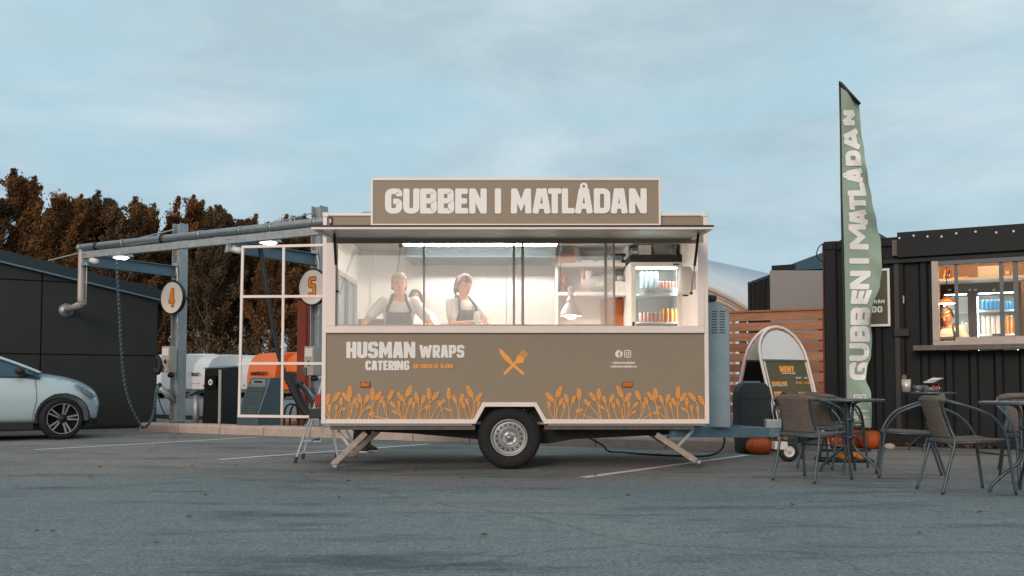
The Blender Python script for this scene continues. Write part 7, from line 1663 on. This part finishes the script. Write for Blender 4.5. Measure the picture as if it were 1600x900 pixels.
# ================================================================ TABLES AND CHAIRS
def make_table(loc, rz_, lab, h=0.715, r=0.335):
    t = thing('bistro_table', lab, 'table', loc, rz_, 'round metal bistro tables')
    MB().lathe([(0.001, h-.004), (r-.004, h-.004), (r, h-.008), (r, h-.026), (r-.01, h-.030), (r-.02, h-.012), (0.001, h-.010)], n=48).build('table_top', 'table_top', t, True)
    for i in range(4):
        a = math.pi/4+i*math.pi/2; c, s = math.cos(a), math.sin(a)
        P_ = [(q*c, q*s, z) for q, z in ((.14, h-.016), (.06, h-.05), (.038, h-.14), (.036, .34), (.06, .24), (.17, .14), (.25, .06), (.27, .0))]
        MB().tube(spline(P_, 5), 0.0135, 8).build('leg', 'chair_tube', t, True)
    MB().lathe([(.052, .33), (.058, .335), (.058, .355), (.052, .36)], n=20).build('leg_collar', 'chair_tube', t, True); MB().lathe([(.052, .50), (.056, .505), (.056, .52), (.052, .525)], n=20).build('leg_collar', 'chair_tube', t, True)
    return t
make_table((3.235, 9.26, 0), 0.25, 'left bistro table with small squashes on a tray beneath it')
make_table((4.03, 7.55, 0), 0.5, 'right bistro table cut by the edge of the photo', 0.72)
make_table((D(1452, 600, 12.3).x, 12.3, 0), 0.1, 'rear bistro table carrying a cutlery cup and sauce bowls against the container', 0.755)
def make_chair(loc, rz_, lab):
    """faces -y"""
    t = thing('bistro_chair', lab, 'chair', loc, rz_, 'woven bistro armchairs round the tables')
    hoop = [(-.235, -.27, 0), (-.228, -.235, .25), (-.232, -.20, .45), (-.262, -.10, .585), (-.278, .02, .645), (-.262, .15, .69), (-.20, .25, .725), (-.10, .29, .738), (0, .30, .742)]
    hoop = hoop+[(-x, y, z) for x, y, z in hoop[-2::-1]]
    MB().tube(spline(hoop, 6), 0.0125, 8).build('arm_hoop', 'chair_tube', t, True)
    for s_ in (-1, 1):
        MB().tube(spline([(s_*.205, .30, 0), (s_*.195, .235, .22), (s_*.190, .185, .41), (s_*.160, .20, .50), (s_*.150, .245, .64), (s_*.158, .275, .728)], 5), 0.0115, 8).build('leg', 'chair_tube', t, True)
    MB().tube([(-.222, -.225, .30), (.222, -.225, .30)], 0.008, 6).build('cross_bar', 'chair_tube', t, True); MB().tube([(-.19, .20, .395), (.19, .20, .395)], 0.009, 6).build('cross_bar', 'chair_tube', t, True)
    for s_ in (-1, 1): MB().tube([(s_*.226, -.215, .41), (s_*.19, .19, .395)], 0.010, 6).build('side_rail', 'chair_tube', t, True)
    def weave(name, fpos, nu, nv, thick, nrm):
        mb = MB()
        for i in range(nv+1):
            for j in range(nu+1):
                a, b = j/nu, i/nv; p = Vector(fpos(a, b)); w = 0.0025*math.sin(j*math.pi)*0+0.003*(1 if (i+j) % 2 else -1)
                mb.v.append(tuple(p+Vector(nrm)*w))
        for i in range(nv):
            for j in range(nu): mb.f.append((i*(nu+1)+j, i*(nu+1)+j+1, (i+1)*(nu+1)+j+1, (i+1)*(nu+1)+j))
        o = mb.build(name, 'wicker', t, True); sd_ = o.modifiers.new('s', 'SOLIDIFY'); sd_.thickness = thick; sd_.offset = 0; return o
    weave('seat', lambda a, b: ((a-.5)*(.45-.06*b), -.235+.43*b, .428-.012*math.sin(math.pi*a)-.018*b+ (-.012 if b < .03 else 0)), 22, 22, 0.014, (0, 0, 1))
    weave('backrest', lambda a, b: ((a-.5)*(.315-.01*b-.035*math.sin(math.pi*b)), .192+.10*b+.028*(1-(2*a-1)**2), .43+.31*b), 20, 16, 0.012, (0, 1, 0))
    # rolled rim of the backrest
    MB().tube(spline([(-.20, .255, .725), (-.10, .29, .741), (0, .30, .745), (.10, .29, .741), (.20, .255, .725)], 5), 0.020, 10).build('rim_roll', 'wicker', t, True)
    return t
def face(dx, dy): return math.atan2(dy, dx)+math.pi/2
c0_ = make_chair((2.67, 8.60, 0), face(.746, .665), 'chair with its woven back to us left of the left table')
def ch(x, y, dx, dy, lab): copy_thing(c0_, (x, y, 0), face(dx, dy), lab)
ch(3.28, 9.88, .80, .60, 'chair pushed in behind the left table, facing right')
ch(3.66, 10.95, .55, -.6, 'farthest left chair standing near the menu board and flag')
ch(3.66, 8.90, -.95, .31, 'empty chair right of the left table, facing left towards it')
ch(3.60, 7.66, .995, .06, 'front chair seen from the side, facing right towards the right table')
ch(4.50, 8.28, -.15, -.98, 'chair behind the right table at the edge of the photo, back upright')
ch(5.05, 9.35, -.10, -.99, 'chair in the second row behind the right table, near the container')
# things on the rear table
tz_ = 0.7515; tcx = D(1452, 600, 12.3).x
def RX(u, d=12.15): return D(u, 600, d).x
t = thing('cutlery_cup', 'steel cup holding wooden cutlery on the rear table', 'cup', (RX(1418.5), 12.2, tz_)); MB().lathe([(.001, 0), (.052, .001), (.058, .16), (.052, .158), (.046, .01)], n=24).build('cup_wall', 'stainless', t, True)
for i in range(6): MB().bar((-.02+.008*i, .005*i-.01, .02), (-.055+.012*i, .008*i-.02, .21+.006*(i % 3)), .014, .004).build('wooden_fork', 'cardboard', t)
t = thing('glass_bowl', 'small glass bowl beside the cutlery cup on the rear table', 'bowl', (RX(1437), 12.2, tz_)); MB().lathe([(.001, .004), (.05, .006), (.075, .05), (.08, .085), (.074, .085), (.068, .05), (.045, .012)], n=24).build('bowl_wall', 'bowl_glass', t, True); MB().ell((0, 0, .04), (.05, .05, .03), 12, 8).build('contents', 'galv_blue', t, True)
t = thing('sauce_tray', 'dark tray of red and blue sauce bottles with white napkins on the rear table', 'tray', (RX(1459), 12.25, tz_))
MB().lathe([(.001, .002), (.13, .002), (.15, .06), (.145, .06), (.125, .01)], n=24).build('tray_bowl', 'bowl_glass', t, True)
for i, (x, y, m, r) in enumerate(((-.06, 0, 'hose_stripe', .03), (.02, -.03, 'red_lens', .035), (.085, 0, 'red_lens', .03), (-.01, .05, 'galv_blue', .03))): MB().lathe([(.001, .01), (r, .012), (r, .07), (r*.5, .10), (.001, .101)], (x, y, 0), n=14).build('sauce_bottle', m, t, True)
rn = random.Random(2); nv_ = MB()
for i in range(5): a = rn.uniform(-.3, .3); nv_.add([(-.10+.03*i, -.05+.01*i, .12+.01*i), (.02+.03*i, -.07, .125+.012*i), (.05+.025*i, .05, .135+.01*i), (-.07+.03*i, .06, .13+.012*i)], [(0, 1, 2, 3)])
nn_ = nv_.build('napkins', 'print_white', t); sd_ = nn_.modifiers.new('s', 'SOLIDIFY'); sd_.thickness = .004
MB().box(-.11, .11, -.07, .06, .102, .118).build('napkin_box', 'black', t)

rr = random.Random(31); v = []; f = []
for i in range(1500):
    y = 3.2+14*rr.random()**1.5; x = rr.uniform(-0.62, 0.62)*y; sz = rr.uniform(.003, .009); k = len(v); z = .001
    for q in range(5): an = q*1.2566+rr.uniform(-.3, .3); v.append((x+sz*math.cos(an), y+sz*math.sin(an), z))
    v.append((x, y, z+sz*.9)); f += [(k+q, k+(q+1) % 5, k+5) for q in range(5)]
me = bpy.data.meshes.new('grit'); me.from_pydata(v, [], f); tag(link_mesh('grit', me, 'gravel'), 'loose grit scattered over the asphalt', 'grit', kind='stuff')
v = []; f = []
for i in range(46):
    y = 5+11*rr.random(); x = rr.uniform(-0.6, 0.6)*y; sz = rr.uniform(.015, .03); an = rr.random()*6; k = len(v); c, s_ = math.cos(an)*sz, math.sin(an)*sz
    v += [(x-c, y-s_, .006), (x+s_*.6, y-c*.6, .006+sz*.5), (x+c, y+s_, .008), (x-s_*.6, y+c*.6, .006+sz*.3)]; f.append((k, k+1, k+2, k+3))
me = bpy.data.meshes.new('fallen_leaves'); me.from_pydata(v, [], f); tag(link_mesh('fallen_leaves', me, 'dry_leaf'), 'few fallen leaves lying loose on the asphalt', 'leaves', kind='stuff')
